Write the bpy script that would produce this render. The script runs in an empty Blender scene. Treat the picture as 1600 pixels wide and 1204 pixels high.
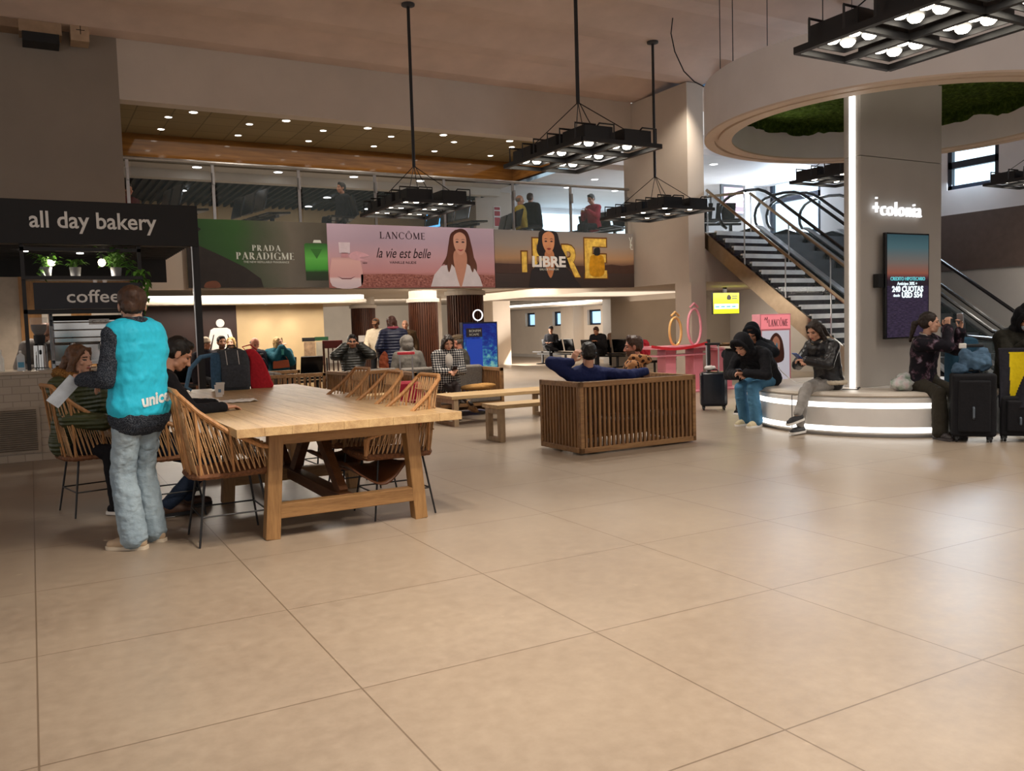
import bpy, bmesh, math, random
from mathutils import Vector, Matrix, Euler, noise
from mathutils.bvhtree import BVHTree

random.seed(7)
R = math.radians
scene = bpy.context.scene
col = scene.collection

# ------------------------------------------------------------------ camera, world, exposure
EYE = 1.36                                   # phone held at chest height
cam_data = bpy.data.cameras.new('camera')
cam_data.sensor_fit = 'HORIZONTAL'
cam_data.sensor_width = 36.0
cam_data.lens = 36.0 * 1339.9 / 1600.0
cam_data.clip_end = 200
cam = bpy.data.objects.new('camera', cam_data)
col.objects.link(cam)
yaw, pitch, roll = R(29.172), R(3.9646), R(-1.6774)
fw = Vector((math.sin(yaw) * math.cos(pitch), math.cos(yaw) * math.cos(pitch), -math.sin(pitch)))
rt = Vector((math.cos(yaw), -math.sin(yaw), 0))
up = rt.cross(fw)
rt, up = rt * math.cos(roll) + up * math.sin(roll), up * math.cos(roll) - rt * math.sin(roll)
cam.matrix_world = Matrix(((rt.x, up.x, -fw.x, 0), (rt.y, up.y, -fw.y, 0), (rt.z, up.z, -fw.z, EYE), (0, 0, 0, 1)))
scene.camera = cam

world = bpy.data.worlds.new('world')
scene.world = world
world.use_nodes = True
world.node_tree.nodes['Background'].inputs[0].default_value = (1.0, 0.94, 0.90, 1)
world.node_tree.nodes['Background'].inputs[1].default_value = 0.64

scene.view_settings.view_transform = 'Standard'
scene.view_settings.look = 'None'
scene.view_settings.gamma = 1.0
scene.view_settings.exposure = 0.0
scene.view_settings.use_curve_mapping = False
scene.cycles.use_denoising = True
scene.cycles.max_bounces = 6
scene.cycles.diffuse_bounces = 3
scene.cycles.glossy_bounces = 3
scene.cycles.transmission_bounces = 6
scene.cycles.transparent_max_bounces = 8
scene.cycles.sample_clamp_indirect = 4.0
scene.cycles.caustics_reflective = False
scene.cycles.caustics_refractive = False

WARM = (1.0, 0.88, 0.74)
NEUTRAL = (1.0, 0.90, 0.78)


def spot(name, loc, watts, colour, parent=None, size=110, blend=0.6, radius=0.05, aim=None):
    d = bpy.data.lights.new(name, 'SPOT')
    d.energy = watts
    d.color = colour
    d.spot_size = R(size)
    d.spot_blend = blend
    d.shadow_soft_size = radius
    o = bpy.data.objects.new(name, d)
    o.location = loc
    if aim is not None:
        o.rotation_euler = (Vector(aim) - Vector(loc)).to_track_quat('-Z', 'Y').to_euler()
    if parent:
        o.parent = parent
    col.objects.link(o)
    return o


def area(name, loc, sx, sy, watts, colour, aim, parent=None):
    d = bpy.data.lights.new(name, 'AREA')
    d.shape = 'RECTANGLE'
    d.size, d.size_y = sx, sy
    d.energy = watts
    d.color = colour
    o = bpy.data.objects.new(name, d)
    o.location = loc
    o.rotation_euler = Vector(aim).to_track_quat('-Z', 'Y').to_euler()
    if parent:
        o.parent = parent
    col.objects.link(o)
    return o


# ------------------------------------------------------------------ mesh helpers
def V(*a):
    return Vector(a)


def frame(d):
    d = d.normalized()
    a = V(0, 0, 1) if abs(d.z) < 0.95 else V(1, 0, 0)
    x = d.cross(a).normalized()
    return x, x.cross(d).normalized()


class MB:
    """collects shapes into one mesh object"""

    def __init__(s):
        s.v, s.f, s.m = [], [], []
        s.mi = 0

    def add(s, vs, fs):
        n = len(s.v)
        s.v += [Vector(p) for p in vs]
        for f in fs:
            s.f.append([n + i for i in f])
            s.m.append(s.mi)
        return s

    def box(s, c, size, rot=None):
        a, b, h = size[0] / 2, size[1] / 2, size[2] / 2
        vs = [V(x * a, y * b, z * h) for z in (-1, 1) for y in (-1, 1) for x in (-1, 1)]
        if rot is not None:
            M = Euler(rot).to_matrix() if not isinstance(rot, Matrix) else rot
            vs = [M @ p for p in vs]
        vs = [p + Vector(c) for p in vs]
        return s.add(vs, [(0, 2, 3, 1), (4, 5, 7, 6), (0, 1, 5, 4), (2, 6, 7, 3), (0, 4, 6, 2), (1, 3, 7, 5)])

    def span(s, lo, hi):
        return s.box([(a + b) / 2 for a, b in zip(lo, hi)], [abs(b - a) for a, b in zip(lo, hi)])

    def bar(s, p0, p1, w, h=None, upv=None):
        p0, p1 = Vector(p0), Vector(p1)
        d = (p1 - p0).normalized()
        if upv is None:
            x, y = frame(d)
        else:
            x = d.cross(Vector(upv)).normalized()
            y = x.cross(d).normalized()
        h = h or w
        vs = [p + x * sx * w / 2 + y * sy * h / 2 for p in (p0, p1) for sx, sy in ((-1, -1), (1, -1), (1, 1), (-1, 1))]
        return s.add(vs, [(3, 2, 1, 0), (4, 5, 6, 7), (0, 1, 5, 4), (1, 2, 6, 5), (2, 3, 7, 6), (3, 0, 4, 7)])

    def tube(s, p0, p1, r0, r1=None, n=10):
        return s.path([p0, p1], [r0, r0 if r1 is None else r1], n)

    def path(s, pts, r, n=8, closed=False):
        pts = [Vector(p) for p in pts]
        k = len(pts)
        rs = r if isinstance(r, (list, tuple)) else [r] * k
        vs, fs = [], []
        px = None
        for i, p in enumerate(pts):
            if closed:
                d = pts[(i + 1) % k] - pts[i - 1]
            else:
                d = pts[min(i + 1, k - 1)] - pts[max(i - 1, 0)]
            d.normalize()
            if px is None:
                x, y = frame(d)
            else:
                x = (px - d * px.dot(d))
                x = x.normalized() if x.length > 1e-6 else frame(d)[0]
                y = x.cross(d)
            px = x
            for j in range(n):
                a = 2 * math.pi * j / n
                vs.append(p + (x * math.cos(a) + y * math.sin(a)) * rs[i])
        m = k if closed else k - 1
        for i in range(m):
            a, b = i * n, ((i + 1) % k) * n
            for j in range(n):
                fs.append((a + j, a + (j + 1) % n, b + (j + 1) % n, b + j))
        if not closed:
            fs.append(tuple(range(n - 1, -1, -1)))
            fs.append(tuple((k - 1) * n + j for j in range(n)))
        return s.add(vs, fs)

    def ell(s, c, r, rot=None, nu=14, nv=9):
        if not isinstance(r, (list, tuple, Vector)):
            r = (r, r, r)
        M = rot if rot is not None else Matrix.Identity(3)
        c = Vector(c)
        vs = [c + M @ V(0, 0, -r[2])]
        for i in range(1, nv):
            t = -math.pi / 2 + math.pi * i / nv
            for j in range(nu):
                a = 2 * math.pi * j / nu
                vs.append(c + M @ V(r[0] * math.cos(t) * math.cos(a), r[1] * math.cos(t) * math.sin(a), r[2] * math.sin(t)))
        vs.append(c + M @ V(0, 0, r[2]))
        fs = []
        for j in range(nu):
            fs.append((0, 1 + (j + 1) % nu, 1 + j))
        for i in range(nv - 2):
            for j in range(nu):
                a = 1 + i * nu
                fs.append((a + j, a + (j + 1) % nu, a + nu + (j + 1) % nu, a + nu + j))
        a = 1 + (nv - 2) * nu
        for j in range(nu):
            fs.append((a + j, a + (j + 1) % nu, len(vs) - 1))
        return s.add(vs, fs)

    def cap(s, p0, p1, r0, r1=None, n=12):
        """tapered capsule"""
        p0, p1 = Vector(p0), Vector(p1)
        r1 = r0 if r1 is None else r1
        d = p1 - p0
        if d.length < 1e-5:
            return s.ell(p0, max(r0, r1))
        d.normalize()
        pts, rs = [], []
        for t in (-80, -50, -20):
            pts.append(p0 + d * r0 * math.sin(R(t)))
            rs.append(r0 * math.cos(R(t)))
        for t in (20, 50, 80):
            pts.append(p1 + d * r1 * math.sin(R(t)))
            rs.append(r1 * math.cos(R(t)))
        return s.path(pts, rs, n)

    def lathe(s, prof, c=(0, 0, 0), n=24, ang=(0, 360), axis='z'):
        vs, fs = [], []
        full = abs(ang[1] - ang[0]) >= 360
        m = n if full else n + 1
        for (r, z) in prof:
            for j in range(m):
                a = R(ang[0] + (ang[1] - ang[0]) * j / n)
                p = V(r * math.cos(a), r * math.sin(a), z)
                if axis == 'y':
                    p = V(p.x, -p.z, p.y)
                elif axis == 'x':
                    p = V(p.z, p.x, p.y)
                vs.append(p + Vector(c))
        for i in range(len(prof) - 1):
            for j in range(n):
                k = (j + 1) % m
                fs.append((i * m + j, i * m + k, (i + 1) * m + k, (i + 1) * m + j))
        return s.add(vs, fs)

    def disc(s, c, r, n=24, normal='z'):
        vs = []
        for j in range(n):
            a = 2 * math.pi * j / n
            x, y = r * math.cos(a), r * math.sin(a)
            vs.append(Vector(c) + {'z': V(x, y, 0), 'y': V(x, 0, y), 'x': V(0, x, y)}[normal])
        return s.add(vs, [tuple(range(n))])

    def prism(s, poly, d, o=(0, 0, 0), ax=((1, 0, 0), (0, 1, 0), (0, 0, 1))):
        """polygon in the (ax0, ax1) plane pushed d along ax2"""
        o = Vector(o)
        A, B, N = [Vector(q) for q in ax]
        n = len(poly)
        vs = [o + A * x + B * y for x, y in poly] + [o + A * x + B * y + N * d for x, y in poly]
        fs = [tuple(range(n - 1, -1, -1)), tuple(range(n, 2 * n))]
        fs += [(i, (i + 1) % n, n + (i + 1) % n, n + i) for i in range(n)]
        return s.add(vs, fs)

    def quad(s, a, b, c, d):
        return s.add([a, b, c, d], [(0, 1, 2, 3)])

    def build(s, name, mat, parent=None, smooth=False, bevel=0, seg=2, kind=None, label=None):
        me = bpy.data.meshes.new(name)
        me.from_pydata([tuple(p) for p in s.v], [], s.f)
        for mm in (mat if isinstance(mat, (list, tuple)) else [mat]):
            me.materials.append(mm)
        me.polygons.foreach_set('material_index', s.m)
        bm = bmesh.new()
        bm.from_mesh(me)
        bmesh.ops.recalc_face_normals(bm, faces=bm.faces)
        bm.to_mesh(me)
        bm.free()
        if smooth:
            me.polygons.foreach_set('use_smooth', [True] * len(me.polygons))
            if smooth != 'all':
                try:
                    me.set_sharp_from_angle(angle=R(40))
                except Exception:
                    pass
        o = bpy.data.objects.new(name, me)
        col.objects.link(o)
        if parent is not None:
            o.parent = parent
        if bevel:
            b = o.modifiers.new('bevel', 'BEVEL')
            b.width = bevel
            b.segments = seg
            b.limit_method = 'ANGLE'
            b.angle_limit = R(40)
        if kind:
            o['kind'] = kind
        if label:
            o['label'] = label
        return o


def thing(name, label, cat, loc=(0, 0, 0), rz=0, group=None):
    o = bpy.data.objects.new(name, None)
    o.empty_display_size = 0.1
    o.location = loc
    o.rotation_euler = (0, 0, rz)
    col.objects.link(o)
    return tag(o, label, cat, group)


def tag(o, label, cat, group=None):
    o['label'] = label
    o['category'] = cat
    if group:
        o['group'] = group
    return o


def dup(root, loc=None, rz=None, label=None, group=None):
    def cp(o, parent):
        c = o.copy()
        col.objects.link(c)
        if parent is not None:
            c.parent = parent
        for ch in [q for q in KIDS.get(o, o.children)]:
            cp(ch, c)
        return c
    r = cp(root, None)
    if loc is not None:
        r.location = loc
    if rz is not None:
        r.rotation_euler = (0, 0, rz)
    if label:
        r['label'] = label
    if group:
        r['group'] = group
    return r


KIDS = {}


def struct(o):
    o['kind'] = 'structure'
    return o


def text_mesh(body, size, depth=0.004, spacing=1.0, shear=0.0, bold=0.0, align='LEFT'):
    c = bpy.data.curves.new('text', 'FONT')
    c.body = body
    c.size = size
    c.extrude = depth / 2
    c.space_character = spacing
    c.shear = shear
    c.offset = bold
    c.align_x = align
    c.resolution_u = 3
    o = bpy.data.objects.new('text', c)
    col.objects.link(o)
    dg = bpy.context.evaluated_depsgraph_get()
    me = bpy.data.meshes.new_from_object(o.evaluated_get(dg))
    bpy.data.objects.remove(o)
    bpy.data.curves.remove(c)
    return me


def text(name, body, size, loc, mat, parent=None, face='-y', depth=0.004, spacing=1.0, shear=0.0, bold=0.0, align='LEFT', sx=1.0, width=None):
    """lettering standing in a vertical plane that faces -y or -x, its baseline start at loc"""
    me = text_mesh(body, size, depth, spacing, shear, bold, align)
    me.materials.clear()
    me.materials.append(mat)
    if width:
        xs = [v.co.x for v in me.vertices]
        sx = width / max(1e-6, max(xs) - min(xs))
    o = bpy.data.objects.new(name, me)
    for v in me.vertices:
        v.co.x *= sx
        x, y, z = v.co
        v.co = (x, -z, y) if face == '-y' else ((-z, -x, y) if face == '-x' else (-x, z, y))
    o.location = loc
    if parent is not None:
        o.parent = parent
    col.objects.link(o)
    return o


# ------------------------------------------------------------------ materials
class NT:
    def __init__(s, name):
        s.mat = bpy.data.materials.new(name)
        s.mat.use_nodes = True
        s.t = s.mat.node_tree
        s.b = s.t.nodes['Principled BSDF']
        s._c = None

    def n(s, kind, **kw):
        o = s.t.nodes.new('ShaderNode' + kind)
        for k, v in kw.items():
            if hasattr(o, k):
                setattr(o, k, v)
        return o

    def l(s, a, b):
        s.t.links.new(a, b)

    def coord(s, which='Object', scale=(1, 1, 1), rot=(0, 0, 0), loc=(0, 0, 0)):
        c = s.n('TexCoord')
        m = s.n('Mapping')
        m.inputs['Scale'].default_value = scale
        m.inputs['Rotation'].default_value = rot
        m.inputs['Location'].default_value = loc
        if which == 'World':
            g = s.n('NewGeometry')
            s.l(g.outputs['Position'], m.inputs['Vector'])
        else:
            s.l(c.outputs[which], m.inputs['Vector'])
        return m.outputs['Vector']

    def noise(s, vec, scale, detail=4, rough=0.55):
        q = s.n('TexNoise')
        q.inputs['Scale'].default_value = scale
        q.inputs['Detail'].default_value = detail
        q.inputs['Roughness'].default_value = rough
        s.l(vec, q.inputs['Vector'])
        return q.outputs['Fac']

    def ramp(s, fac, stops, interp='LINEAR'):
        r = s.n('ValToRGB')
        r.color_ramp.interpolation = interp
        e = r.color_ramp.elements
        while len(e) < len(stops):
            e.new(0.5)
        for i, (p, c) in enumerate(stops):
            e[i].position = p
            e[i].color = (*c, 1) if len(c) == 3 else c
        s.l(fac, r.inputs['Fac'])
        return r.outputs['Color']

    def math(s, op, a, b=None):
        q = s.n('Math')
        q.operation = op
        for i, x in enumerate((a, b)):
            if x is None:
                continue
            if isinstance(x, (int, float)):
                q.inputs[i].default_value = x
            else:
                s.l(x, q.inputs[i])
        return q.outputs[0]

    def mix(s, fac, a, b, mode='MIX'):
        q = s.n('MixRGB')
        q.blend_type = mode
        for i, x in enumerate((fac, a, b)):
            if isinstance(x, (int, float)):
                q.inputs[i].default_value = x
            elif isinstance(x, tuple):
                q.inputs[i].default_value = (*x, 1)
            else:
                s.l(x, q.inputs[i])
        return q.outputs[0]

    def bump(s, h, strength=0.3, dist=0.01):
        b = s.n('Bump')
        b.inputs['Strength'].default_value = strength
        b.inputs['Distance'].default_value = dist
        s.l(h, b.inputs['Height'])
        s.l(b.outputs['Normal'], s.b.inputs['Normal'])

    def base(s, x):
        if isinstance(x, tuple):
            s.b.inputs['Base Color'].default_value = (*x, 1)
        else:
            s.l(x, s.b.inputs['Base Color'])

    def set(s, rough=0.5, metal=0.0, spec=None):
        s.b.inputs['Roughness'].default_value = rough
        s.b.inputs['Metallic'].default_value = metal
        if spec is not None:
            s.b.inputs['Specular IOR Level'].default_value = spec
        return s.mat


def lin(h):
    """sRGB hex to linear"""
    h = h.lstrip('#')
    out = []
    for i in (0, 2, 4):
        c = int(h[i:i + 2], 16) / 255
        out.append(c / 12.92 if c <= 0.04045 else ((c + 0.055) / 1.055) ** 2.4)
    return tuple(out)


def plain(name, c, rough=0.5, metal=0.0, var=0.12, scale=6, bump=0.0, bscale=60, spec=None):
    if isinstance(c, str):
        c = lin(c)
    t = NT(name)
    v = t.coord('Object')
    n = t.noise(v, scale)
    lo = tuple(x * (1 - var) for x in c)
    hi = tuple(min(1, x * (1 + var)) for x in c)
    t.base(t.ramp(n, [(0.3, lo), (0.7, hi)]))
    if bump:
        t.bump(t.noise(v, bscale, 2), bump, 0.005)
    return t.set(rough, metal, spec)


def emit(name, c, strength):
    if isinstance(c, str):
        c = lin(c)
    t = NT(name)
    t.base((0.0, 0.0, 0.0) if strength > 1.5 else c)
    t.b.inputs['Emission Color'].default_value = (*c, 1)
    t.b.inputs['Emission Strength'].default_value = strength
    return t.set(0.4)


def wood(name, dark, light, axis='x', scale=1.0, rough=0.45, ring=3.0):
    t = NT(name)
    sc = {'x': (0.6, 7, 7), 'y': (7, 0.6, 7), 'z': (7, 7, 0.6)}[axis]
    v = t.coord('Object', tuple(q * scale for q in sc))
    n = t.noise(v, ring, 6, 0.6)
    w = t.noise(t.coord('Object', tuple(q * scale * 4 for q in sc)), 6, 3)
    c = t.ramp(n, [(0.3, lin(dark)), (0.62, lin(light))])
    c = t.mix(0.25, c, t.ramp(w, [(0.35, lin(dark)), (0.6, lin(light))]))
    t.base(c)
    t.bump(w, 0.15, 0.003)
    return t.set(rough)


def glass(name, c=(0.9, 0.95, 0.95), alpha=0.12, rough=0.03):
    t = NT(name)
    t.base(c)
    t.b.inputs['Alpha'].default_value = alpha
    return t.set(rough, 0.0, 0.6)


def cloth(name, c, var=0.18, scale=40, bump=0.25, rough=0.85, folds=9):
    if isinstance(c, str):
        c = lin(c)
    t = NT(name)
    v = t.coord('Object')
    n = t.noise(v, scale, 3)
    t.base(t.ramp(n, [(0.3, tuple(x * (1 - var) for x in c)), (0.7, tuple(min(1, x * (1 + var)) for x in c))]))
    f = t.noise(t.coord('Object', (1, 1, 0.55)), folds, 3)
    t.bump(t.math('ADD', t.math('MULTIPLY', f, 2.0), t.math('MULTIPLY', n, 0.3)), bump, 0.03)
    return t.set(rough, 0.0, 0.25)


M = {}
M['black_metal'] = plain('black_metal', '#17171a', 0.5, 0.0, 0.1)
M['black_matt'] = plain('black_matt', '#121214', 0.6, 0.0, 0.1)
M['black_gloss'] = plain('black_gloss', '#0c0c10', 0.22, 0.0, 0.1)
M['dark_grey'] = plain('dark_grey', '#3a3a3d', 0.55)
M['steel'] = plain('steel', '#b5b5b5', 0.28, 1.0, 0.08, 14)
M['brass_steel'] = plain('brass_steel', '#a08e78', 0.28, 1.0, 0.1, 10)
M['white'] = plain('white', '#e6e2dc', 0.5, 0, 0.03)
M['white_gloss'] = plain('white_gloss', '#e9e6e2', 0.25, 0, 0.03)
M['grey_paint'] = plain('grey_paint', '#b4aea8', 0.55, 0, 0.04, 2)
M['white_paper'] = plain('white_paper', '#ece8e4', 0.7, 0, 0.05)
M['glass'] = glass('glass')
M['rail_glass'] = glass('rail_glass', (0.25, 0.32, 0.34), 0.06)
M['table_wood'] = wood('table_wood', '#a5825a', '#cdae80', 'y', 0.8, 0.42)
M['table_wood_leg'] = wood('table_wood_leg', '#7a5632', '#a37c4e', 'z', 0.8, 0.5)
M['table_wood_x'] = wood('table_wood_x', '#7a5632', '#a37c4e', 'x', 0.8, 0.5)
M['table_wood_dark'] = wood('table_wood_dark', '#4a2a16', '#6b4426', 'y', 0.8, 0.55)
M['slat_wood'] = wood('slat_wood', '#5e3c22', '#916a42', 'z', 1.2, 0.5)
M['slat_wood_x'] = wood('slat_wood_x', '#6a472a', '#9a744a', 'x', 1.2, 0.5)
M['slat_wood_y'] = wood('slat_wood_y', '#6a472a', '#9a744a', 'y', 1.2, 0.5)
M['bench_wood'] = wood('bench_wood', '#a5845a', '#c8aa7c', 'x', 1.0, 0.5)
M['bench_leg'] = wood('bench_leg', '#8c7354', '#b0977a', 'z', 1.0, 0.55)
M['dark_wood'] = wood('dark_wood', '#3a1e12', '#5e3420', 'z', 1.0, 0.5)
M['rattan'] = wood('rattan', '#8a5c34', '#bb8a58', 'z', 2.0, 0.5, 5)
M['cord'] = plain('cord', '#b58f66', 0.7, 0, 0.2, 30)
M['woven'] = plain('woven', '#6d4528', 0.75, 0, 0.4, 60, 0.6, 90)
M['grey_cushion'] = cloth('grey_cushion', '#77716b', folds=4)
M['leaf'] = plain('leaf', '#5c9238', 0.5, 0, 0.45, 9)
# ------------------------------------------------------------------ the setting
def floor_mat():
    t = NT('floor_tile')
    g = t.n('NewGeometry')
    sep = t.n('SeparateXYZ')
    t.l(g.outputs['Position'], sep.inputs[0])
    lines = []
    ids = []
    for ax, o, st in (('X', -0.0573, 1.0796), ('Y', 4.1653, 1.0928)):
        q = t.math('DIVIDE', t.math('SUBTRACT', sep.outputs[ax], o), st)
        ids.append(t.math('FLOOR', q))
        fr = t.math('FRACT', q)
        d = t.math('MINIMUM', fr, t.math('SUBTRACT', 1.0, fr))
        lines.append(d)
    d = t.math('MINIMUM', lines[0], lines[1])
    joint = t.math('LESS_THAN', d, 0.0032)
    cmb = t.n('CombineXYZ')
    t.l(ids[0], cmb.inputs[0])
    t.l(ids[1], cmb.inputs[1])
    wn = t.n('TexWhiteNoise')
    t.l(cmb.outputs[0], wn.inputs['Vector'])
    v = t.coord('World', (1, 1, 1))
    n1 = t.noise(v, 0.9, 4, 0.6)
    n2 = t.noise(v, 14, 5, 0.65)
    c = t.ramp(n1, [(0.3, lin('#877869')), (0.7, lin('#9c8d7c'))])
    c = t.mix(0.35, c, t.ramp(n2, [(0.35, lin('#7f7162')), (0.7, lin('#a49584'))]))
    c = t.mix(t.math('MULTIPLY', wn.outputs['Value'], 0.10), c, lin('#8a745c'))
    specks = t.ramp(t.noise(v, 5.5, 2, 0.7), [(0.72, (0, 0, 0)), (0.78, (0.3, 0.3, 0.3))])
    c = t.mix(specks, c, lin('#c4b096'))
    c = t.mix(t.math('MULTIPLY', joint, 0.75), c, lin('#5c4b3a'))
    t.base(c)
    rn = t.math('ADD', t.math('MULTIPLY', n2, 0.2), 0.27)
    t.l(rn, t.b.inputs['Roughness'])
    t.bump(t.math('MULTIPLY', joint, -1.0), 0.4, 0.004)
    t.b.inputs['Specular IOR Level'].default_value = 0.4
    return t.mat


M['floor'] = floor_mat()
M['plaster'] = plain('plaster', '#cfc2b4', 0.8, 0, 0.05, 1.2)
M['plaster_shaded'] = plain('plaster_shaded', '#968a7d', 0.8, 0, 0.05, 1.2)  # darker copy of plaster: the left facade's shade put into the colour
M['ceiling_paint'] = plain('ceiling_paint', '#dcc5b6', 0.8, 0, 0.08, 1.5)
M['ceiling_white'] = plain('ceiling_white', '#cfc6ba', 0.7, 0, 0.04, 2)
M['cool_white'] = plain('cool_white', '#e2e0e2', 0.6, 0, 0.04, 2)
M['beige_wall'] = plain('beige_wall', '#bba37c', 0.6, 0, 0.06, 2)
M['brown_panel'] = plain('brown_panel', '#2c1712', 0.5, 0, 0.15, 3)
M['brown_band'] = plain('brown_band', '#5b4a42', 0.5, 0, 0.12, 8)
M['black_ceiling'] = plain('black_ceiling', '#0b0b0c', 0.7)


def slab(name, lo, hi, mat, bevel=0):
    return struct(MB().span(lo, hi).build(name, mat, bevel=bevel))


slab('floor', (-9, -6, -0.2), (24, 40, 0), M['floor'])

# main hall ceiling: folded concrete plates running across the hall
mb = MB()
y = -6.87
prof = []
while y < 15.7:
    prof += [(y, 6.40), (y + 0.95, 6.21), (y + 1.35, 6.21)]
    y += 1.62
prof.append((y, 6.40))
for (y0, z0), (y1, z1) in zip(prof[:-1], prof[1:]):
    mb.quad((-9, y0, z0), (20, y0, z0), (20, y1, z1), (-9, y1, z1))
mb.span((-9, -6, 6.6), (20, 16.5, 6.7))
struct(mb.build('ceiling', M['ceiling_paint']))

# facade above and beside the mezzanine opening
slab('wall_left', (-9, 15.55, 2.2), (1.5, 15.85, 6.25), M['plaster_shaded'])
slab('wall_lintel', (1.5, 15.55, 5.24), (11.9, 15.85, 6.25), M['plaster'])
slab('wall_right_return', (11.9, 13.7, 2.15), (12.33, 15.85, 6.19), M['plaster'])
slab('trim_1', (11.88, 13.62, 0), (12.28, 14.12, 2.15), M['plaster'])       # square pier under the return
slab('trim_2', (11.86, 13.60, 0), (12.30, 14.14, 0.07), M['dark_grey'])
slab('wall_mezzanine_front', (-9, 15.6, 2.14), (11.9, 15.8, 3.2), M['plaster'])
slab('ceiling_undercroft', (-9, 15.8, 2.42), (19, 36, 2.5), M['ceiling_white'])
slab('floor_mezzanine', (-9, 15.8, 2.5), (11.9, 24, 3.2), M['plaster'])
slab("floor_mezzanine_east", (12.33, 13.75, 2.16), (17, 24, 3.19), M['plaster'])

# mezzanine: raised tiled coffer, glossy timber fascia, lower ceilings behind
def coffer_mat():
    t = NT('beige_tiles')
    b = t.n('TexBrick')
    b.offset = 0.0
    b.inputs['Scale'].default_value = 1.0
    b.inputs['Brick Width'].default_value = 0.6
    b.inputs['Row Height'].default_value = 0.6
    b.inputs['Mortar Size'].default_value = 0.012
    b.inputs['Color1'].default_value = (*lin('#94815a'), 1)
    b.inputs['Color2'].default_value = (*lin('#8b7852'), 1)
    b.inputs['Mortar'].default_value = (*lin('#6d5c3c'), 1)
    t.l(t.coord('World'), b.inputs['Vector'])
    t.base(b.outputs['Color'])
    return t.set(0.7)


M['beige_tiles'] = coffer_mat()
t = NT('glossy_timber')
n = t.noise(t.coord('World', (0.5, 1, 6)), 3, 5)
t.base(t.ramp(n, [(0.3, lin('#6b4420')), (0.7, lin('#8f6230'))]))
M['glossy_timber'] = t.set(0.07, 0, 0.22)
slab('ceiling_coffer', (1.5, 15.85, 5.24), (10.4, 18.1, 5.4), M['beige_tiles'])
slab('wall_coffer_back', (1.4, 18.02, 4.78), (10.32, 18.2, 5.24), M['glossy_timber'])
slab('trim_3', (1.4, 17.98, 4.74), (10.34, 18.22, 4.78), M['black_gloss'])
slab('wall_coffer_side', (10.24, 15.85, 4.78), (10.42, 18.2, 5.24), M['glossy_timber'])
slab('trim_4', (10.2, 15.85, 4.74), (10.44, 18.22, 4.78), M['black_gloss'])
slab('ceiling_mezzanine_front', (-2, 18.2, 4.78), (10.44, 19.0, 4.84), M['ceiling_white'])
slab('ceiling_mezzanine_beam', (-2, 19.0, 4.60), (10.44, 19.25, 4.84), M['ceiling_white'])
slab('ceiling_mezzanine_east', (10.44, 15.85, 4.78), (17, 24, 4.9), M['cool_white'])
slab('ceiling_stair_head', (12.33, 13.75, 4.78), (17, 15.85, 4.9), M['cool_white'])
mb = MB().span((-2, 19.25, 4.70), (10.44, 23, 4.8))
for i in range(70):
    mb.span((-2 + i * 0.176, 19.25, 4.62), (-1.95 + i * 0.176, 23, 4.70))
struct(mb.build('ceiling_mezzanine_slats', M['black_ceiling']))
slab('wall_mezzanine_left', (1.35, 15.85, 3.2), (1.5, 23, 5.24), M['plaster_shaded'])
slab('wall_mezzanine_back', (-2, 23, 3.2), (11.5, 23.2, 4.8), M['beige_wall'])
slab('wall_mezzanine_back_east', (11.5, 21.6, 3.19), (17, 21.8, 4.9), M['cool_white'])
slab('wall_mezzanine_side', (11.0, 19.8, 3.2), (11.2, 23.0, 4.8), M['plaster'])

# undercroft: back wall, the toilets wall, window wall, piers
slab('wall_undercroft_back', (-9, 36, 0), (19.2, 36.2, 2.5), M['ceiling_white'])
slab('wall_toilets_panel', (-2, 18.8, 0), (3.84, 19.0, 2.0), M['brown_panel'])
slab('wall_toilets_beige', (3.84, 18.8, 0), (5.73, 21, 2.0), M['beige_wall'])
slab('ceiling_toilets_soffit', (-3, 18.35, 1.97), (6.6, 21.0, 2.06), M['ceiling_white'], 0.03)
slab('ceiling_window_soffit', (17.3, 16.5, 2.04), (19.0, 36, 2.12), M['ceiling_white'], 0.03)
slab('trim_5', (14.3, 26.85, 0), (15.0, 27.6, 2.42), M['plaster'])
slab('trim_6', (11.6, 26.6, 0), (12.2, 27.2, 2.42), M['plaster'])
slab('trim_7', (18.5, 28.1, 0), (19.0, 29.0, 2.06), M['plaster'])
slab('trim_8', (18.5, 23.9, 0), (19.0, 24.75, 2.06), M['plaster'])
slab('wall_east_low', (15.9, 17.9, 0), (17.0, 18.1, 2.16), M['plaster_shaded'])
slab('wall_east_low_side', (15.9, 18.0, 0), (16.05, 22.0, 2.16), M['plaster_shaded'])
slab('baseboard_window', (18.9, 16, 0), (19.0, 36, 0.12), M['grey_paint'])

# window wall with five small square windows
daylight = emit('daylight', (0.42, 0.72, 1.0), 1.1)
M['navy_frame'] = plain('navy_frame', '#0d1a2e', 0.4)
mb = MB()
wins = [(31.85, 32.65), (29.55, 30.4), (26.95, 27.85), (24.85, 25.7), (22.45, 22.95)]
ys = 16.0
for (a, b) in sorted(wins):
    mb.span((19, ys, 0), (19.3, a, 2.5))
    mb.span((19, a, 0), (19.3, b, 1.31))
    mb.span((19, a, 1.9), (19.3, b, 2.5))
    ys = b
mb.span((19, ys, 0), (19.3, 36.2, 2.5))
struct(mb.build('wall_window_side', M['plaster']))
for i, (a, b) in enumerate(sorted(wins)):
    w = struct(MB().span((19.22, a, 1.31), (19.25, b, 1.9)).build('window_%d' % (i + 1), daylight))
    f = MB()
    for q in ((a, a + 0.07), (b - 0.07, b)):
        f.span((19.12, q[0], 1.31), (19.2, q[1], 1.9))
    for q in ((1.31, 1.38), (1.83, 1.9)):
        f.span((19.12, a, q[0]), (19.2, b, q[1]))
    f.build('window_frame', M['navy_frame'], w)

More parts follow.
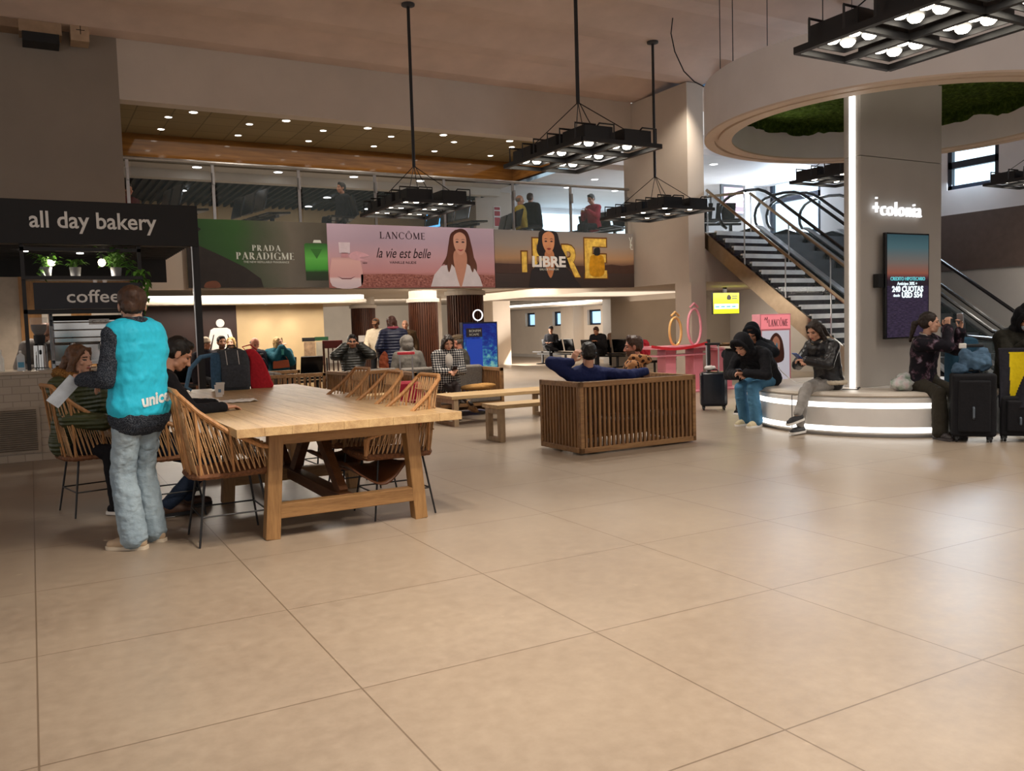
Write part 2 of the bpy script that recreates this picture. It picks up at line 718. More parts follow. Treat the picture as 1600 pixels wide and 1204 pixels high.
# east wall with dark band and two high windows
E_X = 17.0
bright = emit('bright_daylight', (0.62, 0.85, 1.0), 2.4)
mb = MB()
mb.span((E_X, -6, 0), (E_X + 0.3, 24, 2.24))
struct(mb.build('wall_east_lower', M['grey_paint']))
slab('wall_east_band', (E_X - 0.03, -6, 2.24), (E_X + 0.3, 13.6, 3.41), M['brown_band'])
mb = MB()
hw = [(10.33, 11.43, 3.93, 4.85), (14.75, 16.4, 3.45, 5.3)]
mb.span((E_X, -6, 3.41), (E_X + 0.3, 24, 3.45))
ys = -6
for a, b, z0, z1 in hw:
    mb.span((E_X, ys, 3.45), (E_X + 0.3, a, 6.6))
    if z0 > 3.5:
        mb.span((E_X, a, 3.45), (E_X + 0.3, b, z0))
    mb.span((E_X, a, z1), (E_X + 0.3, b, 6.6))
    ys = b
mb.span((E_X, ys, 3.45), (E_X + 0.3, 24, 6.6))
mb.span((E_X, 13.6, 2.24), (E_X + 0.3, 24, 3.41))
struct(mb.build('wall_east_upper', M['cool_white']))
for i, (a, b, z0, z1) in enumerate(hw):
    w = struct(MB().span((E_X + 0.2, a, z0), (E_X + 0.24, b, z1)).build('window_%d' % (i + 6), bright))
    f = MB()
    for q in ((a, a + 0.09), (b - 0.09, b)):
        f.span((E_X + 0.02, q[0], z0), (E_X + 0.12, q[1], z1))
    for q in ((z0, z0 + 0.08), (z1 - 0.06, z1), (z0 + (z1 - z0) * 0.47, z0 + (z1 - z0) * 0.47 + 0.14)):
        f.span((E_X + 0.02, a, q[0]), (E_X + 0.12, b, q[1]))
    f.build('window_frame', M['navy_frame'], w)
# bright window at the back of the upper floor
w = struct(MB().span((12.9, 21.5, 3.4), (16.6, 21.55, 4.6)).build('window_8', bright))
f = MB()
for x in (12.9, 14.75, 16.5):
    f.span((x, 21.4, 3.4), (x + 0.09, 21.48, 4.6))
f.build('window_frame', M['navy_frame'], w)
# pier beside the head of the stair
slab('trim_9', (16.25, 16.5, 3.19), (17.0, 17.3, 4.8), M['cool_white'])

# dark blue skylight strip seen through the folds over the return wall
slab('window_9', (12.4, 12.5, 6.18), (12.45, 15.8, 6.55), emit('dusk_glass', (0.10, 0.2, 0.34), 0.5))

# cove lighting of the undercroft: LED strips set in the edge of the soffits
cove_led = emit('cove_led', (1.0, 0.93, 0.82), 3.2)
mb = MB().span((-3, 18.42, 2.06), (6.5, 18.5, 2.16)).span((6.5, 18.5, 2.06), (6.58, 21, 2.16))
o = tag(mb.build('cove_strip', cove_led), 'glowing cove light strip above the toilets wall', 'light strip')
o = tag(MB().span((17.36, 16.5, 2.12), (17.44, 35, 2.2)).build('cove_strip', cove_led), 'glowing cove light strip above the small square windows', 'light strip')
area('cove_glow', (2.0, 18.2, 2.3), 8, 0.5, 260, NEUTRAL, (0, -0.5, 0.4))
area('undercroft_fill', (4.5, 17.6, 2.38), 4, 1.0, 160, WARM, (0, 0.25, -1))  # area fill without fixtures, added to brighten the undercroft
area('undercroft_fill', (11.0, 22.0, 2.38), 6, 5.0, 330, WARM, (0, 0, -1))
area('undercroft_fill', (11.0, 28.5, 2.36), 8, 2.0, 500, NEUTRAL, (0, 0.8, -0.6))
area('undercroft_upfill', (12.0, 19.5, 2.0), 8, 3.0, 120, NEUTRAL, (0, 0, 1))  # upward fill without a fitting, added to lift the dark ceiling
area('undercroft_upfill', (17.0, 26.0, 2.16), 0.5, 18.0, 260, NEUTRAL, (-0.6, 0, 1))
area('undercroft_fill', (16.2, 26.0, 2.36), 1.5, 14.0, 650, NEUTRAL, (0.9, 0, -0.6))
area('undercroft_fill', (15.0, 16.2, 2.157), 2.5, 2.0, 130, WARM, (0, 0.2, -1))

# fluted timber columns
def fluted_column(x, y, r, label):
    root = thing('timber_column', label, 'column', (x, y, 0), 0, 'fluted timber columns')
    mb = MB()
    n = 40
    prof = []
    for j in range(n * 2):
        a = math.pi * j / n
        rr = r if j % 2 else r - 0.035
        for da in (-0.035, 0.035):
            prof.append(((rr) * math.cos(a + da), rr * math.sin(a + da)))
    mb.prism(prof, 2.02, (0, 0, 0.05))
    mb.build('fluted_shaft', M['dark_wood'], root)
    MB().lathe([(r + 0.03, 0), (r + 0.03, 0.08), (0, 0.08)], n=32).build('base', M['dark_grey'], root)
    MB().lathe([(r - 0.02, 2.07), (r + 0.05, 2.07), (r + 0.05, 2.16), (r - 0.02, 2.18), (r - 0.02, 2.42)], n=32).build('collar', M['ceiling_white'], root)
    return root


fluted_column(8.52, 17.3, 0.41, 'wide reddish fluted timber column, nearest of the three')
fluted_column(9.36, 21.6, 0.40, 'reddish fluted timber column behind the standing navy jacket')
fluted_column(9.42, 26.6, 0.39, 'farthest and narrowest fluted timber column with small white notice')
n_ = tag(MB().span((9.08, 26.17, 1.0), (9.3, 26.20, 1.2)).build('notice', M['white_paper']), 'small white notice fixed on the farthest timber column', 'notice')

# female toilet pictogram on the dark panel
mb = MB()
cx, cz = 3.50, 1.60
mb.lathe([(0.085, 0), (0.085, 0.012), (0.0, 0.012)], (0, 0, 0), 24, axis='y')
for i in range(len(mb.v)):
    mb.v[i] = V(cx + mb.v[i].x, 18.78 + mb.v[i].y * 0, cz + mb.v[i].z) if False else V(cx + mb.v[i].x, 18.795 + mb.v[i].y, cz + mb.v[i].z)
body = [(-0.13, -0.1), (0.13, -0.1), (0.2, -0.14), (0.30, -0.52), (0.24, -0.55), (0.15, -0.24), (0.13, -0.24), (0.24, -0.72), (0.10, -0.72), (0.10, -1.05), (0.02, -1.05), (0.02, -0.72),
        (-0.02, -0.72), (-0.02, -1.05), (-0.10, -1.05), (-0.10, -0.72), (-0.24, -0.72), (-0.13, -0.24), (-0.15, -0.24), (-0.24, -0.55), (-0.30, -0.52), (-0.2, -0.14)]
mb.prism(body, 0.012, (cx, 18.785, cz), ((1, 0, 0), (0, 0, 1), (0, 1, 0)))
tag(mb.build('toilet_pictogram', M['white_paper']), 'large white female figure sign on dark brown wall', 'sign')

# ------------------------------------------------------------------ mezzanine railing
rail = thing('glass_railing', 'long glass balustrade with steel handrail along the mezzanine edge above the adverts', 'railing', (1.5, 15.62, 3.2))
MB().path([(0, 0, 1.12), (10.35, 0, 1.12)], 0.03, 10).build('handrail', M['steel'], rail)
MB().span((0, -0.03, 0), (10.35, 0.03, 0.14)).build('floor_channel', M['steel'], rail)
px_ = [0.06, 1.42, 2.92, 4.38, 5.82, 7.39, 8.81, 10.3]
for a, b in zip(px_[:-1], px_[1:]):
    MB().span((a + 0.05, -0.006, 0.14), (b - 0.05, 0.006, 1.05)).build('glass_panel', M['rail_glass'], rail)
for a in px_:
    MB().span((a - 0.025, 0.015, 0.0), (a + 0.025, 0.05, 1.1)).span((a - 0.02, -0.045, 0.75), (a + 0.02, 0.0, 0.95)).build('post', M['steel'], rail)

# ------------------------------------------------------------------ recessed ceiling spots
spot_led = emit('spot_led', (1.0, 0.93, 0.82), 9)
spot_cool = emit('spot_led_cool', (0.9, 0.95, 1.0), 9)


def downlight(x, y, z, r, label, group, mat=spot_led):
    o = thing('recessed_spotlight', label, 'ceiling light', (x, y, z), 0, group)
    MB().lathe([(r, 0), (r * 1.25, -0.008), (r * 1.25, 0.0)], n=16).build('trim_ring', M['white'], o)
    MB().lathe([(0, -0.006), (r, -0.006), (r, 0.0)], n=16).build('lamp', mat, o)
    return o


ordn = ['first', 'second', 'third', 'fourth', 'fifth', 'sixth']
for i, x in enumerate((2.37, 3.78, 5.18, 6.58, 7.98, 9.37)):
    downlight(x, 16.48, 5.24, 0.055, 'recessed spot in beige tiled coffer, %s from left, nearer full row' % ordn[i], 'spots in the beige tiled coffer')
    downlight(x, 17.48, 5.24, 0.055, 'recessed spot in beige tiled coffer, %s from left, by the timber fascia' % ordn[i], 'spots in the beige tiled coffer')
for i, x in enumerate((2.71, 4.33, 5.9, 7.5, 9.03)):
    downlight(x, 15.97, 5.24, 0.065, 'larger recessed spot just behind the lintel edge, %s from left' % ordn[i], 'spots in the beige tiled coffer')
for i, x in enumerate((3.17, 4.82, 6.5, 8.1)):
    downlight(x, 18.6, 4.78, 0.085, 'round light in pale lowered ceiling above the handrail, %s from left' % ordn[i], 'round lights of the lowered ceiling', spot_cool)
    for j, y in enumerate((20.6, 22.2)):
        downlight(x, y, 4.61, 0.085, 'round light in black slatted ceiling, %s from left in the %s row' % (ordn[i], ('nearer', 'farther')[j]), 'round lights of the lowered ceiling', spot_cool)
for i, (x, y) in enumerate(((11.93, 17.04), (11.95, 18.27), (13.44, 18.3), (13.34, 14.5))):
    downlight(x, y, 4.78, 0.08, ('recessed light in bluish ceiling, nearest over the right end of railing', 'recessed light in bluish ceiling, left one of the farther pair', 'recessed light in bluish ceiling, right one of the farther pair', 'recessed light in bluish ceiling above the head of the stair')[i], 'recessed lights of the bluish ceiling', spot_cool)
area('mezzanine_light', (6, 17.0, 5.2), 8, 1.4, 60, WARM, (0, 0, -1))
area('mezzanine_light', (5.5, 21.2, 4.60), 8, 2.2, 40, NEUTRAL, (0, 0.2, -1))
area('mezzanine_light', (14, 17.5, 4.775), 4, 4, 90, (0.75, 0.87, 1.0), (0, 0, -1))
for x in (4.4, 4.95):
    downlight(x, 18.55, 1.97, 0.04, 'tiny recessed spot above the beige wall, %s one' % ('left' if x < 4.6 else 'right'), 'spots over the beige wall')
    spot('wall_washer', (x, 18.5, 1.95), 14, WARM, None, 80, 0.8, 0.04, (x, 18.8, 0.6))
# ------------------------------------------------------------------ pendant lamp grids
bulb_led = emit('bulb_led', (1.0, 0.90, 0.74), 14)


def build_pendant(x, y, z, label):
    """black steel frame with two by three lamp boxes, hung from one rod; z is the frame underside"""
    W, L = 1.10, 1.76
    root = thing('pendant_lamp', label, 'pendant lamp', (x, y, z), 0, 'black grid pendant lamps')
    mb = MB()
    for sx in (-1, 1):
        mb.span((sx * W / 2 - 0.025, -L / 2, 0), (sx * W / 2 + 0.025, L / 2, 0.05))
    for i in range(4):
        yy = -L / 2 + i * L / 3
        mb.span((-W / 2, yy - 0.02, 0.002), (W / 2, yy + 0.02, 0.048))
    mb.span((-0.02, -L / 2, 0.002), (0.02, L / 2, 0.048))
    mb.build('frame', M['black_metal'], root)
    for i in range(3):
        for j in range(2):
            cx, cy = (-W / 4 + j * W / 2), (-L / 3 + i * L / 3)
            b = MB()
            b.span((cx - 0.19, cy - 0.22, 0.19), (cx + 0.19, cy + 0.22, 0.205))
            for s in (-1, 1):
                b.span((cx + s * 0.19 - 0.006, cy - 0.22, 0.05), (cx + s * 0.19 + 0.006, cy + 0.22, 0.205))
                b.span((cx - 0.19, cy + s * 0.22 - 0.006, 0.05), (cx + 0.19, cy + s * 0.22 + 0.006, 0.205))
            b.span((cx - 0.19, cy - 0.22, 0.09), (cx + 0.19, cy + 0.22, 0.10))
            m = b.build('lamp_box', M['black_metal'], root)
            for sx in (-1, 1):
                for sy in (-1, 1):
                    c = MB()
                    c.lathe([(0, -0.032), (0.036, -0.034), (0.054, -0.014), (0.057, 0.0)], (cx + sx * 0.085, cy + sy * 0.10, 0.088), 14)
                    c.build('bulb', bulb_led, m, smooth='all')
    for i in range(3):
        for k in (-0.16, 0.16):
            yy = -L / 3 + i * L / 3 + k
            b = MB()
            x0 = -W / 2
            b.path([(x0, yy, 0.05), (x0, yy, 0.23), (x0 + 0.28, yy, 0.23)], 0.012, 4)
            b.build('bracket', M['black_metal'], root)
    for k in (-0.3, 0.3):
        MB().path([(k, -L / 2 + 0.06, 0.20), (k, -L / 2 + 0.02, 0.22), (k + 0.2, -L / 2 + 0.02, 0.22), (k + 0.2, -L / 2 + 0.02, 0.05)], 0.012, 4).build('bracket', M['black_metal'], root)
    top = 6.22 - z
    MB().tube((0, 0, 0.66), (0, 0, top), 0.024).build('rod', M['black_metal'], root)
    MB().lathe([(0.0, top - 0.06), (0.10, top - 0.04), (0.10, top)], n=12).build('ceiling_plate', M['dark_grey'], root)
    mb = MB()
    for sx in (-1, 1):
        for sy in (-1, 1):
            mb.tube((0, 0, 0.68), (sx * W * 0.42, sy * L * 0.46, 0.05), 0.006, n=5)
    mb.build('suspension_wire', M['black_metal'], root)
    MB().path([(0.02, 0, 0.68), (0.09, -0.05, 0.5), (0.16, -0.1, 0.34), (0.17, -0.1, 0.2)], 0.006, 5).build('cable', M['black_metal'], root)
    return root


PENDANTS = [(5.98, 8.86, 3.37, 'black grid pendant lamp in the middle, hanging above the slatted sofa', 1.0),
            (5.22, 12.2, 3.14, 'black grid pendant lamp hanging in front of the pink advert', 1.0),
            (9.72, 12.05, 3.22, 'black grid pendant lamp hanging left of the stair in front of pale wall', 1.0),
            (5.87, 3.97, 3.40, 'large near black grid pendant lamp cut by top right picture edge', 1.0),
            (11.95, 9.65, 3.62, 'black grid pendant lamp seen below the ring canopy left of pillar', 0.5),
            (15.7, 8.6, 3.62, 'black grid pendant lamp at right edge below the high window', 0.5),
            (1.9, 3.8, 3.40, 'added unseen black grid pendant lamp above the near floor', 2.0),  # from here on unseen pendants, added to supply the near floor's light
            (1.7, -0.2, 3.40, 'added unseen black grid pendant lamp behind the viewer on the left', 1.5),
            (5.9, -0.2, 3.40, 'added unseen black grid pendant lamp behind the viewer on the right', 1.5),
            (9.8, 3.4, 3.40, 'added unseen black grid pendant lamp out of view on the right', 1.0)]
first = None
for (x, y, z, lab, pw) in PENDANTS:
    if first is None:
        first = build_pendant(x, y, z, lab)
        o = first
    else:
        o = dup(first, (x, y, z), None, lab)
        if abs(z - PENDANTS[0][2]) > 0.01:
            for ch in o.children:
                if ch.name.startswith(('rod', 'ceiling_plate')):
                    ch.data = ch.data.copy()
                    for v in ch.data.vertices:
                        if v.co.z > 1.0:
                            v.co.z += PENDANTS[0][2] - z
    for dx, dy in ((-0.27, -0.58), (0.27, 0.0), (-0.27, 0.58), (0.27, -0.58), (0.27, 0.58), (-0.27, 0)):
        spot('pendant_light', (x + dx, y + dy, z + 0.02), 64 * pw, WARM if x < 5.5 else (1.0, 0.93, 0.84), None, 125, 0.9, 0.06)

for x in (3.2, 5.22, 7.5, 9.72, 11.0):                     # fill spots without fixtures, added to brighten facade and banners
    spot('facade_fill', (x + 0.5, 12.9, 6.15), 300, WARM, None, 70, 1.0, 0.08, (x + 0.5, 15.5, 2.3))

# ------------------------------------------------------------------ round canopy with moss, pillar, bench
RC = (9.65, 7.16)
canopy = thing('ring_canopy', 'big white ring shaped canopy hung around the pillar top', 'canopy', (RC[0], RC[1], 3.7))
mb = MB()
mb.lathe([(2.37, 0.02), (2.37, 0.66), (2.0, 0.66), (2.02, 0.02)], n=96)
mb.build('ring_band', M['cool_white'], canopy, smooth=True)
mb = MB()
mb.lathe([(2.37, 0.02), (2.37, 0.0), (2.24, 0.0), (2.24, 0.03), (2.19, 0.03), (2.19, 0.0), (2.02, 0.0), (2.02, 0.02)], n=96)
mb.build('ring_underside', plain('ring_beige', '#d8c6b4', 0.5, 0, 0.03), canopy, smooth=True)
MB().lathe([(0, 0.58), (2.01, 0.58), (2.01, 0.62), (0, 0.62)], n=64).build('lid', M['grey_paint'], canopy)
mb = MB()
for i in range(10):
    a = 2 * math.pi * i / 10 + 0.3
    mb.tube((2.2 * math.cos(a), 2.2 * math.sin(a), 0.62), (2.2 * math.cos(a), 2.2 * math.sin(a), 2.5), 0.006, n=5)
mb.build('hanger_wire', M['dark_grey'], canopy)
# moss: a lumpy mat over the inside of the lid, hanging raggedly over the inner wall
t = NT('moss')
v = t.coord('Object')
n = t.noise(v, 18, 6, 0.7)
t.base(t.ramp(n, [(0.3, lin('#25340f')), (0.55, lin('#4d6526')), (0.75, lin('#7f9446'))]))
t.bump(t.noise(v, 40, 5, 0.8), 1.0, 0.05)
M['moss'] = t.set(0.95, 0, 0.1)
mb = MB()
NR, NA = 26, 150
vs, fs = [], []
rnd = random.Random(3)
for i in range(NR + 4):
    for j in range(NA):
        a = 2 * math.pi * j / NA
        rag = 0.24 + 0.10 * noise.noise(V(math.cos(a) * 4, math.sin(a) * 4, 0)) + 0.05 * noise.noise(V(math.cos(a) * 14, math.sin(a) * 14, 3))
        if i < NR:
            r = 0.05 + 1.9 * i / (NR - 1)
            z = -0.05 - 0.05 * abs(noise.noise(V(r * math.cos(a) * 3, r * math.sin(a) * 3, 1))) - rnd.random() * 0.03
        else:
            r = 1.97 - rnd.random() * 0.04
            z = -0.06 - (rag - 0.06) * (i - NR + 1) / 4
        vs.append((r * math.cos(a), r * math.sin(a), z))
for i in range(NR + 3):
    for j in range(NA):
        k = (j + 1) % NA
        fs.append((i * NA + j, i * NA + k, (i + 1) * NA + k, (i + 1) * NA + j))
mb.add(vs, fs)
moss = mb.build('moss', M['moss'], None, smooth='all')
moss.location = (RC[0], RC[1], 3.7 + 0.585)
tag(moss, 'dark green moss mat lining the inside of the ring canopy', 'moss')
moss['kind'] = 'stuff'

pil = thing('pillar', 'pale grey pillar with vertical light strip and screen', 'pillar', (8.63, 6.9, 0.5))
mb = MB()
mb.span((0, 0, 0), (1.52, 0.24, 2.74)).span((0, 0.0, 2.745), (1.52, 0.24, 3.78))
mb.build('shaft', M['grey_paint'], pil, bevel=0.008)
MB().span((-0.012, 0.075, 0.0), (0.0, 0.15, 3.78)).build('light_strip', emit('strip_led', (1.0, 0.93, 0.84), 5), pil)
sign = thing('illuminated_sign', 'glowing white lettering with plus sign high on the pillar', 'sign', (8.80, 6.86, 2.55))
led_white = emit('sign_white', (0.95, 0.97, 1.0), 1.1)
text('letters', 'colonia', 0.245, (0.13, 0.0, 0.0), led_white, sign, bold=0.0, spacing=1.12, width=0.75, depth=0.03)
mb = MB().span((0.0, -0.01, 0.075), (0.10, 0.01, 0.105)).span((0.045, -0.01, 0.03), (0.075, 0.01, 0.15)).span((0.045, -0.01, 0.19), (0.075, 0.01, 0.21))
mb.build('plus_mark', led_white, sign)

scr = thing('advertising_screen', 'tall portrait screen with sunset over water on the pillar', 'screen', (8.93, 6.78, 1.07), R(-1.5))
MB().span((0, 0, 0), (0.78, 0.05, 1.27)).build('casing', M['black_gloss'], scr, bevel=0.006)
t = NT('sunset_picture')
tc = t.n('TexCoord')
sp = t.n('SeparateXYZ')
t.l(tc.outputs['Object'], sp.inputs[0])
zz = t.math('DIVIDE', sp.outputs['Z'], 1.27)
wv = t.noise(t.coord('Object', (3, 3, 22)), 5, 3)
ripple = t.ramp(wv, [(0.4, lin('#241c38')), (0.6, lin('#4c3c5c'))])
sky = t.ramp(zz, [(0.0, lin('#1d1830')), (0.55, lin('#2e2030')), (0.58, lin('#6a3a44')), (0.62, lin('#b56a55')), (0.72, lin('#8f8078')), (0.86, lin('#5b8088')), (1.0, lin('#38606c'))])
water = t.math('LESS_THAN', zz, 0.5)
c = t.mix(water, sky, ripple)
t.base((0.02, 0.02, 0.02))
t.l(c, t.b.inputs['Emission Color'])
t.b.inputs['Emission Strength'].default_value = 0.5
M['sunset'] = t.set(0.2)
MB().span((0.02, -0.003, 0.02), (0.76, 0.0, 1.25)).build('display', M['sunset'], scr)
sc_c, sc_w = emit('caption_teal', (0.1, 0.5, 0.55), 1.0), emit('caption_white', (0.75, 0.9, 0.95), 1.1)
text('caption', 'CREDITO HIPOTECARIO', 0.062, (0.07, -0.006, 0.70), sc_c, scr, width=0.62)
text('caption', 'Anticipo 30% +', 0.055, (0.19, -0.006, 0.645), sc_w, scr, width=0.36)
text('caption', '240 CUOTAS', 0.095, (0.10, -0.006, 0.565), sc_w, scr, bold=0.003, width=0.56)
text('caption', 'desde', 0.05, (0.12, -0.006, 0.505), sc_w, scr)
text('caption', 'USD 554', 0.09, (0.27, -0.006, 0.495), sc_w, scr, bold=0.003, width=0.37)
MB().span((-0.10, 0.03, 0.62), (0.01, 0.10, 0.78)).build('side_bracket', M['black_matt'], scr)
MB().span((0.3, 0.05, 0.5), (0.5, 0.125, 0.8)).build('wall_mount', M['black_matt'], scr)

BC = (9.38, 7.21)
for a in (20, 140, 200, 260, 320):
    spot('canopy_light', (RC[0] + 2.2 * math.cos(R(a)), RC[1] + 2.2 * math.sin(R(a)), 3.69), 40, NEUTRAL, None, 130, 0.9, 0.05)
for a in (100, 150, 200, 250, 300):  # unseen spots added under the canopy to brighten the moss
    spot('moss_fill', (RC[0] + 1.7 * math.cos(R(a)), RC[1] + 1.7 * math.sin(R(a)), 3.6), 14, NEUTRAL, None, 120, 1.0, 0.1, (RC[0] + 1.3 * math.cos(R(a)), RC[1] + 1.3 * math.sin(R(a)), 4.3))
area('window_daylight', (16.9, 15.5, 4.5), 1.6, 1.4, 260, (0.72, 0.86, 1.0), (-1, -0.25, -0.35))
area('window_daylight', (16.9, 10.9, 4.4), 1.0, 0.9, 120, (0.72, 0.86, 1.0), (-1, 0, -0.35))
bench = thing('round_bench', 'white round bench with glowing edges around the pillar', 'bench', (BC[0], BC[1], 0))
BR = 1.513
mb = MB()
mb.lathe([(BR - 0.06, 0.0), (BR - 0.06, 0.03), (BR, 0.035), (BR, 0.055)], n=96)
mb.lathe([(BR, 0.115), (BR, 0.325)], n=96)
mb.lathe([(BR, 0.385), (BR, 0.43), (BR - 0.02, 0.445), (0.5, 0.445)], n=96)
mb.build('base', M['white_gloss'], bench, smooth=True)
led_b = emit('bench_led', (1.0, 0.95, 0.87), 3.6)
for z0 in (0.055, 0.325):
    MB().lathe([(BR, z0), (BR - 0.012, z0 + 0.03), (BR, z0 + 0.06)], n=96).build('light_strip', led_b, bench)
cush = plain('cream_leather', '#cfc5b8', 0.4, 0, 0.05, 5)
for a0 in (-178, -118, -58, 2, 62, 122):
    mb = MB()
    mb.lathe([(0.78, 0.447), (BR - 0.01, 0.447), (BR + 0.005, 0.465), (BR - 0.005, 0.49), (BR - 0.04, 0.5), (0.82, 0.5), (0.78, 0.49), (0.78, 0.447)], n=18, ang=(a0 + 0.4, a0 + 59.6))
    mb.build('seat_pad', cush, bench, smooth=True)
MB().lathe([(0.0, 0.5), (0.8, 0.5), (0.8, 0.445)], n=48).build('centre_top', M['white_gloss'], bench)
for a in (-118, 178, -58):
    MB().span((-0.003, -0.004, 0.055), (0.003, 0.004, 0.44)).build('seam', M['dark_grey'], bench).matrix_local = Matrix.Translation((BR * math.cos(R(a)), BR * math.sin(R(a)), 0)) @ Matrix.Rotation(R(a), 4, 'Z')

# ------------------------------------------------------------------ stair and escalators
def sz(y):
    return 3.19 - 0.72 * (13.7 - y)


Y0 = 13.7 - 3.19 / 0.72
stair = thing('staircase', 'stair with white edged dark steps and bronze stringer', 'stairs', (12.4, 13.7, 0))
mb, nose = MB(), MB()
ns = 18
rise, go = 3.19 / ns, (3.19 / 0.72) / ns
t = NT('dark_marble')
n = t.noise(t.coord('Object'), 5, 5)
t.base(t.ramp(n, [(0.35, lin('#14101c')), (0.7, lin('#2a2030'))]))
M['dark_marble'] = t.set(0.15)
for i in range(ns):
    z = 3.19 - i * rise
    yb = -i * go
    mb.span((0.03, yb - go, z - rise - 0.02), (1.22, yb, z - 0.03))
    nose.span((0.03, yb - go - 0.012, z - 0.085), (1.22, yb - go + 0.06, z))
mb.build('steps', M['dark_marble'], stair)
nose.build('step_edge', plain('step_white', '#eef2f8', 0.3), stair)
for x in (0.0, 1.25):
    s_ = MB()
    s_.prism([(0.05, 3.19), (0.05, 2.86), (-3.19 / 0.72, -0.3 + 0.0), (-3.19 / 0.72 - 0.25, 0.02), (-3.19 / 0.72 - 0.1, 0.10)], 0.045, (x - 0.02, 0, 0), ((0, 1, 0), (0, 0, 1), (1, 0, 0)))
    s_.build('stringer', M['brass_steel'], stair)
for x in (0.02, 1.24):
    MB().path([(x, 0.02, 3.19 + 0.86), (x, -3.19 / 0.72, 0.9)], 0.032, 8).build('handrail', M['brass_steel'], stair)
    g_ = MB()
    g_.prism([(0.0, 3.24), (0.0, 4.0), (-3.19 / 0.72, 0.86), (-3.19 / 0.72, 0.06)], 0.012, (x - 0.006, 0, 0), ((0, 1, 0), (0, 0, 1), (1, 0, 0)))
    g_.build('glass_panel', M['rail_glass'], stair)
    for k in range(5):
        yy = -k * 1.05
        MB().tube((x, yy, 3.19 + yy * 0.72), (x, yy, 4.03 + yy * 0.72), 0.014, n=6).build('baluster', M['steel'], stair)
# landing balustrade
lr = thing('glass_railing', 'short glass balustrade on the stair landing in front of the pink lit sign', 'railing', (12.4, 15.0, 3.19))
MB().path([(0, 0.9, 0.88), (1.25, -1.1, 0.9)], 0.03, 8).build('handrail', M['brass_steel'], lr)
MB().prism([(0, 0.03), (2.35, 0.03), (2.35, 0.86), (0, 0.84)], 0.01, (0, 0.9, 0), ((0.53, -0.848, 0), (0, 0, 1), (0.848, 0.53, 0))).build('glass_panel', M['rail_glass'], lr)

rubber = plain('black_rubber', '#0e0e12', 0.25)


def escalator(x0, label):
    e = thing('escalator', label, 'escalator', (x0, 13.6, 0))
    W = 1.25
    sl = 0.72
    yb = -3.19 / sl
    bal = [(1.3, 3.28), (0.2, 3.28), (yb, 0.1), (yb - 1.4, 0.1)]
    for x in (0.0, W - 0.16):
        b = MB()
        b.prism([(1.4, 3.19), (0.25, 3.34), (0.0, 3.25), (yb, 0.2), (yb - 0.3, 0.12), (yb - 1.5, 0.1), (yb - 1.5, 0.0), (yb, 0.0), (0.2, 2.55), (1.4, 2.9)], 0.16, (x, 0, 0), ((0, 1, 0), (0, 0, 1), (1, 0, 0)))
        b.build('skirt', M['black_gloss'], e)
        xc = x + 0.08
        MB().prism([(1.05, 3.3), (1.2, 3.6), (1.1, 4.0), (0.7, 4.13), (0.1, 4.1), (-0.2, 3.95), (yb, 0.98), (yb - 0.5, 0.92), (yb - 1.2, 0.8), (yb - 1.35, 0.5), (yb - 1.2, 0.14), (yb, 0.14), (0.1, 3.3)], 0.012, (xc - 0.006, 0, 0), ((0, 1, 0), (0, 0, 1), (1, 0, 0))).build('glass_panel', M['rail_glass'], e)
        MB().path([(xc, p[0], p[1]) for p in [(1.08, 3.42), (1.2, 3.5), (1.27, 3.62), (1.29, 3.78), (1.24, 3.93), (1.12, 4.05), (0.95, 4.12), (0.7, 4.16), (0.4, 4.17), (0.1, 4.14), (-0.1, 4.07), (-0.3, 3.95), (yb, 1.02), (yb - 0.25, 0.95), (yb - 0.6, 0.92), (yb - 1.0, 0.88), (yb - 1.25, 0.78), (yb - 1.38, 0.62), (yb - 1.4, 0.45), (yb - 1.33, 0.28), (yb - 1.2, 0.18)]], 0.035, 8).build('handrail', rubber, e)
        MB().bar((xc, 0.1, 3.36), (xc, yb - 0.1, 0.2), 0.18, 0.03, (0, -sl, 1)).build('trim_strip', M['steel'], e)
    s_ = MB()
    for i in range(16):
        yy, zz = -i * 0.276, 3.15 - i * 0.199
        s_.span((0.18, yy - 0.28, zz - 0.25), (W - 0.18, yy, zz))
    s_.build('steps', M['dark_grey'], e)
    return e


escalator(13.78, 'escalator with black handrails right beside the white edged stair')
escalator(15.25, 'farther escalator next to the east wall')
# ------------------------------------------------------------------ bakery kiosk
def tile_mat():
    t = NT('white_tile')
    b = t.n('TexBrick')
    b.offset = 0.5
    b.inputs['Scale'].default_value = 1.0
    b.inputs['Brick Width'].default_value = 0.17
    b.inputs['Row Height'].default_value = 0.085
    b.inputs['Mortar Size'].default_value = 0.004
    b.inputs['Color1'].default_value = (*lin('#b8ac9c'), 1)
    b.inputs['Color2'].default_value = (*lin('#ada08f'), 1)
    b.inputs['Mortar'].default_value = (*lin('#94887a'), 1)
    t.l(t.coord('Object', (1, 1, 1), (R(90), 0, 0)), b.inputs['Vector'])
    t.base(b.outputs['Color'])
    return t.set(0.35)


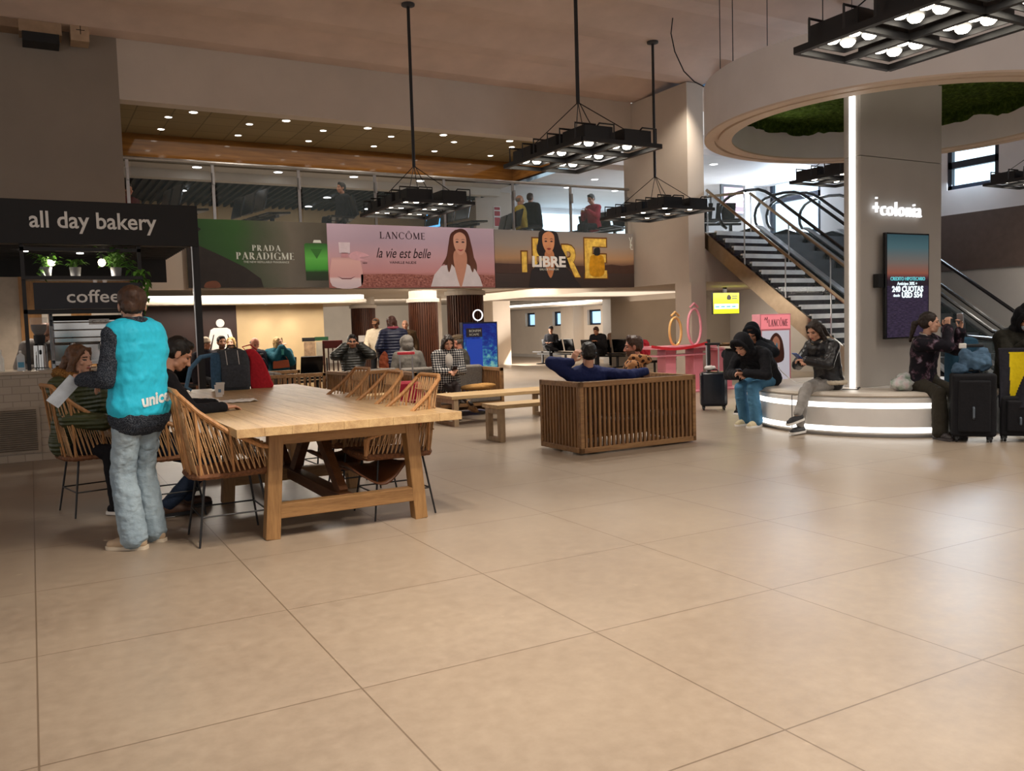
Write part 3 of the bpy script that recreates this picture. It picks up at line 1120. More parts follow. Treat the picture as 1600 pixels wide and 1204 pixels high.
M['white_tile'] = tile_mat()
M['letter_white'] = plain('letter_white', '#f4f4f0', 0.5, 0, 0.02)
k = thing('bakery_kiosk', 'black framed bakery stand with white lettered fascia on the left', 'kiosk', (-1.6, 11.0, 0))
MB().span((0, 0, 2.43), (3.45, 0.14, 2.92)).build('fascia', M['black_matt'], k, bevel=0.005)
text('letters', 'all day bakery', 0.262, (1.66, -0.003, 2.615), M['letter_white'], k, bold=0.004, width=1.32)
MB().span((3.37, 0.02, 0), (3.45, 0.10, 2.43)).build('corner_post', M['black_metal'], k)
MB().span((3.355, 0.0, 0), (3.368, 0.015, 2.43)).build('edge_strip', M['steel'], k)
mb = MB().span((0, 0.14, 2.86), (3.45, 2.6, 2.92))
for i in range(14):
    mb.span((0, 0.3 + i * 0.16, 2.47), (3.4, 0.34 + i * 0.16, 2.55))
mb.build('roof_slats', M['black_matt'], k)
mb = MB().span((0, 2.55, 2.15), (3.4, 2.6, 2.9))
mb.build('back_fascia', M['black_matt'], k)
mb = MB()
for x in (1.57, 2.78):
    mb.span((x - 0.02, 0.08, 1.02), (x + 0.02, 0.12, 2.43))
mb.span((1.55, 0.08, 2.36), (2.8, 0.12, 2.40))
mb.span((1.55, 0.08, 1.655), (2.8, 0.12, 1.70))
mb.span((1.55, 0.3, 1.655), (2.8, 0.34, 1.70))
mb.build('shelf_frame', M['black_metal'], k)
MB().span((1.55, 0.02, 2.035), (2.8, 0.36, 2.075)).build('shelf_board', M['black_metal'], k)
MB().span((0, 2.2, 0), (1.55, 2.3, 2.2)).build('back_wall', plain('kiosk_beige', '#b3a493', 0.6), k)
mb = MB().span((1.5, 2.15, 0), (3.0, 2.3, 2.2))
mb.build('timber_back_panel', wood('oak_panel', '#7a5530', '#a87a48', 'z', 0.6), k)
mb = MB()
for x in (1.75, 2.35):
    mb.span((x, 2.13, 1.35), (x + 0.35, 2.15, 1.95))
mb.build('pale_panel', M['ceiling_white'], k)
# coffee board and fittings
cb = thing('coffee_sign', 'black board reading coffee hung under the plant shelf', 'sign', (0.06, 11.03, 1.70))
MB().span((0, 0, 0), (1.1, 0.03, 0.30)).build('board', plain('sign_blue_black', '#1b1e28', 0.5), cb)
text('letters', 'coffee', 0.205, (0.32, -0.003, 0.075), M['letter_white'], cb, bold=0.002, width=0.55)
cnt = thing('bar_counter', 'bakery counter with white tiled front and air grille', 'counter', (-2.0, 11.0, 0))
MB().span((0, 0.02, 0), (3.2, 0.9, 0.975)).build('tiled_front', M['white_tile'], cnt)
MB().span((-0.02, 0.0, 0.975), (3.22, 0.94, 1.015)).build('worktop', plain('pale_stone', '#b8aa98', 0.3), cnt, bevel=0.006)
mb = MB().span((1.40, 0.0, 0.10), (2.04, 0.02, 0.62))
mb.build('grille_frame', plain('grille_paint', '#a89b8b', 0.5), cnt)
mb = MB()
for i in range(20):
    mb.box((1.72, -0.005, 0.135 + i * 0.0235), (0.57, 0.02, 0.004), (R(35), 0, 0))
mb.build('grille_slats', plain('grille_dark', '#6e6458', 0.5), cnt)
# espresso machine
em = thing('espresso_machine', 'chrome two group espresso machine on the bakery counter', 'coffee machine', (0.24, 11.42, 1.015))
chrome = plain('chrome', '#c8c8c6', 0.12, 1.0, 0.05)
mb = MB()
mb.prism([(0, 0.30), (0, 0.56), (0.04, 0.62), (0.45, 0.62), (0.45, 0.06), (0.2, 0.06), (0.2, 0.28)], 0.74, (0, 0, 0), ((0, 1, 0), (0, 0, 1), (1, 0, 0)))
mb.build('body', chrome, em, bevel=0.008)
for x in (-0.04, 0.74):
    MB().prism([(-0.03, 0.0), (-0.03, 0.06), (0.02, 0.1), (-0.02, 0.5), (0.03, 0.66), (0.46, 0.66), (0.47, 0.0)], 0.04, (x, 0, 0), ((0, 1, 0), (0, 0, 1), (1, 0, 0))).build('side_panel', plain('chrome_blue', '#b9c2cc', 0.2, 0.9), em, bevel=0.006)
MB().span((0, -0.02, 0.04), (0.74, 0.36, 0.075)).build('drip_tray', M['steel'], em)
mb = MB()
for i in range(3):
    mb.tube((0, -0.012, 0.36 + i * 0.09), (0.74, -0.012, 0.36 + i * 0.09), 0.009, n=6)
mb.build('cup_rail', chrome, em)
for x in (0.2, 0.52):
    g_ = MB().lathe([(0.0, 0.2), (0.04, 0.2), (0.045, 0.3), (0, 0.3)], (x, 0.08, 0), 14).build('group_head', chrome, em, smooth=True)
    MB().tube((x, 0.05, 0.215), (x, -0.12, 0.20), 0.014).build('handle', M['black_matt'], g_)
MB().span((0.38, -0.004, 0.51), (0.60, 0.0, 0.575)).build('name_plate', M['white'], em)
text('letters', 'Cimbali', 0.05, (0.41, -0.008, 0.525), plain('maroon', '#6d1f2a'), em, width=0.16)
for i in range(4):
    MB().tube((0.06 + i * 0.2, 0.1, -0.0), (0.06 + i * 0.2, 0.1, 0.05), 0.018).build('foot', M['black_matt'], em)
gr = thing('coffee_grinder', 'chrome coffee grinder with dark bean hopper beside espresso machine', 'grinder', (0.09, 11.3, 1.015))
MB().lathe([(0, 0), (0.085, 0), (0.085, 0.02), (0.075, 0.03), (0.07, 0.28), (0.05, 0.30), (0, 0.30)], n=20).build('body', chrome, gr, smooth=True)
MB().lathe([(0.05, 0.30), (0.06, 0.36), (0.06, 0.40), (0.0, 0.40)], n=20).build('collar', M['black_matt'], gr, smooth=True)
MB().lathe([(0.045, 0.40), (0.075, 0.46), (0.08, 0.52), (0.0, 0.52)], n=20).build('beans', plain('beans', '#2d1a10', 0.6, 0, 0.5, 70), gr, smooth=True)
MB().lathe([(0.05, 0.40), (0.088, 0.47), (0.092, 0.60), (0.0, 0.605)], n=20).build('hopper', glass('hopper_glass', (0.7, 0.7, 0.7), 0.25), gr, smooth=True)
MB().tube((0.0, -0.06, 0.22), (0.0, -0.14, 0.19), 0.014).build('spout', M['black_matt'], gr)
mc = thing('milk_carton', 'white and blue milk carton at the left of the grinder', 'carton', (-0.11, 11.2, 1.015))
MB().prism([(-0.04, 0), (0.04, 0), (0.04, 0.17), (0.0, 0.21), (-0.04, 0.17)], 0.075, (0, -0.035, 0), ((1, 0, 0), (0, 0, 1), (0, 1, 0))).build('box', plain('carton_white', '#dfe6ea', 0.5), mc)
MB().span((-0.03, -0.038, 0.04), (0.03, -0.035, 0.10)).build('blue_label', plain('carton_blue', '#5fa8cc', 0.5), mc)
MB().tube((0, -0.0, 0.195), (0, -0.01, 0.225), 0.013).build('cap', M['white'], mc)
bt = thing('clear_bottle', 'small clear bottle at the far left on the bakery counter', 'bottle', (-0.31, 11.3, 1.015))
MB().lathe([(0, 0), (0.035, 0.0), (0.036, 0.14), (0.014, 0.19), (0.014, 0.22), (0, 0.22)], n=16).build('glass_body', glass('bottle_glass', (0.8, 0.9, 0.95), 0.35), bt, smooth=True)
MB().lathe([(0.016, 0.215), (0.016, 0.245), (0, 0.245)], n=12).build('cap', M['white'], bt)
for i, (x, lab) in enumerate(((0.69, 'left'), (0.79, 'right'))):
    c = thing('paper_cup', 'pale paper cup standing under the shelf on the coffee sign, %s one' % lab, 'cup', (x, 11.045, 2.0), 0, 'cups above the coffee sign')
    MB().lathe([(0, 0), (0.02, 0), (0.026, 0.032), (0.022, 0.032), (0.018, 0.004)], n=14).build('body', M['white_paper'], c)
# bulbs over the shelf
warm_bulb = emit('warm_bulb', (1.0, 0.82, 0.55), 22)
for i, (x, lab) in enumerate(((0.26, 'left'), (0.78, 'right'))):
    b = thing('filament_lamp', 'glowing bare bulb over the plant shelf, %s one' % lab, 'lamp', (x, 11.16, 2.24), 0, 'bare bulbs over the plant shelf')
    MB().ell((0, 0, 0), (0.04, 0.04, 0.045)).build('bulb', warm_bulb, b, smooth='all')
    MB().tube((0, 0, 0.04), (0, 0, 0.09), 0.018).build('socket', M['black_metal'], b)
    MB().tube((0, 0, 0.09), (0, 0, 0.31), 0.004, n=5).build('cord', M['black_metal'], b)
    spot('bulb_light', (x, 11.16, 2.19), 16, WARM, None, 160, 0.5, 0.04)
for i, (x, y, lab) in enumerate(((0.0, 12.2, 'leftmost'), (0.62, 12.4, 'middle'), (0.85, 12.0, 'rightmost'))):
    b = thing('recessed_spotlight', 'small kiosk ceiling spot behind the plant shelf, %s' % lab, 'ceiling light', (x, y, 2.46), 0, 'kiosk ceiling spots')
    MB().lathe([(0, -0.012), (0.04, -0.012), (0.04, 0)], n=14).build('lamp', spot_led, b)
    spot('kiosk_light', (x, y, 2.43), 60, WARM, None, 120, 0.8, 0.04)


def leaf_mesh(mb, p, d, L, W, droop=0.3):
    d = Vector(d).normalized()
    s_ = d.cross(V(0, 0, 1))
    s_ = s_.normalized() if s_.length > 0.01 else V(1, 0, 0)
    p = Vector(p)
    pts = [p, p + d * L * 0.35 + s_ * W / 2 + V(0, 0, 0.05 * L), p + d * L - V(0, 0, droop * L), p + d * L * 0.35 - s_ * W / 2 + V(0, 0, 0.05 * L), p + d * L * 0.5 + V(0, 0, 0.12 * L)]
    mb.add(pts, [(0, 1, 4), (1, 2, 4), (2, 3, 4), (3, 0, 4)])


def pot_plant(x, y, z, label, n, spread, trails, seed):
    rn = random.Random(seed)
    o = thing('potted_plant', label, 'plant', (x, y, z))
    MB().lathe([(0, 0), (0.05, 0), (0.062, 0.11), (0.055, 0.11), (0.05, 0.09), (0, 0.09)], n=18).build('pot', plain('pot_grey', '#8b8c8e', 0.6), o, smooth=True)
    mb, st = MB(), MB()
    for i in range(int(n * 1.6)):
        a = rn.random() * 6.28
        h = rn.uniform(0.03, spread)
        r = rn.uniform(0.02, spread * 0.8)
        p = V(r * math.cos(a), r * math.sin(a) * 0.6, 0.1 + h)
        st.path([(0, 0, 0.09), (p.x * 0.5, p.y * 0.5, 0.1 + h * 0.8), p], 0.002, 4)
        leaf_mesh(mb, p, (math.cos(a), math.sin(a), rn.uniform(-0.4, 0.5)), rn.uniform(0.06, 0.10), rn.uniform(0.045, 0.07))
    for (tx, L) in trails:
        pts = [V(0, 0, 0.1), V(tx * 0.5, -0.05, 0.13)]
        zz = 0.08
        for i in range(int(L / 0.022)):
            q = V(tx + rn.uniform(-0.02, 0.02), -0.07 + rn.uniform(-0.02, 0.02), zz)
            pts.append(q)
            zz -= 0.022
            a = rn.random() * 6.28
            leaf_mesh(mb, q, (math.cos(a), math.sin(a) - 0.4, -0.3), rn.uniform(0.07, 0.11), rn.uniform(0.05, 0.075), 0.5)
        st.path(pts, 0.0025, 4)
    mb.build('leaves', M['leaf'], o, smooth='all')
    st.build('stems', M['leaf'], o)
    return o


pot_plant(0.2, 11.18, 2.075, 'small leafy plant in grey pot at the left of the bakery shelf', 22, 0.16, [(-0.08, 0.12)], 1)
pot_plant(0.93, 11.18, 2.075, 'bushy trailing plant in grey pot at the right of the bakery shelf', 46, 0.24, [(0.2, 0.42), (0.26, 0.5), (0.31, 0.36), (0.16, 0.2)], 2)
pot_plant(0.5, 11.2, 2.075, 'tiny low plant between the two bulbs on the bakery shelf', 12, 0.09, [], 5)

# ------------------------------------------------------------------ long communal table
TX0, TX1, TY0, TY1, TH = 1.075, 2.62, 5.43, 9.85, 0.77
tb = thing('communal_table', 'long pale wooden communal table on trestle legs', 'table', ((TX0 + TX1) / 2, TY0, 0))
hw_ = (TX1 - TX0) / 2
tl = TY1 - TY0
mb = MB()
for i in range(9):
    a = -hw_ + i * 2 * hw_ / 9
    mb.span((a + 0.0004, 0, TH - 0.055), (a + 2 * hw_ / 9 - 0.0004, tl, TH))
mb.build('tabletop', M['table_wood'], tb, bevel=0.002)
legx = 0.475
for j, yy in enumerate((0.26, 1.72, 3.62)):
    for sx in (-1, 1):
        MB().bar((sx * (legx + 0.055), yy, 0), (sx * (legx - 0.0), yy, TH - 0.055), 0.095, 0.095, (0, 1, 0)).build('leg', M['table_wood_leg'], tb, bevel=0.004)
    MB().span((-legx + 0.0, yy - 0.04, TH - 0.145), (legx - 0.0, yy + 0.04, TH - 0.056)).build('cross_rail', M['table_wood_x'], tb, bevel=0.004)
    MB().span((-legx - 0.02, yy - 0.045, 0.135), (legx + 0.02, yy + 0.045, 0.23)).build('foot_rail', M['table_wood_x'], tb, bevel=0.004)
MB().span((-0.05, 0.28, 0.15), (0.05, 3.6, 0.235)).build('long_stretcher', M['table_wood_dark'], tb, bevel=0.004)
for (y0, y1) in ((0.36, 1.0), (1.62, 1.05), (1.85, 2.5), (3.5, 2.85)):
    MB().bar((0, y0, 0.22), (0, y1, TH - 0.06), 0.09, 0.06, (1, 0, 0)).build('brace', M['table_wood_dark'], tb)
MB().span((-0.06, 0.3, TH - 0.115), (0.06, 3.6, TH - 0.056)).build('top_beam', M['table_wood_dark'], tb)


# ------------------------------------------------------------------ rattan bucket chairs (local +y is the front)
def make_chair(label):
    c = thing('rattan_chair', label, 'chair', (0, 0, 0), 0, 'rattan chairs around the communal table')
    r = 0.0155
    back = [(-0.20, -0.31, 0.985), (-0.165, -0.325, 1.01), (0.165, -0.325, 1.01), (0.20, -0.31, 0.985)]
    left = [(-0.255, 0.27, 0.60), (-0.27, 0.16, 0.635), (-0.255, -0.02, 0.73), (-0.225, -0.2, 0.87)]
    right = [(-p[0], p[1], p[2]) for p in left][::-1]
    rim = [V(-0.235, 0.285, 0.5)] + [V(*p) for p in left + back + right] + [V(0.235, 0.285, 0.5)]
    fr = MB()
    fr.path(rim, r, 8)
    seat = [V(-0.235, 0.285, 0.47), V(-0.24, 0.0, 0.455), V(-0.21, -0.2, 0.45), V(-0.12, -0.25, 0.45), V(0.12, -0.25, 0.45), V(0.21, -0.2, 0.45), V(0.24, 0.0, 0.455), V(0.235, 0.285, 0.47), V(0.1, 0.31, 0.475), V(-0.1, 0.31, 0.475)]
    fr.path(seat, r, 8, closed=True)
    for s in (-1, 1):
        fr.path([(s * 0.12, -0.25, 0.45), (s * 0.12, -0.29, 0.7), (s * 0.12, -0.325, 1.0)], 0.009, 6)
        fr.path([(s * 0.04, -0.25, 0.45), (s * 0.04, -0.325, 1.005)], 0.007, 6)
        fr.path([(s * 0.235, 0.285, 0.46), (s * 0.235, 0.285, 0.6)], r, 6)
        fr.path([(s * 0.24, 0.0, 0.455), (s * 0.257, -0.02, 0.73)], 0.009, 6)
        fr.path([(s * 0.21, -0.2, 0.45), (s * 0.222, -0.22, 0.88)], 0.010, 6)
    fr.build('frame', M['rattan'], c, smooth=True)

    def samp(pts, t):
        L = [0]
        for a, b in zip(pts[:-1], pts[1:]):
            L.append(L[-1] + (b - a).length)
        d = t * L[-1]
        for i in range(len(pts) - 1):
            if d <= L[i + 1] or i == len(pts) - 2:
                return pts[i].lerp(pts[i + 1], (d - L[i]) / max(1e-6, L[i + 1] - L[i]))
    co = MB()
    for s in (-1, 1):
        top = [V(s * abs(p.x), p.y, p.z) for p in rim[1:5]] + [V(s * 0.20, -0.31, 0.985)]
        bot = [V(s * 0.235, 0.285, 0.47), V(s * 0.24, 0.0, 0.455), V(s * 0.21, -0.2, 0.45)]
        n = 15
        for i in range(n):
            co.tube(samp(top, i / n), samp(bot, (i + 0.5) / n), 0.0038, n=4)
            co.tube(samp(bot, (i + 0.5) / n), samp(top, (i + 1) / n), 0.0038, n=4)
    top = [V(-0.19, -0.315, 0.99), V(0.19, -0.315, 0.99)]
    bot = [V(-0.20, -0.22, 0.455), V(0.20, -0.22, 0.455)]
    n = 10
    for i in range(n):
        a, b = samp(top, i / n), samp(bot, (i + 0.5) / n)
        m1, m2 = a.lerp(b, 0.48), a.lerp(b, 0.52)
        co.tube(a, samp(top, (i + 1) / n).lerp(samp(bot, (i + 0.5) / n), 0.5), 0.0038, n=4)
        co.tube(samp(top, (i + 1) / n), a.lerp(samp(bot, (i - 0.5) / n if i else 0), 0.5), 0.0038, n=4)
        co.tube(a.lerp(b, 0.5), samp(bot, (i + 1) / n), 0.0038, n=4)
        co.tube(a.lerp(b, 0.55), samp(bot, i / n), 0.0038, n=4)
    for z in (0.62, 0.78, 0.9):
        yy = -0.25 - (z - 0.45) * 0.13
        co.tube((-0.205, yy + 0.02, z), (0.205, yy + 0.02, z), 0.005, n=5)
    co.build('cord_lacing', M['cord'], c)
    se = MB()
    se.prism([(p.x * 0.97, p.y * 0.97) for p in seat], 0.03, (0, 0, 0.435))
    se.build('seat', M['woven'], c, bevel=0.008)
    wr = MB()
    ring = []
    for i in range(108):
        ring.append(samp(seat + [seat[0]], i / 108))
    wr.path(ring, [0.0215 if i % 3 else 0.0175 for i in range(108)], 7, closed=True)
    wr.build('seat_wrap', M['woven'], c)
    for sx in (-1, 1):
        for sy in (-1, 1):
            MB().tube((sx * 0.16, sy * 0.17, 0.445), (sx * 0.225, sy * 0.235, 0.0), 0.0085, 0.007, 8).build('leg', M['black_metal'], c)
    st = MB()
    z = 0.19
    kx = 0.16 + 0.065 * (0.445 - z) / 0.445
    ky = 0.17 + 0.065 * (0.445 - z) / 0.445
    for a, b in (((-kx, -ky), (kx, -ky)), ((kx, -ky), (kx, ky)), ((kx, ky), (-kx, ky)), ((-kx, ky), (-kx, -ky))):
        st.tube((*a, z), (*b, z), 0.006, n=6)
    st.build('stretcher', M['black_metal'], c)
    return c


CH = [(2.30, 5.98, 90, 'empty rattan chair on the right side, nearest the viewer'),
      (2.32, 6.75, 88, 'empty rattan chair on the right side, second from the near end'),
      (2.35, 7.62, 92, 'empty rattan chair on the right side, farthest of three'),
      (1.10, 5.93, -90, 'empty rattan chair on the left side at the near table corner'),
      (0.84, 6.98, -88, 'rattan chair under the man in black leaning on the table'),
      (0.40, 7.50, -78, 'rattan chair under the long haired woman in green coat')]
ch0 = None
for (x, y, rz, lab) in CH:
    if ch0 is None:
        ch0 = make_chair(lab)
        ch0.location = (x, y, 0)
        ch0.rotation_euler = (0, 0, R(rz))
    else:
        dup(ch0, (x, y, 0), R(rz), lab)

# brown leather seat covers slung on two right hand chairs
M['brown_leather'] = plain('brown_leather', '#6a4026', 0.45, 0, 0.25, 7, 0.2, 20)
for i, (x, y, lab) in enumerate(((2.12, 5.98, 'nearest chair'), (2.12, 6.75, 'second chair'))):
    mb = MB()
    n = 10
    vs, fs = [], []
    for a in range(n + 1):
        for b in range(n + 1):
            u, v = a / n - 0.5, b / n - 0.5
            sag = 0.13 * (1 - (2 * u) ** 2) * (0.4 + 0.6 * (0.5 - v))
            vs.append((u * 0.40, v * 0.46, 0.405 - sag + 0.012 * math.sin(9 * u + 5 * v)))
    for a in range(n):
        for b in range(n):
            q = a * (n + 1) + b
            fs.append((q, q + 1, q + n + 2, q + n + 1))
    m2 = MB().add(vs, fs)
    o = m2.build('leather_sling', M['brown_leather'], None, smooth='all')
    o.location = (x, y, 0)
    s = o.modifiers.new('thick', 'SOLIDIFY')
    s.thickness = 0.012
    tag(o, 'brown leather sling hanging under the seat of the right hand %s' % lab, 'leather sling', 'leather slings under the chairs')

# ------------------------------------------------------------------ slatted sofas
def slat_sofa(label, loc, rz, W, D, H, back_cushion=True, n=24, pads='#77716b'):
    """local -y is the back side"""
    s = thing('slatted_sofa', label, 'sofa', loc, rz)
    t_ = 0.045
    fr = MB()
    for sx in (-1, 1):
        for sy in (-1, 1):
            fr.span((sx * W / 2 - (t_ if sx > 0 else 0), sy * D / 2 - (t_ if sy > 0 else 0), 0.02), (sx * W / 2 + (0 if sx > 0 else t_), sy * D / 2 + (0 if sy > 0 else t_), H))
    for z in (0.02, H - 0.055):
        fr.span((-W / 2, -D / 2, z), (W / 2, -D / 2 + t_, z + 0.055))
        for sx in (-1, 1):
            a = sx * W / 2 - (t_ if sx > 0 else 0)
            fr.span((a, -D / 2, z), (a + t_, D / 2, z + 0.055))
    fr.span((-W / 2, D / 2 - t_, 0.15), (W / 2, D / 2, 0.20))
    fr.build('frame', M['slat_wood_x'], s, bevel=0.004)
    b = MB()
    for i in range(n):
        x = -W / 2 + t_ + (W - 2 * t_) * (i + 0.5) / n
        b.span((x - 0.014, -D / 2 + 0.008, 0.07), (x + 0.014, -D / 2 + 0.034, H - 0.05))
    b.build('back_slats', M['slat_wood'], s)
    m_ = max(6, int(n * D / W))
    for sx in (-1, 1):
        b = MB()
        for i in range(m_):
            y = -D / 2 + t_ + (D - 2 * t_) * (i + 0.5) / m_
            b.span((sx * (W / 2 - 0.022) - 0.013, y - 0.014, 0.07), (sx * (W / 2 - 0.022) + 0.013, y + 0.014, H - 0.05))
        b.build('side_slats', M['slat_wood'], s)
    MB().span((-W / 2 + t_, -D / 2 + t_, 0.17), (W / 2 - t_, D / 2 - t_, 0.20)).build('seat_board', M['slat_wood_x'], s)
    cu = cloth('sofa_cloth', pads, folds=3)
    k_ = 2 if W > 1.2 else 1
    for i in range(k_):
        x0 = -W / 2 + t_ + (W - 2 * t_) * i / k_
        x1 = -W / 2 + t_ + (W - 2 * t_) * (i + 1) / k_
        MB().span((x0 + 0.005, -D / 2 + t_ + 0.02, 0.20), (x1 - 0.005, D / 2 - 0.01, 0.32)).build('seat_cushion', cu, s, bevel=0.03, seg=4)
        if back_cushion:
            MB().box(((x0 + x1) / 2, -D / 2 + t_ + 0.10, 0.575), (x1 - x0 - 0.02, 0.13, 0.36), (R(-8), 0, 0)).build('back_cushion', cu, s, bevel=0.03, seg=4)
    return s


slat_sofa('two seat slatted wooden sofa seen from behind, holding the chatting couple', (5.67, 7.74, 0), R(0.5), 1.56, 0.80, 0.76, True, 25, '#3c3029')
slat_sofa('slatted sofa facing the viewer with grey back cushion, under the long haired girl', (5.66, 12.15, 0), R(180), 1.5, 0.82, 0.72, True, 22)
slat_sofa('slatted sofa seen from behind, left of the girl in plaid', (4.55, 12.9, 0), R(8), 0.95, 0.75, 0.74, True, 16)
slat_sofa('brown slatted seat back right of the dark suitcase, under the yellow screen', (14.25, 15.4, 0), 0, 1.05, 0.8, 0.80, False, 18)
bs = slat_sofa('wooden booth sofa with grey back cushion behind the far table end', (3.55, 13.9, 0), R(-90), 1.5, 0.9, 0.72, True, 18)


def low_bench(label, x0, x1, y0, y1, h):
    b = thing('low_table', label, 'bench', ((x0 + x1) / 2, (y0 + y1) / 2, 0), 0, 'pale wooden low benches')
    w, d = (x1 - x0) / 2, (y1 - y0) / 2
    mb = MB()
    for i in range(4):
        mb.span((-w, -d + i * d / 2 + 0.001, h - 0.045), (w, -d + (i + 1) * d / 2 - 0.001, h))
    mb.build('top', M['bench_wood'], b, bevel=0.003)
    for sx in (-1, 1):
        for sy in (-1, 1):
            MB().span((sx * (w - 0.07) - 0.035, sy * (d - 0.05) - 0.035, 0), (sx * (w - 0.07) + 0.035, sy * (d - 0.05) + 0.035, h - 0.045)).build('leg', M['bench_leg'], b, bevel=0.003)
        MB().span((sx * (w - 0.07) - 0.03, -d + 0.08, 0.0), (sx * (w - 0.07) + 0.03, d - 0.08, 0.05)).build('foot_rail', M['bench_leg'], b)
        MB().span((sx * (w - 0.07) - 0.03, -d + 0.08, h - 0.11), (sx * (w - 0.07) + 0.03, d - 0.08, h - 0.046)).build('cross_rail', M['bench_leg'], b)
    return b


low_bench('pale wooden low bench in front of the girl in plaid', 4.68, 6.36, 9.62, 10.35, 0.45) if False else low_bench('pale wooden low bench in front of the girl in plaid', 4.98, 6.75, 10.62, 11.30, 0.42)
low_bench('pale wooden low bench partly hidden behind the slatted sofa', 4.70, 6.1, 8.78, 9.18, 0.44)
low_bench('low wooden table beside the booth sofa at the far table end', 4.1, 5.0, 13.3, 13.9, 0.42)
low_bench('low wooden bench left of the slatted sofa back, behind the chairs', 4.0, 4.95, 12.0, 12.4, 0.40)


# ------------------------------------------------------------------ airport beam seats (local +y is the front)
def beam_seat(label, loc, rz, n, group='black beam seats'):
    b = thing('beam_seat', label, 'row of seats', loc, rz, group)
    w = 0.56
    L = n * w
    MB().span((-L / 2, -0.04, 0.33), (L / 2, 0.03, 0.38)).build('beam', M['black_metal'], b)
    for sx in (-1, 1):
        mb = MB()
        x = sx * (L / 2 - 0.25)
        mb.span((x - 0.03, -0.03, 0.03), (x + 0.03, 0.03, 0.33)).span((x - 0.03, -0.28, 0.0), (x + 0.03, 0.28, 0.04))
        mb.build('leg', M['black_metal'], b)
    for i in range(n):
        x = -L / 2 + w * (i + 0.5)
        MB().box((x, 0.06, 0.42), (0.48, 0.46, 0.045), (R(4), 0, 0)).build('seat', M['black_gloss'], b, bevel=0.015)
        MB().box((x, -0.2, 0.66), (0.47, 0.045, 0.42), (R(-14), 0, 0)).build('backrest', M['black_gloss'], b, bevel=0.015)
    return b


for i, (x, y, rz, n, lab) in enumerate((
        (4.75, 17.25, 180, 2, 'row of black seats in front of beige wall right of teal coat'),
        (3.36, 17.22, 180, 4, 'row of black seats under the people waiting by the toilets'),
        (15.7, 25.1, 100, 3, 'row of black seats under the man with crossed legs'),
        (15.0, 28.2, 180, 2, 'two black seats by the far beige pier'),
        (15.3, 21.75, 115, 3, 'row of black seats behind the couple, with people in dark clothes'),
        (16.6, 22.9, 128, 3, 'row of black seats right along the window wall'),
        (14.6, 16.6, 180, 2, 'black seats behind the pink display under the yellow screen'))):
    beam_seat(lab, (x, y, 0), R(rz), n)
for i, (x, y, rz, n, lab) in enumerate((
        (4.05, 17.2, -80, 3, 'row of black seats on the mezzanine, left of the second rail post'),
        (5.75, 17.4, 80, 3, 'row of black seats on the mezzanine, just left of the middle lamp'),
        (8.35, 17.3, -80, 3, 'row of black seats on the mezzanine, right of the middle lamp'),
        (10.4, 18.1, -100, 3, 'row of black seats on the mezzanine under the yellow jacket'),
        (12.15, 17.3, 100, 3, 'row of black seats at the right end of the mezzanine'),
        (13.9, 15.0, 160, 2, 'black seats on the landing at the head of the stair'),
        (2.6, 16.9, -80, 2, 'row of black seats at the left end of the mezzanine'))):
    beam_seat(lab, (x, y, 3.2 if x < 11.5 else 3.19), R(rz), n, 'mezzanine beam seats')

# ---- dark red wooden chair and notice stand by the beige wall
wc = thing('wooden_chair', 'dark red wooden chair with upright back slats left of the puffer jacket', 'chair', (5.25, 16.6, 0), R(170))
MB().span((-0.2, -0.2, 0.43), (0.2, 0.2, 0.47)).build('seat', M['dark_wood'], wc, bevel=0.005)
for sx in (-1, 1):
    MB().bar((sx * 0.18, 0.18, 0), (sx * 0.17, 0.17, 0.43), 0.04).build('leg', M['dark_wood'], wc)
    MB().bar((sx * 0.18, -0.2, 0), (sx * 0.18, -0.24, 1.12), 0.04).build('leg', M['dark_wood'], wc)
MB().span((-0.2, -0.26, 1.02), (0.2, -0.22, 1.18)).build('top_rail', plain('red_wood', '#6a2218', 0.45), wc, bevel=0.008)
for x in (-0.09, 0, 0.09):
    MB().bar((x, -0.2, 0.47), (x, -0.235, 1.04), 0.025).build('back_slat', M['dark_wood'], wc)
ns_ = thing('notice_stand', 'notice stand with black and green header in front of the beige wall', 'notice stand', (4.98, 17.9, 0))
MB().span((0, 0, 1.16), (0.27, 0.03, 1.24)).build('black_header', M['black_matt'], ns_)
MB().span((0.27, 0, 1.17), (0.56, 0.03, 1.25)).build('green_header', plain('header_green', '#1f4a2c', 0.5), ns_)
MB().span((0.03, 0.0, 0.8), (0.27, 0.02, 1.15)).build('poster', plain('poster_tan', '#a08468', 0.6, 0, 0.3, 12), ns_)
MB().span((0.29, 0.0, 0.8), (0.54, 0.02, 1.15)).build('poster', plain('poster_grey', '#a8a090', 0.6, 0, 0.1, 12), ns_)
for x in (0.05, 0.51):
    MB().span((x - 0.015, 0.0, 0), (x + 0.015, 0.03, 0.8)).build('leg', M['black_metal'], ns_)
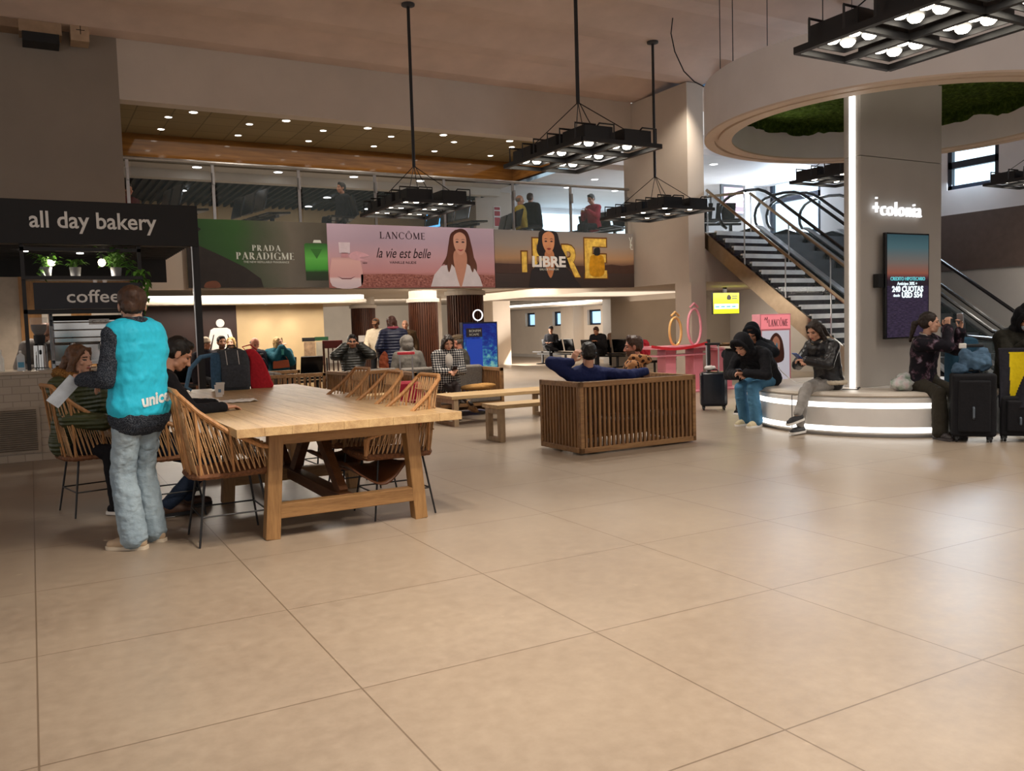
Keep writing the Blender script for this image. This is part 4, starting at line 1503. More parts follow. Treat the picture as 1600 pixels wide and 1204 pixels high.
# ------------------------------------------------------------------ serif lettering built from strokes
def serif_word(mb, word, x, z, h, gap=0.12, width=None, thick=0.15):
    """draws capitals into mb as flat outlines in the x-z plane (y = 0 .. -0.004); returns end x"""
    polys = []
    T, t_ = thick * h, 0.045 * h

    def bar(x0, z0, x1, z1, w):
        d = V(x1 - x0, z1 - z0, 0).normalized()
        n_ = V(-d.y, d.x, 0) * w / 2
        polys.append([(x0 + n_.x, z0 + n_.y), (x0 - n_.x, z0 - n_.y), (x1 - n_.x, z1 - n_.y), (x1 + n_.x, z1 + n_.y)])

    def arc(cx, cz, rx, rz, a0, a1, w_side, w_end):
        n_ = 14
        o_, i_ = [], []
        for q in range(n_ + 1):
            a = R(a0 + (a1 - a0) * q / n_)
            w = w_end + (w_side - w_end) * abs(math.cos(a)) ** 1.5
            o_.append((cx + rx * math.cos(a), cz + rz * math.sin(a)))
            i_.append((cx + (rx - w) * math.cos(a), cz + (rz - t_) * math.sin(a)))
        for q in range(n_):
            polys.append([o_[q], o_[q + 1], i_[q + 1], i_[q]])

    def stem(xx, z0=0, z1=1.0, foot=True, head=True, w=None):
        w = w or T
        bar(xx, z0 * h, xx, z1 * h, w)
        if foot:
            bar(xx - w * 0.5 - 0.07 * h, z0 * h + t_ / 2, xx + w * 0.5 + 0.07 * h, z0 * h + t_ / 2, t_)
        if head:
            bar(xx - w * 0.5 - 0.07 * h, z1 * h - t_ / 2, xx + w * 0.5 + 0.07 * h, z1 * h - t_ / 2, t_)
    start = len(mb.v)
    cx = 0
    for ch in word:
        polys.clear()
        if ch == ' ':
            cx += 0.4 * h
            continue
        if ch == 'L':
            stem(0.15 * h)
            bar(0.15 * h, t_ / 2, 0.58 * h, t_ / 2, t_)
            bar(0.57 * h, 0, 0.59 * h, 0.22 * h, t_)
            w = 0.62 * h
        elif ch == 'A':
            bar(0.12 * h, 0, 0.40 * h, h, t_ * 1.2)
            bar(0.40 * h, h, 0.70 * h, 0, T)
            bar(0.2 * h, 0.33 * h, 0.6 * h, 0.33 * h, t_)
            bar(0.0, t_ / 2, 0.24 * h, t_ / 2, t_)
            bar(0.56 * h, t_ / 2, 0.84 * h, t_ / 2, t_)
            w = 0.82 * h
        elif ch == 'N':
            stem(0.12 * h, w=t_ * 1.2)
            bar(0.12 * h, h, 0.72 * h, 0, T)
            stem(0.72 * h, foot=False, w=t_ * 1.2)
            w = 0.84 * h
        elif ch in 'CGOÔ':
            if ch in 'CG':
                arc(0.46 * h, 0.5 * h, 0.44 * h, 0.52 * h, 45, 315, T, t_)
                bar(0.78 * h, 0.72 * h, 0.80 * h, 0.92 * h, t_)
                if ch == 'G':
                    stem(0.76 * h, 0.02, 0.42, False, True)
                w = 0.86 * h
            else:
                arc(0.48 * h, 0.5 * h, 0.47 * h, 0.52 * h, 0, 360, T, t_)
                w = 0.96 * h
                if ch == 'Ô':
                    bar(0.30 * h, 1.10 * h, 0.48 * h, 1.24 * h, t_ * 1.3)
                    bar(0.48 * h, 1.24 * h, 0.66 * h, 1.10 * h, t_ * 1.3)
        elif ch == 'M':
            stem(0.12 * h, head=False, w=t_ * 1.2)
            bar(0.12 * h, h, 0.46 * h, 0.05 * h, T)
            bar(0.46 * h, 0.05 * h, 0.80 * h, h, t_ * 1.2)
            stem(0.82 * h, head=False)
            w = 0.98 * h
        elif ch == 'E':
            stem(0.15 * h)
            for zz, xx in ((t_ / 2, 0.58 * h), (0.5 * h, 0.46 * h), (h - t_ / 2, 0.55 * h)):
                bar(0.15 * h, zz, xx, zz, t_)
                bar(xx, zz - 0.09 * h if zz > 0.3 * h else 0, xx, zz + (0.09 * h if zz < 0.9 * h else 0), t_)
            w = 0.62 * h
        elif ch in 'PRD':
            stem(0.15 * h)
            if ch == 'D':
                arc(0.30 * h, 0.5 * h, 0.48 * h, 0.5 * h, -90, 90, T, t_)
                bar(0.15 * h, t_ / 2, 0.32 * h, t_ / 2, t_)
                bar(0.15 * h, h - t_ / 2, 0.32 * h, h - t_ / 2, t_)
                w = 0.84 * h
            else:
                arc(0.28 * h, 0.74 * h, 0.30 * h, 0.26 * h, -90, 90, T, t_)
                bar(0.15 * h, h - t_ / 2, 0.3 * h, h - t_ / 2, t_)
                bar(0.15 * h, 0.48 * h + t_ / 2, 0.3 * h, 0.48 * h + t_ / 2, t_)
                w = 0.60 * h
                if ch == 'R':
                    bar(0.32 * h, 0.48 * h, 0.64 * h, 0, T)
                    w = 0.72 * h
        elif ch == 'I':
            stem(0.15 * h)
            w = 0.32 * h
        for p in polys:
            mb.prism([(a + cx, b) for a, b in p], 0.004, (x, 0, z), ((1, 0, 0), (0, 0, 1), (0, -1, 0)))
        cx += w + gap * h
    if width:
        s_ = width / (cx - gap * h)
        for i in range(start, len(mb.v)):
            mb.v[i].x = x + (mb.v[i].x - x) * s_
        return x + width
    return x + cx


def smooth_poly(pts, n=5):
    out = []
    k = len(pts)
    for i in range(k):
        p0, p1, p2, p3 = [pts[(i + j - 1) % k] for j in range(4)]
        for q in range(n):
            u = q / n
            out.append(tuple(0.5 * ((2 * b) + (-a + c) * u + (2 * a - 5 * b + 4 * c - d) * u * u + (-a + 3 * b - 3 * c + d) * u ** 3) for a, b, c, d in zip(p0, p1, p2, p3)))
    return out


XZ = ((1, 0, 0), (0, 0, 1), (0, -1, 0))


def flat(name, pts, layer, mat, parent, smooth=True):
    """a printed patch of the advert: flat shape lying on the banner"""
    mb = MB().prism(smooth_poly(pts) if smooth else pts, 0.0015, (0, -0.0015 * layer, 0), XZ)
    return mb.build(name, mat, parent)


def print_mat(name, stops, axis='Z', lo=0.0, hi=1.17, nz=0.12, nscale=2.0, rough=0.35):
    t = NT(name)
    tc = t.n('TexCoord')
    sp = t.n('SeparateXYZ')
    t.l(tc.outputs['Object'], sp.inputs[0])
    f = t.math('DIVIDE', t.math('SUBTRACT', sp.outputs[axis], lo), hi - lo)
    n = t.noise(t.coord('Object'), nscale, 4)
    f = t.math('ADD', f, t.math('MULTIPLY', t.math('SUBTRACT', n, 0.5), nz * 2))
    t.base(t.ramp(f, [(p, lin(c)) for p, c in stops]))
    w = t.noise(t.coord('Object', (1, 1, 0.6)), 2.2, 2)
    t.bump(w, 0.12, 0.05)
    return t.set(rough)


BY = 15.48
# first advert, green
ad = thing('advertising_banner', 'dark green perfume advert banner with white lettering at left of mezzanine front', 'banner', (2.4, BY, 2.165))
MB().span((0, 0, 0), (2.45, 0.03, 1.175)).build('panel', print_mat('green_print', [(0.0, '#1d4a16'), (0.3, '#2f5a24'), (0.5, '#4c5440'), (0.72, '#6b6459'), (1.0, '#4a463c')], 'X', 0.0, 2.45, 0.14, 1.6), ad)
flat('dark_sleeve', [(0.0, 0.78), (0.2, 0.72), (0.55, 0.56), (0.95, 0.36), (1.22, 0.16), (1.26, 0.0), (0.0, 0.0)], 1, plain('ad_sleeve', '#2a2320', 0.5, 0, 0.2, 6), ad, False)
flat('dark_hair', [(0.0, 0.78), (0.25, 1.0), (0.02, 1.17), (0.0, 1.0)], 1, M['black_matt'], ad, False)
flat('face', [(0.02, 0.78), (0.02, 1.0), (0.14, 0.95), (0.18, 0.82), (0.13, 0.70), (0.05, 0.68)], 2, plain('ad_skin', '#8d5b42', 0.5), ad)
flat('hand', [(0.25, 0.02), (0.3, 0.1), (0.45, 0.12), (0.52, 0.06), (0.5, 0.0), (0.3, 0.0)], 2, plain('ad_skin_b', '#7a4a34', 0.5), ad)
w1 = plain('ad_white', '#d8dcd2', 0.5, 0, 0.03)
mb = MB()
serif_word(mb, 'PRADA', 1.09, 0.645, 0.105, 0.16, 0.50, 0.2)
serif_word(mb, 'PARADIGME', 0.81, 0.495, 0.125, 0.12, 1.02, 0.2)
o = mb.build('letters', w1, ad)
o.location = (0, -0.001, 0)
text('small_letters', 'THE NEW REFILLABLE FRAGRANCE', 0.05, (0.93, -0.002, 0.435), w1, ad, width=0.80)
gb = flat('green_bottle', [(2.03, 0.13), (2.44, 0.13), (2.45, 0.78), (2.42, 0.80), (2.05, 0.80), (2.02, 0.78)], 1, print_mat('bottle_green', [(0.0, '#1c2a12'), (0.22, '#1e3a14'), (0.3, '#3f9a30'), (0.6, '#5fb84c'), (0.9, '#3b7a34'), (1.0, '#2f5e2c')], 'Z', 0.13, 0.8, 0.05), ad, False)
flat('bottle_triangle', [(2.13, 0.70), (2.35, 0.70), (2.24, 0.52)], 2, plain('tri_green', '#34702c', 0.4), gb, False)
flat('bottle_cap', [(2.18, 0.81), (2.20, 0.86), (2.32, 0.86), (2.34, 0.81)], 1, w1, ad, False)

# second advert, pink
ad = thing('advertising_banner', 'pink perfume advert banner with smiling long haired figure in white blouse', 'banner', (4.85, BY, 2.155))
MB().span((0, 0, 0), (3.47, 0.03, 1.18)).build('panel', print_mat('pink_print', [(0.0, '#a0605c'), (0.18, '#a86a62'), (0.26, '#c98f92'), (0.5, '#c8a0aa'), (0.75, '#b7a0b2'), (1.0, '#bfa9bb')], 'Z', 0, 1.18, 0.05, 1.2), ad)
t = NT('city_print')
n = t.noise(t.coord('Object', (3, 1, 4)), 7, 5, 0.75)
t.base(t.ramp(n, [(0.35, lin('#5a2f2c')), (0.5, lin('#9a5a50')), (0.7, lin('#c9938a'))]))
flat('city_view', [(0.62, 0.02), (3.46, 0.02), (3.46, 0.24), (2.6, 0.27), (2.0, 0.24), (1.4, 0.27), (0.62, 0.25)], 1, t.set(0.5), ad, False)
bt_ = flat('pink_bottle', [(0.06, 0.04), (0.62, 0.04), (0.62, 0.5), (0.55, 0.56), (0.13, 0.56), (0.06, 0.5)], 1, print_mat('bottle_pink', [(0.0, '#d8c4cc'), (0.25, '#e6d0d4'), (0.32, '#d8a4a4'), (0.9, '#e2b4b0'), (1.0, '#d0a4a4')], 'Z', 0.04, 0.56, 0.03), ad)
flat('bottle_curve', [(0.16, 0.22), (0.25, 0.16), (0.42, 0.16), (0.52, 0.22), (0.42, 0.185), (0.25, 0.185)], 2, plain('curve_maroon', '#8a5a60', 0.4), bt_, False)
flat('bottle_cap', [(0.22, 0.64), (0.42, 0.64), (0.43, 0.84), (0.21, 0.84)], 2, plain('cap_lilac', '#dccbd4', 0.3), ad, False)
flat('bottle_neck', [(0.25, 0.56), (0.39, 0.56), (0.38, 0.65), (0.26, 0.65)], 2, plain('neck_pink', '#c9929a', 0.3), ad, False)
flat('ribbon', [(0.4, 0.6), (0.55, 0.68), (0.8, 0.60), (0.6, 0.56), (0.78, 0.5), (0.5, 0.52)], 2, plain('ribbon_pink', '#dba9b4', 0.5), ad)
ink = plain('ad_ink', '#3a2630', 0.5)
mb = MB()
serif_word(mb, 'LANCÔME', 1.02, 0.93, 0.125, 0.13, 0.93)
mb.build('letters', ink, ad)
text('script_letters', 'la vie est belle', 0.27, (0.93, -0.002, 0.57), plain('script_ink', '#2e1820', 0.5), ad, shear=0.35, width=1.12)
text('small_letters', 'VANILLE NUDE', 0.065, (1.20, -0.002, 0.46), ink, ad, width=0.55)
text('small_letters', 'NEW', 0.04, (0.66, -0.002, 0.45), ink, ad)
hairm = print_mat('hair_print', [(0.0, '#6b4434'), (0.5, '#5e3526'), (1.0, '#4a241a')], 'Z', 0.2, 1.18, 0.25, 9)
skinm = plain('print_skin', '#c48b74', 0.5, 0, 0.06)
flat('hair', [(2.62, 1.13), (2.76, 1.16), (2.88, 1.08), (2.95, 0.85), (2.98, 0.65), (3.06, 0.45), (3.04, 0.25), (2.95, 0.15), (2.75, 0.5), (2.5, 0.15), (2.36, 0.45), (2.28, 0.42), (2.4, 0.62), (2.45, 0.85), (2.5, 1.05)], 2, hairm, ad)
flat('blouse', [(2.04, 0.02), (2.12, 0.25), (2.28, 0.42), (2.50, 0.46), (2.66, 0.30), (2.82, 0.48), (3.02, 0.36), (3.12, 0.2), (3.18, 0.02)], 3, plain('print_white', '#d8cfd4', 0.5, 0, 0.08, 5), ad, False)
flat('neck', [(2.58, 0.72), (2.80, 0.72), (2.84, 0.5), (2.72, 0.05), (2.66, 0.05), (2.55, 0.5)], 4, skinm, ad)
f_ = flat('face', [(2.57, 1.02), (2.70, 1.09), (2.82, 1.02), (2.84, 0.86), (2.80, 0.72), (2.71, 0.64), (2.62, 0.70), (2.56, 0.86)], 5, plain('print_face', '#cf9a84', 0.5, 0, 0.05), ad)
for x in (2.635, 2.765):
    flat('eye', [(x - 0.035, 0.895), (x, 0.915), (x + 0.035, 0.895), (x, 0.88)], 6, ink, f_)
    flat('brow', [(x - 0.045, 0.94), (x, 0.955), (x + 0.045, 0.94), (x, 0.945)], 6, ink, f_)
flat('mouth', [(2.64, 0.755), (2.70, 0.745), (2.77, 0.755), (2.71, 0.715)], 6, plain('lip_red', '#a84a48', 0.4), f_)
for s in (-1, 1):
    flat('hair', [(2.70 + s * 0.02, 1.13), (2.70 + s * 0.10, 1.10), (2.70 + s * 0.155, 0.92), (2.70 + s * 0.17, 0.6), (2.70 + s * 0.26, 0.3), (2.70 + s * 0.30, 0.55), (2.70 + s * 0.22, 0.95), (2.70 + s * 0.12, 1.12)], 7, hairm, ad)

# third advert, gold on dusk grey
ad = thing('advertising_banner', 'dusk coloured perfume advert banner with golden giant letters at right', 'banner', (8.33, BY, 2.145))
MB().span((0, 0, 0), (3.52, 0.03, 1.18)).build('panel', print_mat('dusk_print', [(0.0, '#3a2e2a'), (0.35, '#453632'), (0.42, '#785c4a'), (0.52, '#b08a66'), (0.75, '#968a80'), (1.0, '#807c7a')], 'Z', 0, 1.18, 0.05, 1.5), ad)
flat('mountains', [(0.0, 0.50), (0.5, 0.49), (1.4, 0.50), (2.0, 0.46), (2.6, 0.46), (2.9, 0.50), (3.2, 0.47), (3.52, 0.50), (3.52, 0.3), (0, 0.3)], 1, plain('dusk_brown', '#452d24', 0.5), ad, False)
gold = plain('gold_print', '#f2bc55', 0.35, 0, 0.4, 9)
goldd = plain('gold_dark', '#6b4218', 0.4)


def big_letter(ch, x, z, h, w):
    me_ = text('gilded_letter', ch, 1.0, (x, -0.003, z), gold, ad, bold=0.03, depth=0.002)
    for src in (me_,):
        xs = [v.co.x for v in src.data.vertices]
        zs = [v.co.z for v in src.data.vertices]
        for v in src.data.vertices:
            v.co.x = (v.co.x - min(xs)) / (max(xs) - min(xs)) * w
            v.co.z = (v.co.z - min(zs)) / (max(zs) - min(zs)) * h
    e_ = text('letter_edge', ch, 1.0, (x - 0.03, -0.002, z - 0.02), goldd, ad, bold=0.05, depth=0.001)
    xs = [v.co.x for v in e_.data.vertices]
    zs = [v.co.z for v in e_.data.vertices]
    for v in e_.data.vertices:
        v.co.x = (v.co.x - min(xs)) / (max(xs) - min(xs)) * (w + 0.06)
        v.co.z = (v.co.z - min(zs)) / (max(zs) - min(zs)) * (h + 0.05)


big_letter('I', 0.63, 0.32, 0.42, 0.12)
big_letter('B', 0.9, 0.4, 0.62, 0.3)
big_letter('R', 1.62, 0.22, 0.68, 0.46)
big_letter('E', 2.20, 0.20, 0.85, 0.58)
flat('dark_suit', [(0.78, 0.0), (0.85, 0.35), (1.05, 0.55), (1.3, 0.60), (1.6, 0.55), (1.85, 0.3), (2.1, 0.0)], 3, plain('suit_print', '#241f22', 0.5), ad, False)
flat('hair', [(1.08, 1.17), (1.3, 1.19), (1.5, 1.15), (1.58, 0.9), (1.75, 0.6), (1.8, 0.4), (1.5, 0.55), (1.15, 0.6), (1.0, 0.75), (1.04, 1.0)], 4, plain('ad_black_hair', '#1d1416', 0.5), ad)
flat('neck', [(1.2, 0.75), (1.40, 0.75), (1.42, 0.45), (1.32, 0.2), (1.2, 0.45)], 5, plain('print_skin_c', '#b87850', 0.5), ad)
f_ = flat('face', [(1.15, 1.10), (1.30, 1.17), (1.42, 1.10), (1.43, 0.92), (1.38, 0.78), (1.29, 0.70), (1.2, 0.78), (1.14, 0.92)], 6, plain('print_skin_d', '#c98a62', 0.5), ad)
for x in (1.22, 1.36):
    flat('eye', [(x - 0.035, 0.965), (x, 0.985), (x + 0.035, 0.965), (x, 0.95)], 7, ink, f_)
    flat('brow', [(x - 0.045, 1.01), (x, 1.03), (x + 0.045, 1.01), (x, 1.015)], 7, ink, f_)
flat('mouth', [(1.235, 0.815), (1.29, 0.83), (1.345, 0.815), (1.29, 0.785)], 7, plain('lip_red_b', '#8f3a34', 0.4), f_)
text('letters', 'LIBRE', 0.3, (0.86, -0.014, 0.44), plain('libre_white', '#e6e2de', 0.4), ad, bold=0.012, width=0.83)
text('small_letters', 'EAU DE PARFUM', 0.06, (1.05, -0.014, 0.36), w1, ad, width=0.46)
gbt = flat('gold_bottle', [(2.34, 0.27), (2.68, 0.27), (2.70, 0.62), (2.6, 0.70), (2.42, 0.70), (2.33, 0.62)], 5, plain('bottle_gold', '#c98f1e', 0.25, 0, 0.3, 7), ad)
flat('bottle_cap', [(2.45, 0.70), (2.45, 0.83), (2.57, 0.86), (2.6, 0.80), (2.58, 0.70)], 6, M['black_matt'], ad)
mono = MB()
for a, b in (((3.40, 1.10), (3.44, 1.00)), ((3.48, 1.11), (3.42, 0.92)), ((3.42, 0.99), (3.47, 0.93)), ((3.47, 0.93), (3.41, 0.88)), ((3.44, 0.95), (3.44, 0.84)), ((3.44, 0.84), (3.50, 0.84))):
    mono.bar((a[0], -0.003, a[1]), (b[0], -0.003, b[1]), 0.016, 0.002, (0, 1, 0))
mono.build('monogram', w1, ad)

# ------------------------------------------------------------------ signs and screens
tv = thing('information_screen', 'yellow and pale blue screen hung under the mezzanine by the stair', 'screen', (14.64, 16.0, 1.50))
MB().span((0, 0, 0), (0.87, 0.05, 0.53)).build('casing', M['black_matt'], tv)
MB().span((0.015, -0.004, 0.015), (0.855, 0.0, 0.515)).build('yellow_picture', emit('screen_yellow', '#c9d21e', 0.9), tv)
MB().span((0.04, -0.006, 0.13), (0.83, -0.004, 0.25)).build('blue_stripe', emit('screen_blue', '#9fd4e0', 0.9), tv)
mb = MB().prism(smooth_poly([(0.46, 0.36), (0.46, 0.44), (0.52, 0.48), (0.58, 0.44), (0.58, 0.36)]), 0.002, (0, -0.006, 0), XZ)
mb.build('house_mark', M['black_matt'], tv)
for i in range(4):
    MB().span((0.08 + i * 0.18, -0.008, 0.17), (0.2 + i * 0.18, -0.006, 0.20)).build('caption_line', plain('cap_teal', '#4c8fa0', 0.5), tv)
for i in range(2):
    MB().span((0.62, -0.006, 0.37 + i * 0.06), (0.80, -0.004, 0.40 + i * 0.06)).build('caption_line', M['dark_grey'], tv)
MB().span((0.38, 0.02, 0.53), (0.48, 0.06, 0.66)).build('ceiling_bracket', M['black_matt'], tv)

pink = plain('pink_lacquer', '#e0909c', 0.35, 0, 0.04)
tt = thing('display_totem', 'pink lightbox stand with portrait behind the bench by the stair', 'display stand', (11.3, 11.15, 0))
MB().span((0, 0, 0.0), (0.76, 0.2, 1.44)).build('box', pink, tt, bevel=0.006)
MB().span((0.02, -0.004, 1.17), (0.74, 0.0, 1.42)).build('pink_header', emit('pink_glow', '#e8848c', 0.55), tt)
MB().span((0.04, -0.004, 0.1), (0.72, 0.0, 1.14)).build('portrait_panel', emit('grey_glow', '#b8b6c2', 0.5), tt)
mb = MB()
serif_word(mb, 'LANCÔME', 0.20, 1.22, 0.12, 0.1, 0.48)
o = mb.build('letters', ink, tt)
o.location = (0, -0.006, 0)
MB().path([V(0.1, -0.008, 1.33), V(0.12, -0.008, 1.38), V(0.14, -0.008, 1.33), V(0.17, -0.008, 1.39), V(0.17, -0.008, 1.28)], 0.006, 5).build('rose_mark', ink, tt)
flat('portrait_hair', [(0.22, 0.6), (0.22, 0.95), (0.38, 1.1), (0.54, 0.95), (0.56, 0.6)], 4, plain('port_hair', '#4a241c', 0.5), tt)
flat('portrait_face', [(0.30, 0.78), (0.29, 0.95), (0.38, 1.04), (0.47, 0.95), (0.46, 0.78), (0.38, 0.68)], 6, plain('port_face', '#c48a74', 0.5), tt)

pd = thing('display_table', 'pink display table with two large ring shapes standing on it', 'display stand', (10.3, 12.75, 0))
mb = MB()
mb.span((0.0, 0, 0.83), (1.45, 0.5, 0.89)).span((1.1, 0.1, 0.77), (2.1, 0.5, 0.82))
mb.build('top', pink, pd, bevel=0.005)
for x, w in ((0.27, 0.25), (0.97, 0.23), (1.62, 0.1), (1.80, 0.16)):
    MB().span((x, 0.12, 0.0), (x + w, 0.38, 0.83 if x < 1.2 else 0.78)).build('leg', pink, pd, bevel=0.004)
MB().span((0.0, 0.05, 0.69), (1.3, 0.45, 0.72)).build('shelf', pink, pd)
MB().span((0.1, -0.25, 0.0), (2.2, 0.6, 0.025)).build('base_plate', pink, pd)
gold_l = plain('gold_lacquer', '#d9a868', 0.3, 0.2, 0.08)
for (cx, h, w, mt) in ((0.58, 0.54, 0.29, gold_l), (1.06, 0.70, 0.33, pink)):
    mb = MB()
    pts = [V(cx + w / 2 * math.cos(a), 0.2, 0.89 + h / 2 + h / 2 * math.sin(a)) for a in [2 * math.pi * i / 40 for i in range(40)]]
    mb.path(pts, 0.026, 8, closed=True)
    r_ = mb.build('ring', mt, pd, smooth='all')
    MB().path([(cx - 0.1, 0.2, 0.89 + h + 0.03), (cx, 0.2, 0.89 + h + 0.11), (cx + 0.1, 0.2, 0.89 + h + 0.03)], 0.022, 6).build('circumflex', mt, r_)

sp_ = thing('barrier_post', 'black queue post with red belt in front of the pink display', 'barrier', (11.15, 12.92 - 0.6, 0))
MB().tube((0, 0, 0.02), (0, 0, 1.0), 0.032, None, 14).build('post', M['black_matt'], sp_)
MB().lathe([(0, 0), (0.17, 0), (0.17, 0.015), (0.05, 0.04), (0, 0.04)], n=24).build('foot', M['black_matt'], sp_)
mb = MB()
pts = [(-0.02 - 1.3 * i / 12, 0.05 * i / 12, 0.94 - 0.09 * math.sin(math.pi * i / 12 * 0.9)) for i in range(13)]
for a, b in zip(pts[:-1], pts[1:]):
    mb.bar(a, b, 0.003, 0.05, (0, 0, 1))
mb.build('red_belt', plain('belt_red', '#c8202c', 0.5), sp_)

lb = thing('light_box', 'blue backlit picture box with ice landscape by the timber column', 'light box', (7.6, 15.6, 0.0))
MB().span((0, 0, 0.0), (0.8, 0.12, 1.46)).build('casing', plain('box_navy', '#0c1638', 0.4), lb)
t = NT('ice_picture')
n = t.noise(t.coord('Object', (2, 1, 3)), 3.2, 6, 0.7)
tc = t.n('TexCoord')
s3 = t.n('SeparateXYZ')
t.l(tc.outputs['Object'], s3.inputs[0])
f = t.math('ADD', n, t.math('MULTIPLY', t.math('SUBTRACT', 1.1, s3.outputs['Z']), 0.35))
c = t.ramp(f, [(0.4, lin('#10248c')), (0.55, lin('#1d4cae')), (0.66, lin('#4fa8c4')), (0.76, lin('#9fe0d0'))])
t.base((0.01, 0.01, 0.02))
t.l(c, t.b.inputs['Emission Color'])
t.b.inputs['Emission Strength'].default_value = 0.55
MB().span((0.02, -0.004, 0.38), (0.78, 0.0, 1.43)).build('picture', t.set(0.2), lb)
MB().span((0.08, -0.012, 0.36), (0.44, -0.004, 1.12)).build('left_panel', emit('panel_blue', '#1c3fa4', 0.5), lb)
MB().span((0.08, -0.014, 1.16), (0.44, -0.004, 1.34)).build('name_plate', plain('plate_dark', '#2a2436', 0.4), lb)
text('letters', 'MONTEREY', 0.07, (0.12, -0.018, 1.265), w1, lb, width=0.29) if False else text('letters', 'BONFIM', 0.07, (0.14, -0.018, 1.26), w1, lb, width=0.26)
text('letters', 'SCAPE', 0.06, (0.14, -0.018, 1.19), w1, lb, width=0.22)
mb = MB()
mb.path([V(0.36 + 0.105 * math.cos(a), 0.0, 1.6 + 0.105 * math.sin(a)) for a in [2 * math.pi * i / 30 for i in range(30)]], 0.014, 6, closed=True)
mb.build('white_ring', emit('ring_white', (0.9, 0.9, 0.95), 0.9), lb)
MB().tube((0.36, 0.02, 1.44), (0.36, 0.02, 1.5), 0.01).build('ring_stem', M['white'], lb)

fp = thing('safety_poster', 'red and white fire safety poster on the mezzanine back wall', 'poster', (10.5, 19.5, 3.9))
MB().span((0, 0, 0), (0.2, 0.012, 0.52)).build('sheet', M['white_paper'], fp)
for z0, z1 in ((0.02, 0.24), (0.28, 0.40), (0.43, 0.50)):
    MB().span((0.02, -0.003, z0), (0.18, 0.0, z1)).build('red_block', plain('poster_red', '#a8202c', 0.5), fp)
MB().span((-0.5, 0.012, -0.7), (0.5, 0.05, 1.3)).build('backing_wall', M['plaster'], fp)
st2 = thing('display_screen', 'tilted bright blue screen behind the pink advert top', 'screen', (8.2, 18.2, 3.55), R(15))
MB().box((0, 0, 0.2), (0.46, 0.04, 0.46), (R(-12), R(14), 0)).build('casing', M['black_matt'], st2)
MB().box((0, -0.024, 0.2), (0.40, 0.01, 0.40), (R(-12), R(14), 0)).build('picture', emit('blue_glow', (0.1, 0.45, 0.9), 1.2), st2)
MB().tube((0, 0, -0.35), (0, 0, 0.1), 0.02).build('stand', M['black_matt'], st2)

pk = thing('lit_sign', 'pink lit sign in dark frame above the stair landing', 'sign', (15.42, 16.5, 4.03))
MB().span((0, 0, 0), (0.74, 0.05, 0.75)).build('frame', M['black_matt'], pk)
MB().span((0.09, -0.004, 0.04), (0.74, 0.0, 0.68)).build('pink_face', emit('pink_face', '#b07888', 0.9), pk)
text('letters', 'ES', 0.36, (0.22, -0.01, 0.34), emit('pale_letters', (1, 0.9, 0.95), 1.6), pk, width=0.5)
MB().span((0.0, -0.006, 0.08), (0.74, 0.0, 0.2)).build('dark_band', plain('pk_band', '#5c3038', 0.5), pk)

# loudspeaker box on the east wall
sk = thing('wall_speaker', 'grey wall mounted box on bluish post at the right edge', 'speaker', (16.86, 9.2, 1.75))
MB().span((-0.05, -0.13, 0), (0.12, 0.13, 0.48)).build('box', plain('spk_grey', '#5a5e62', 0.5), sk, bevel=0.02)
MB().span((-0.06, -0.1, 0.08), (-0.05, 0.1, 0.3)).build('panel', M['dark_grey'], sk)
MB().tube((0.02, 0.0, -1.75), (0.02, 0, 0.0), 0.012).build('cable', M['dark_grey'], sk)
slab('trim_10', (16.92, 9.0, 0), (17.0, 9.5, 2.24), plain('pale_blue_paint', '#b8c8d8', 0.5))

# patched bulkhead and duct opening near the ceiling at top left
du = thing('ceiling_duct', 'beige boxed duct with dark rectangular opening at top left under ceiling', 'duct', (0.0, 15.2, 5.86))
MB().span((0.16, -0.05, 0.03), (0.66, 0.33, 0.17)).build('dark_opening', M['black_matt'], du)
MB().span((0.12, -0.02, 0.17), (0.70, 0.34, 0.36)).build('box', plain('duct_beige', '#a88c70', 0.7), du)
MB().span((-0.6, 0.0, 0.22), (0.12, 0.34, 0.5)).build('side_box', plain('duct_brown', '#8f745c', 0.7), du)
MB().span((0.82, -0.04, 0.12), (1.08, 0.3, 0.7)).build('hanging_panel', plain('duct_pale', '#b89c80', 0.7), du)
mb = MB().span((0.90, -0.045, 0.28), (1.02, -0.04, 0.29)).span((0.955, -0.045, 0.22), (0.965, -0.04, 0.36))
mb.build('cross_mark', M['black_matt'], du)

cab = MB().path([(9.46, 11.2, 6.3), (9.42, 11.2, 6.05), (9.45, 11.15, 5.75), (9.55, 11.05, 5.42), (9.7, 10.97, 5.25), (9.9, 10.9, 5.15), (10.2, 8.6, 4.33)], 0.010, 5).build('hanging_cable', M['black_matt'])
tag(cab, 'loose black cable drooping from the ceiling to the ring canopy', 'cable')

# ------------------------------------------------------------------ things on the long table
def soft_bag(mb, c, size, top=0.8, n=14):
    """a rounded upright bag body"""
    vs, fs = [], []
    prof = [(0.0, 0.0), (0.92, 0.0), (1.0, 0.08), (1.0, 0.55), (0.95, 0.8), (top, 0.95), (top * 0.6, 1.0), (0.0, 1.0)]
    for r, z in prof:
        for j in range(n * 2):
            a = math.pi * j / n
            ca, sa = math.cos(a), math.sin(a)
            e = 0.55
            vs.append((c[0] + size[0] / 2 * r * math.copysign(abs(ca) ** e, ca), c[1] + size[1] / 2 * r * math.copysign(abs(sa) ** e, sa), c[2] + size[2] * z))
    m = n * 2
    for i in range(len(prof) - 1):
        for j in range(m):
            fs.append((i * m + j, i * m + (j + 1) % m, (i + 1) * m + (j + 1) % m, (i + 1) * m + j))
    mb.add(vs, fs)
    return mb


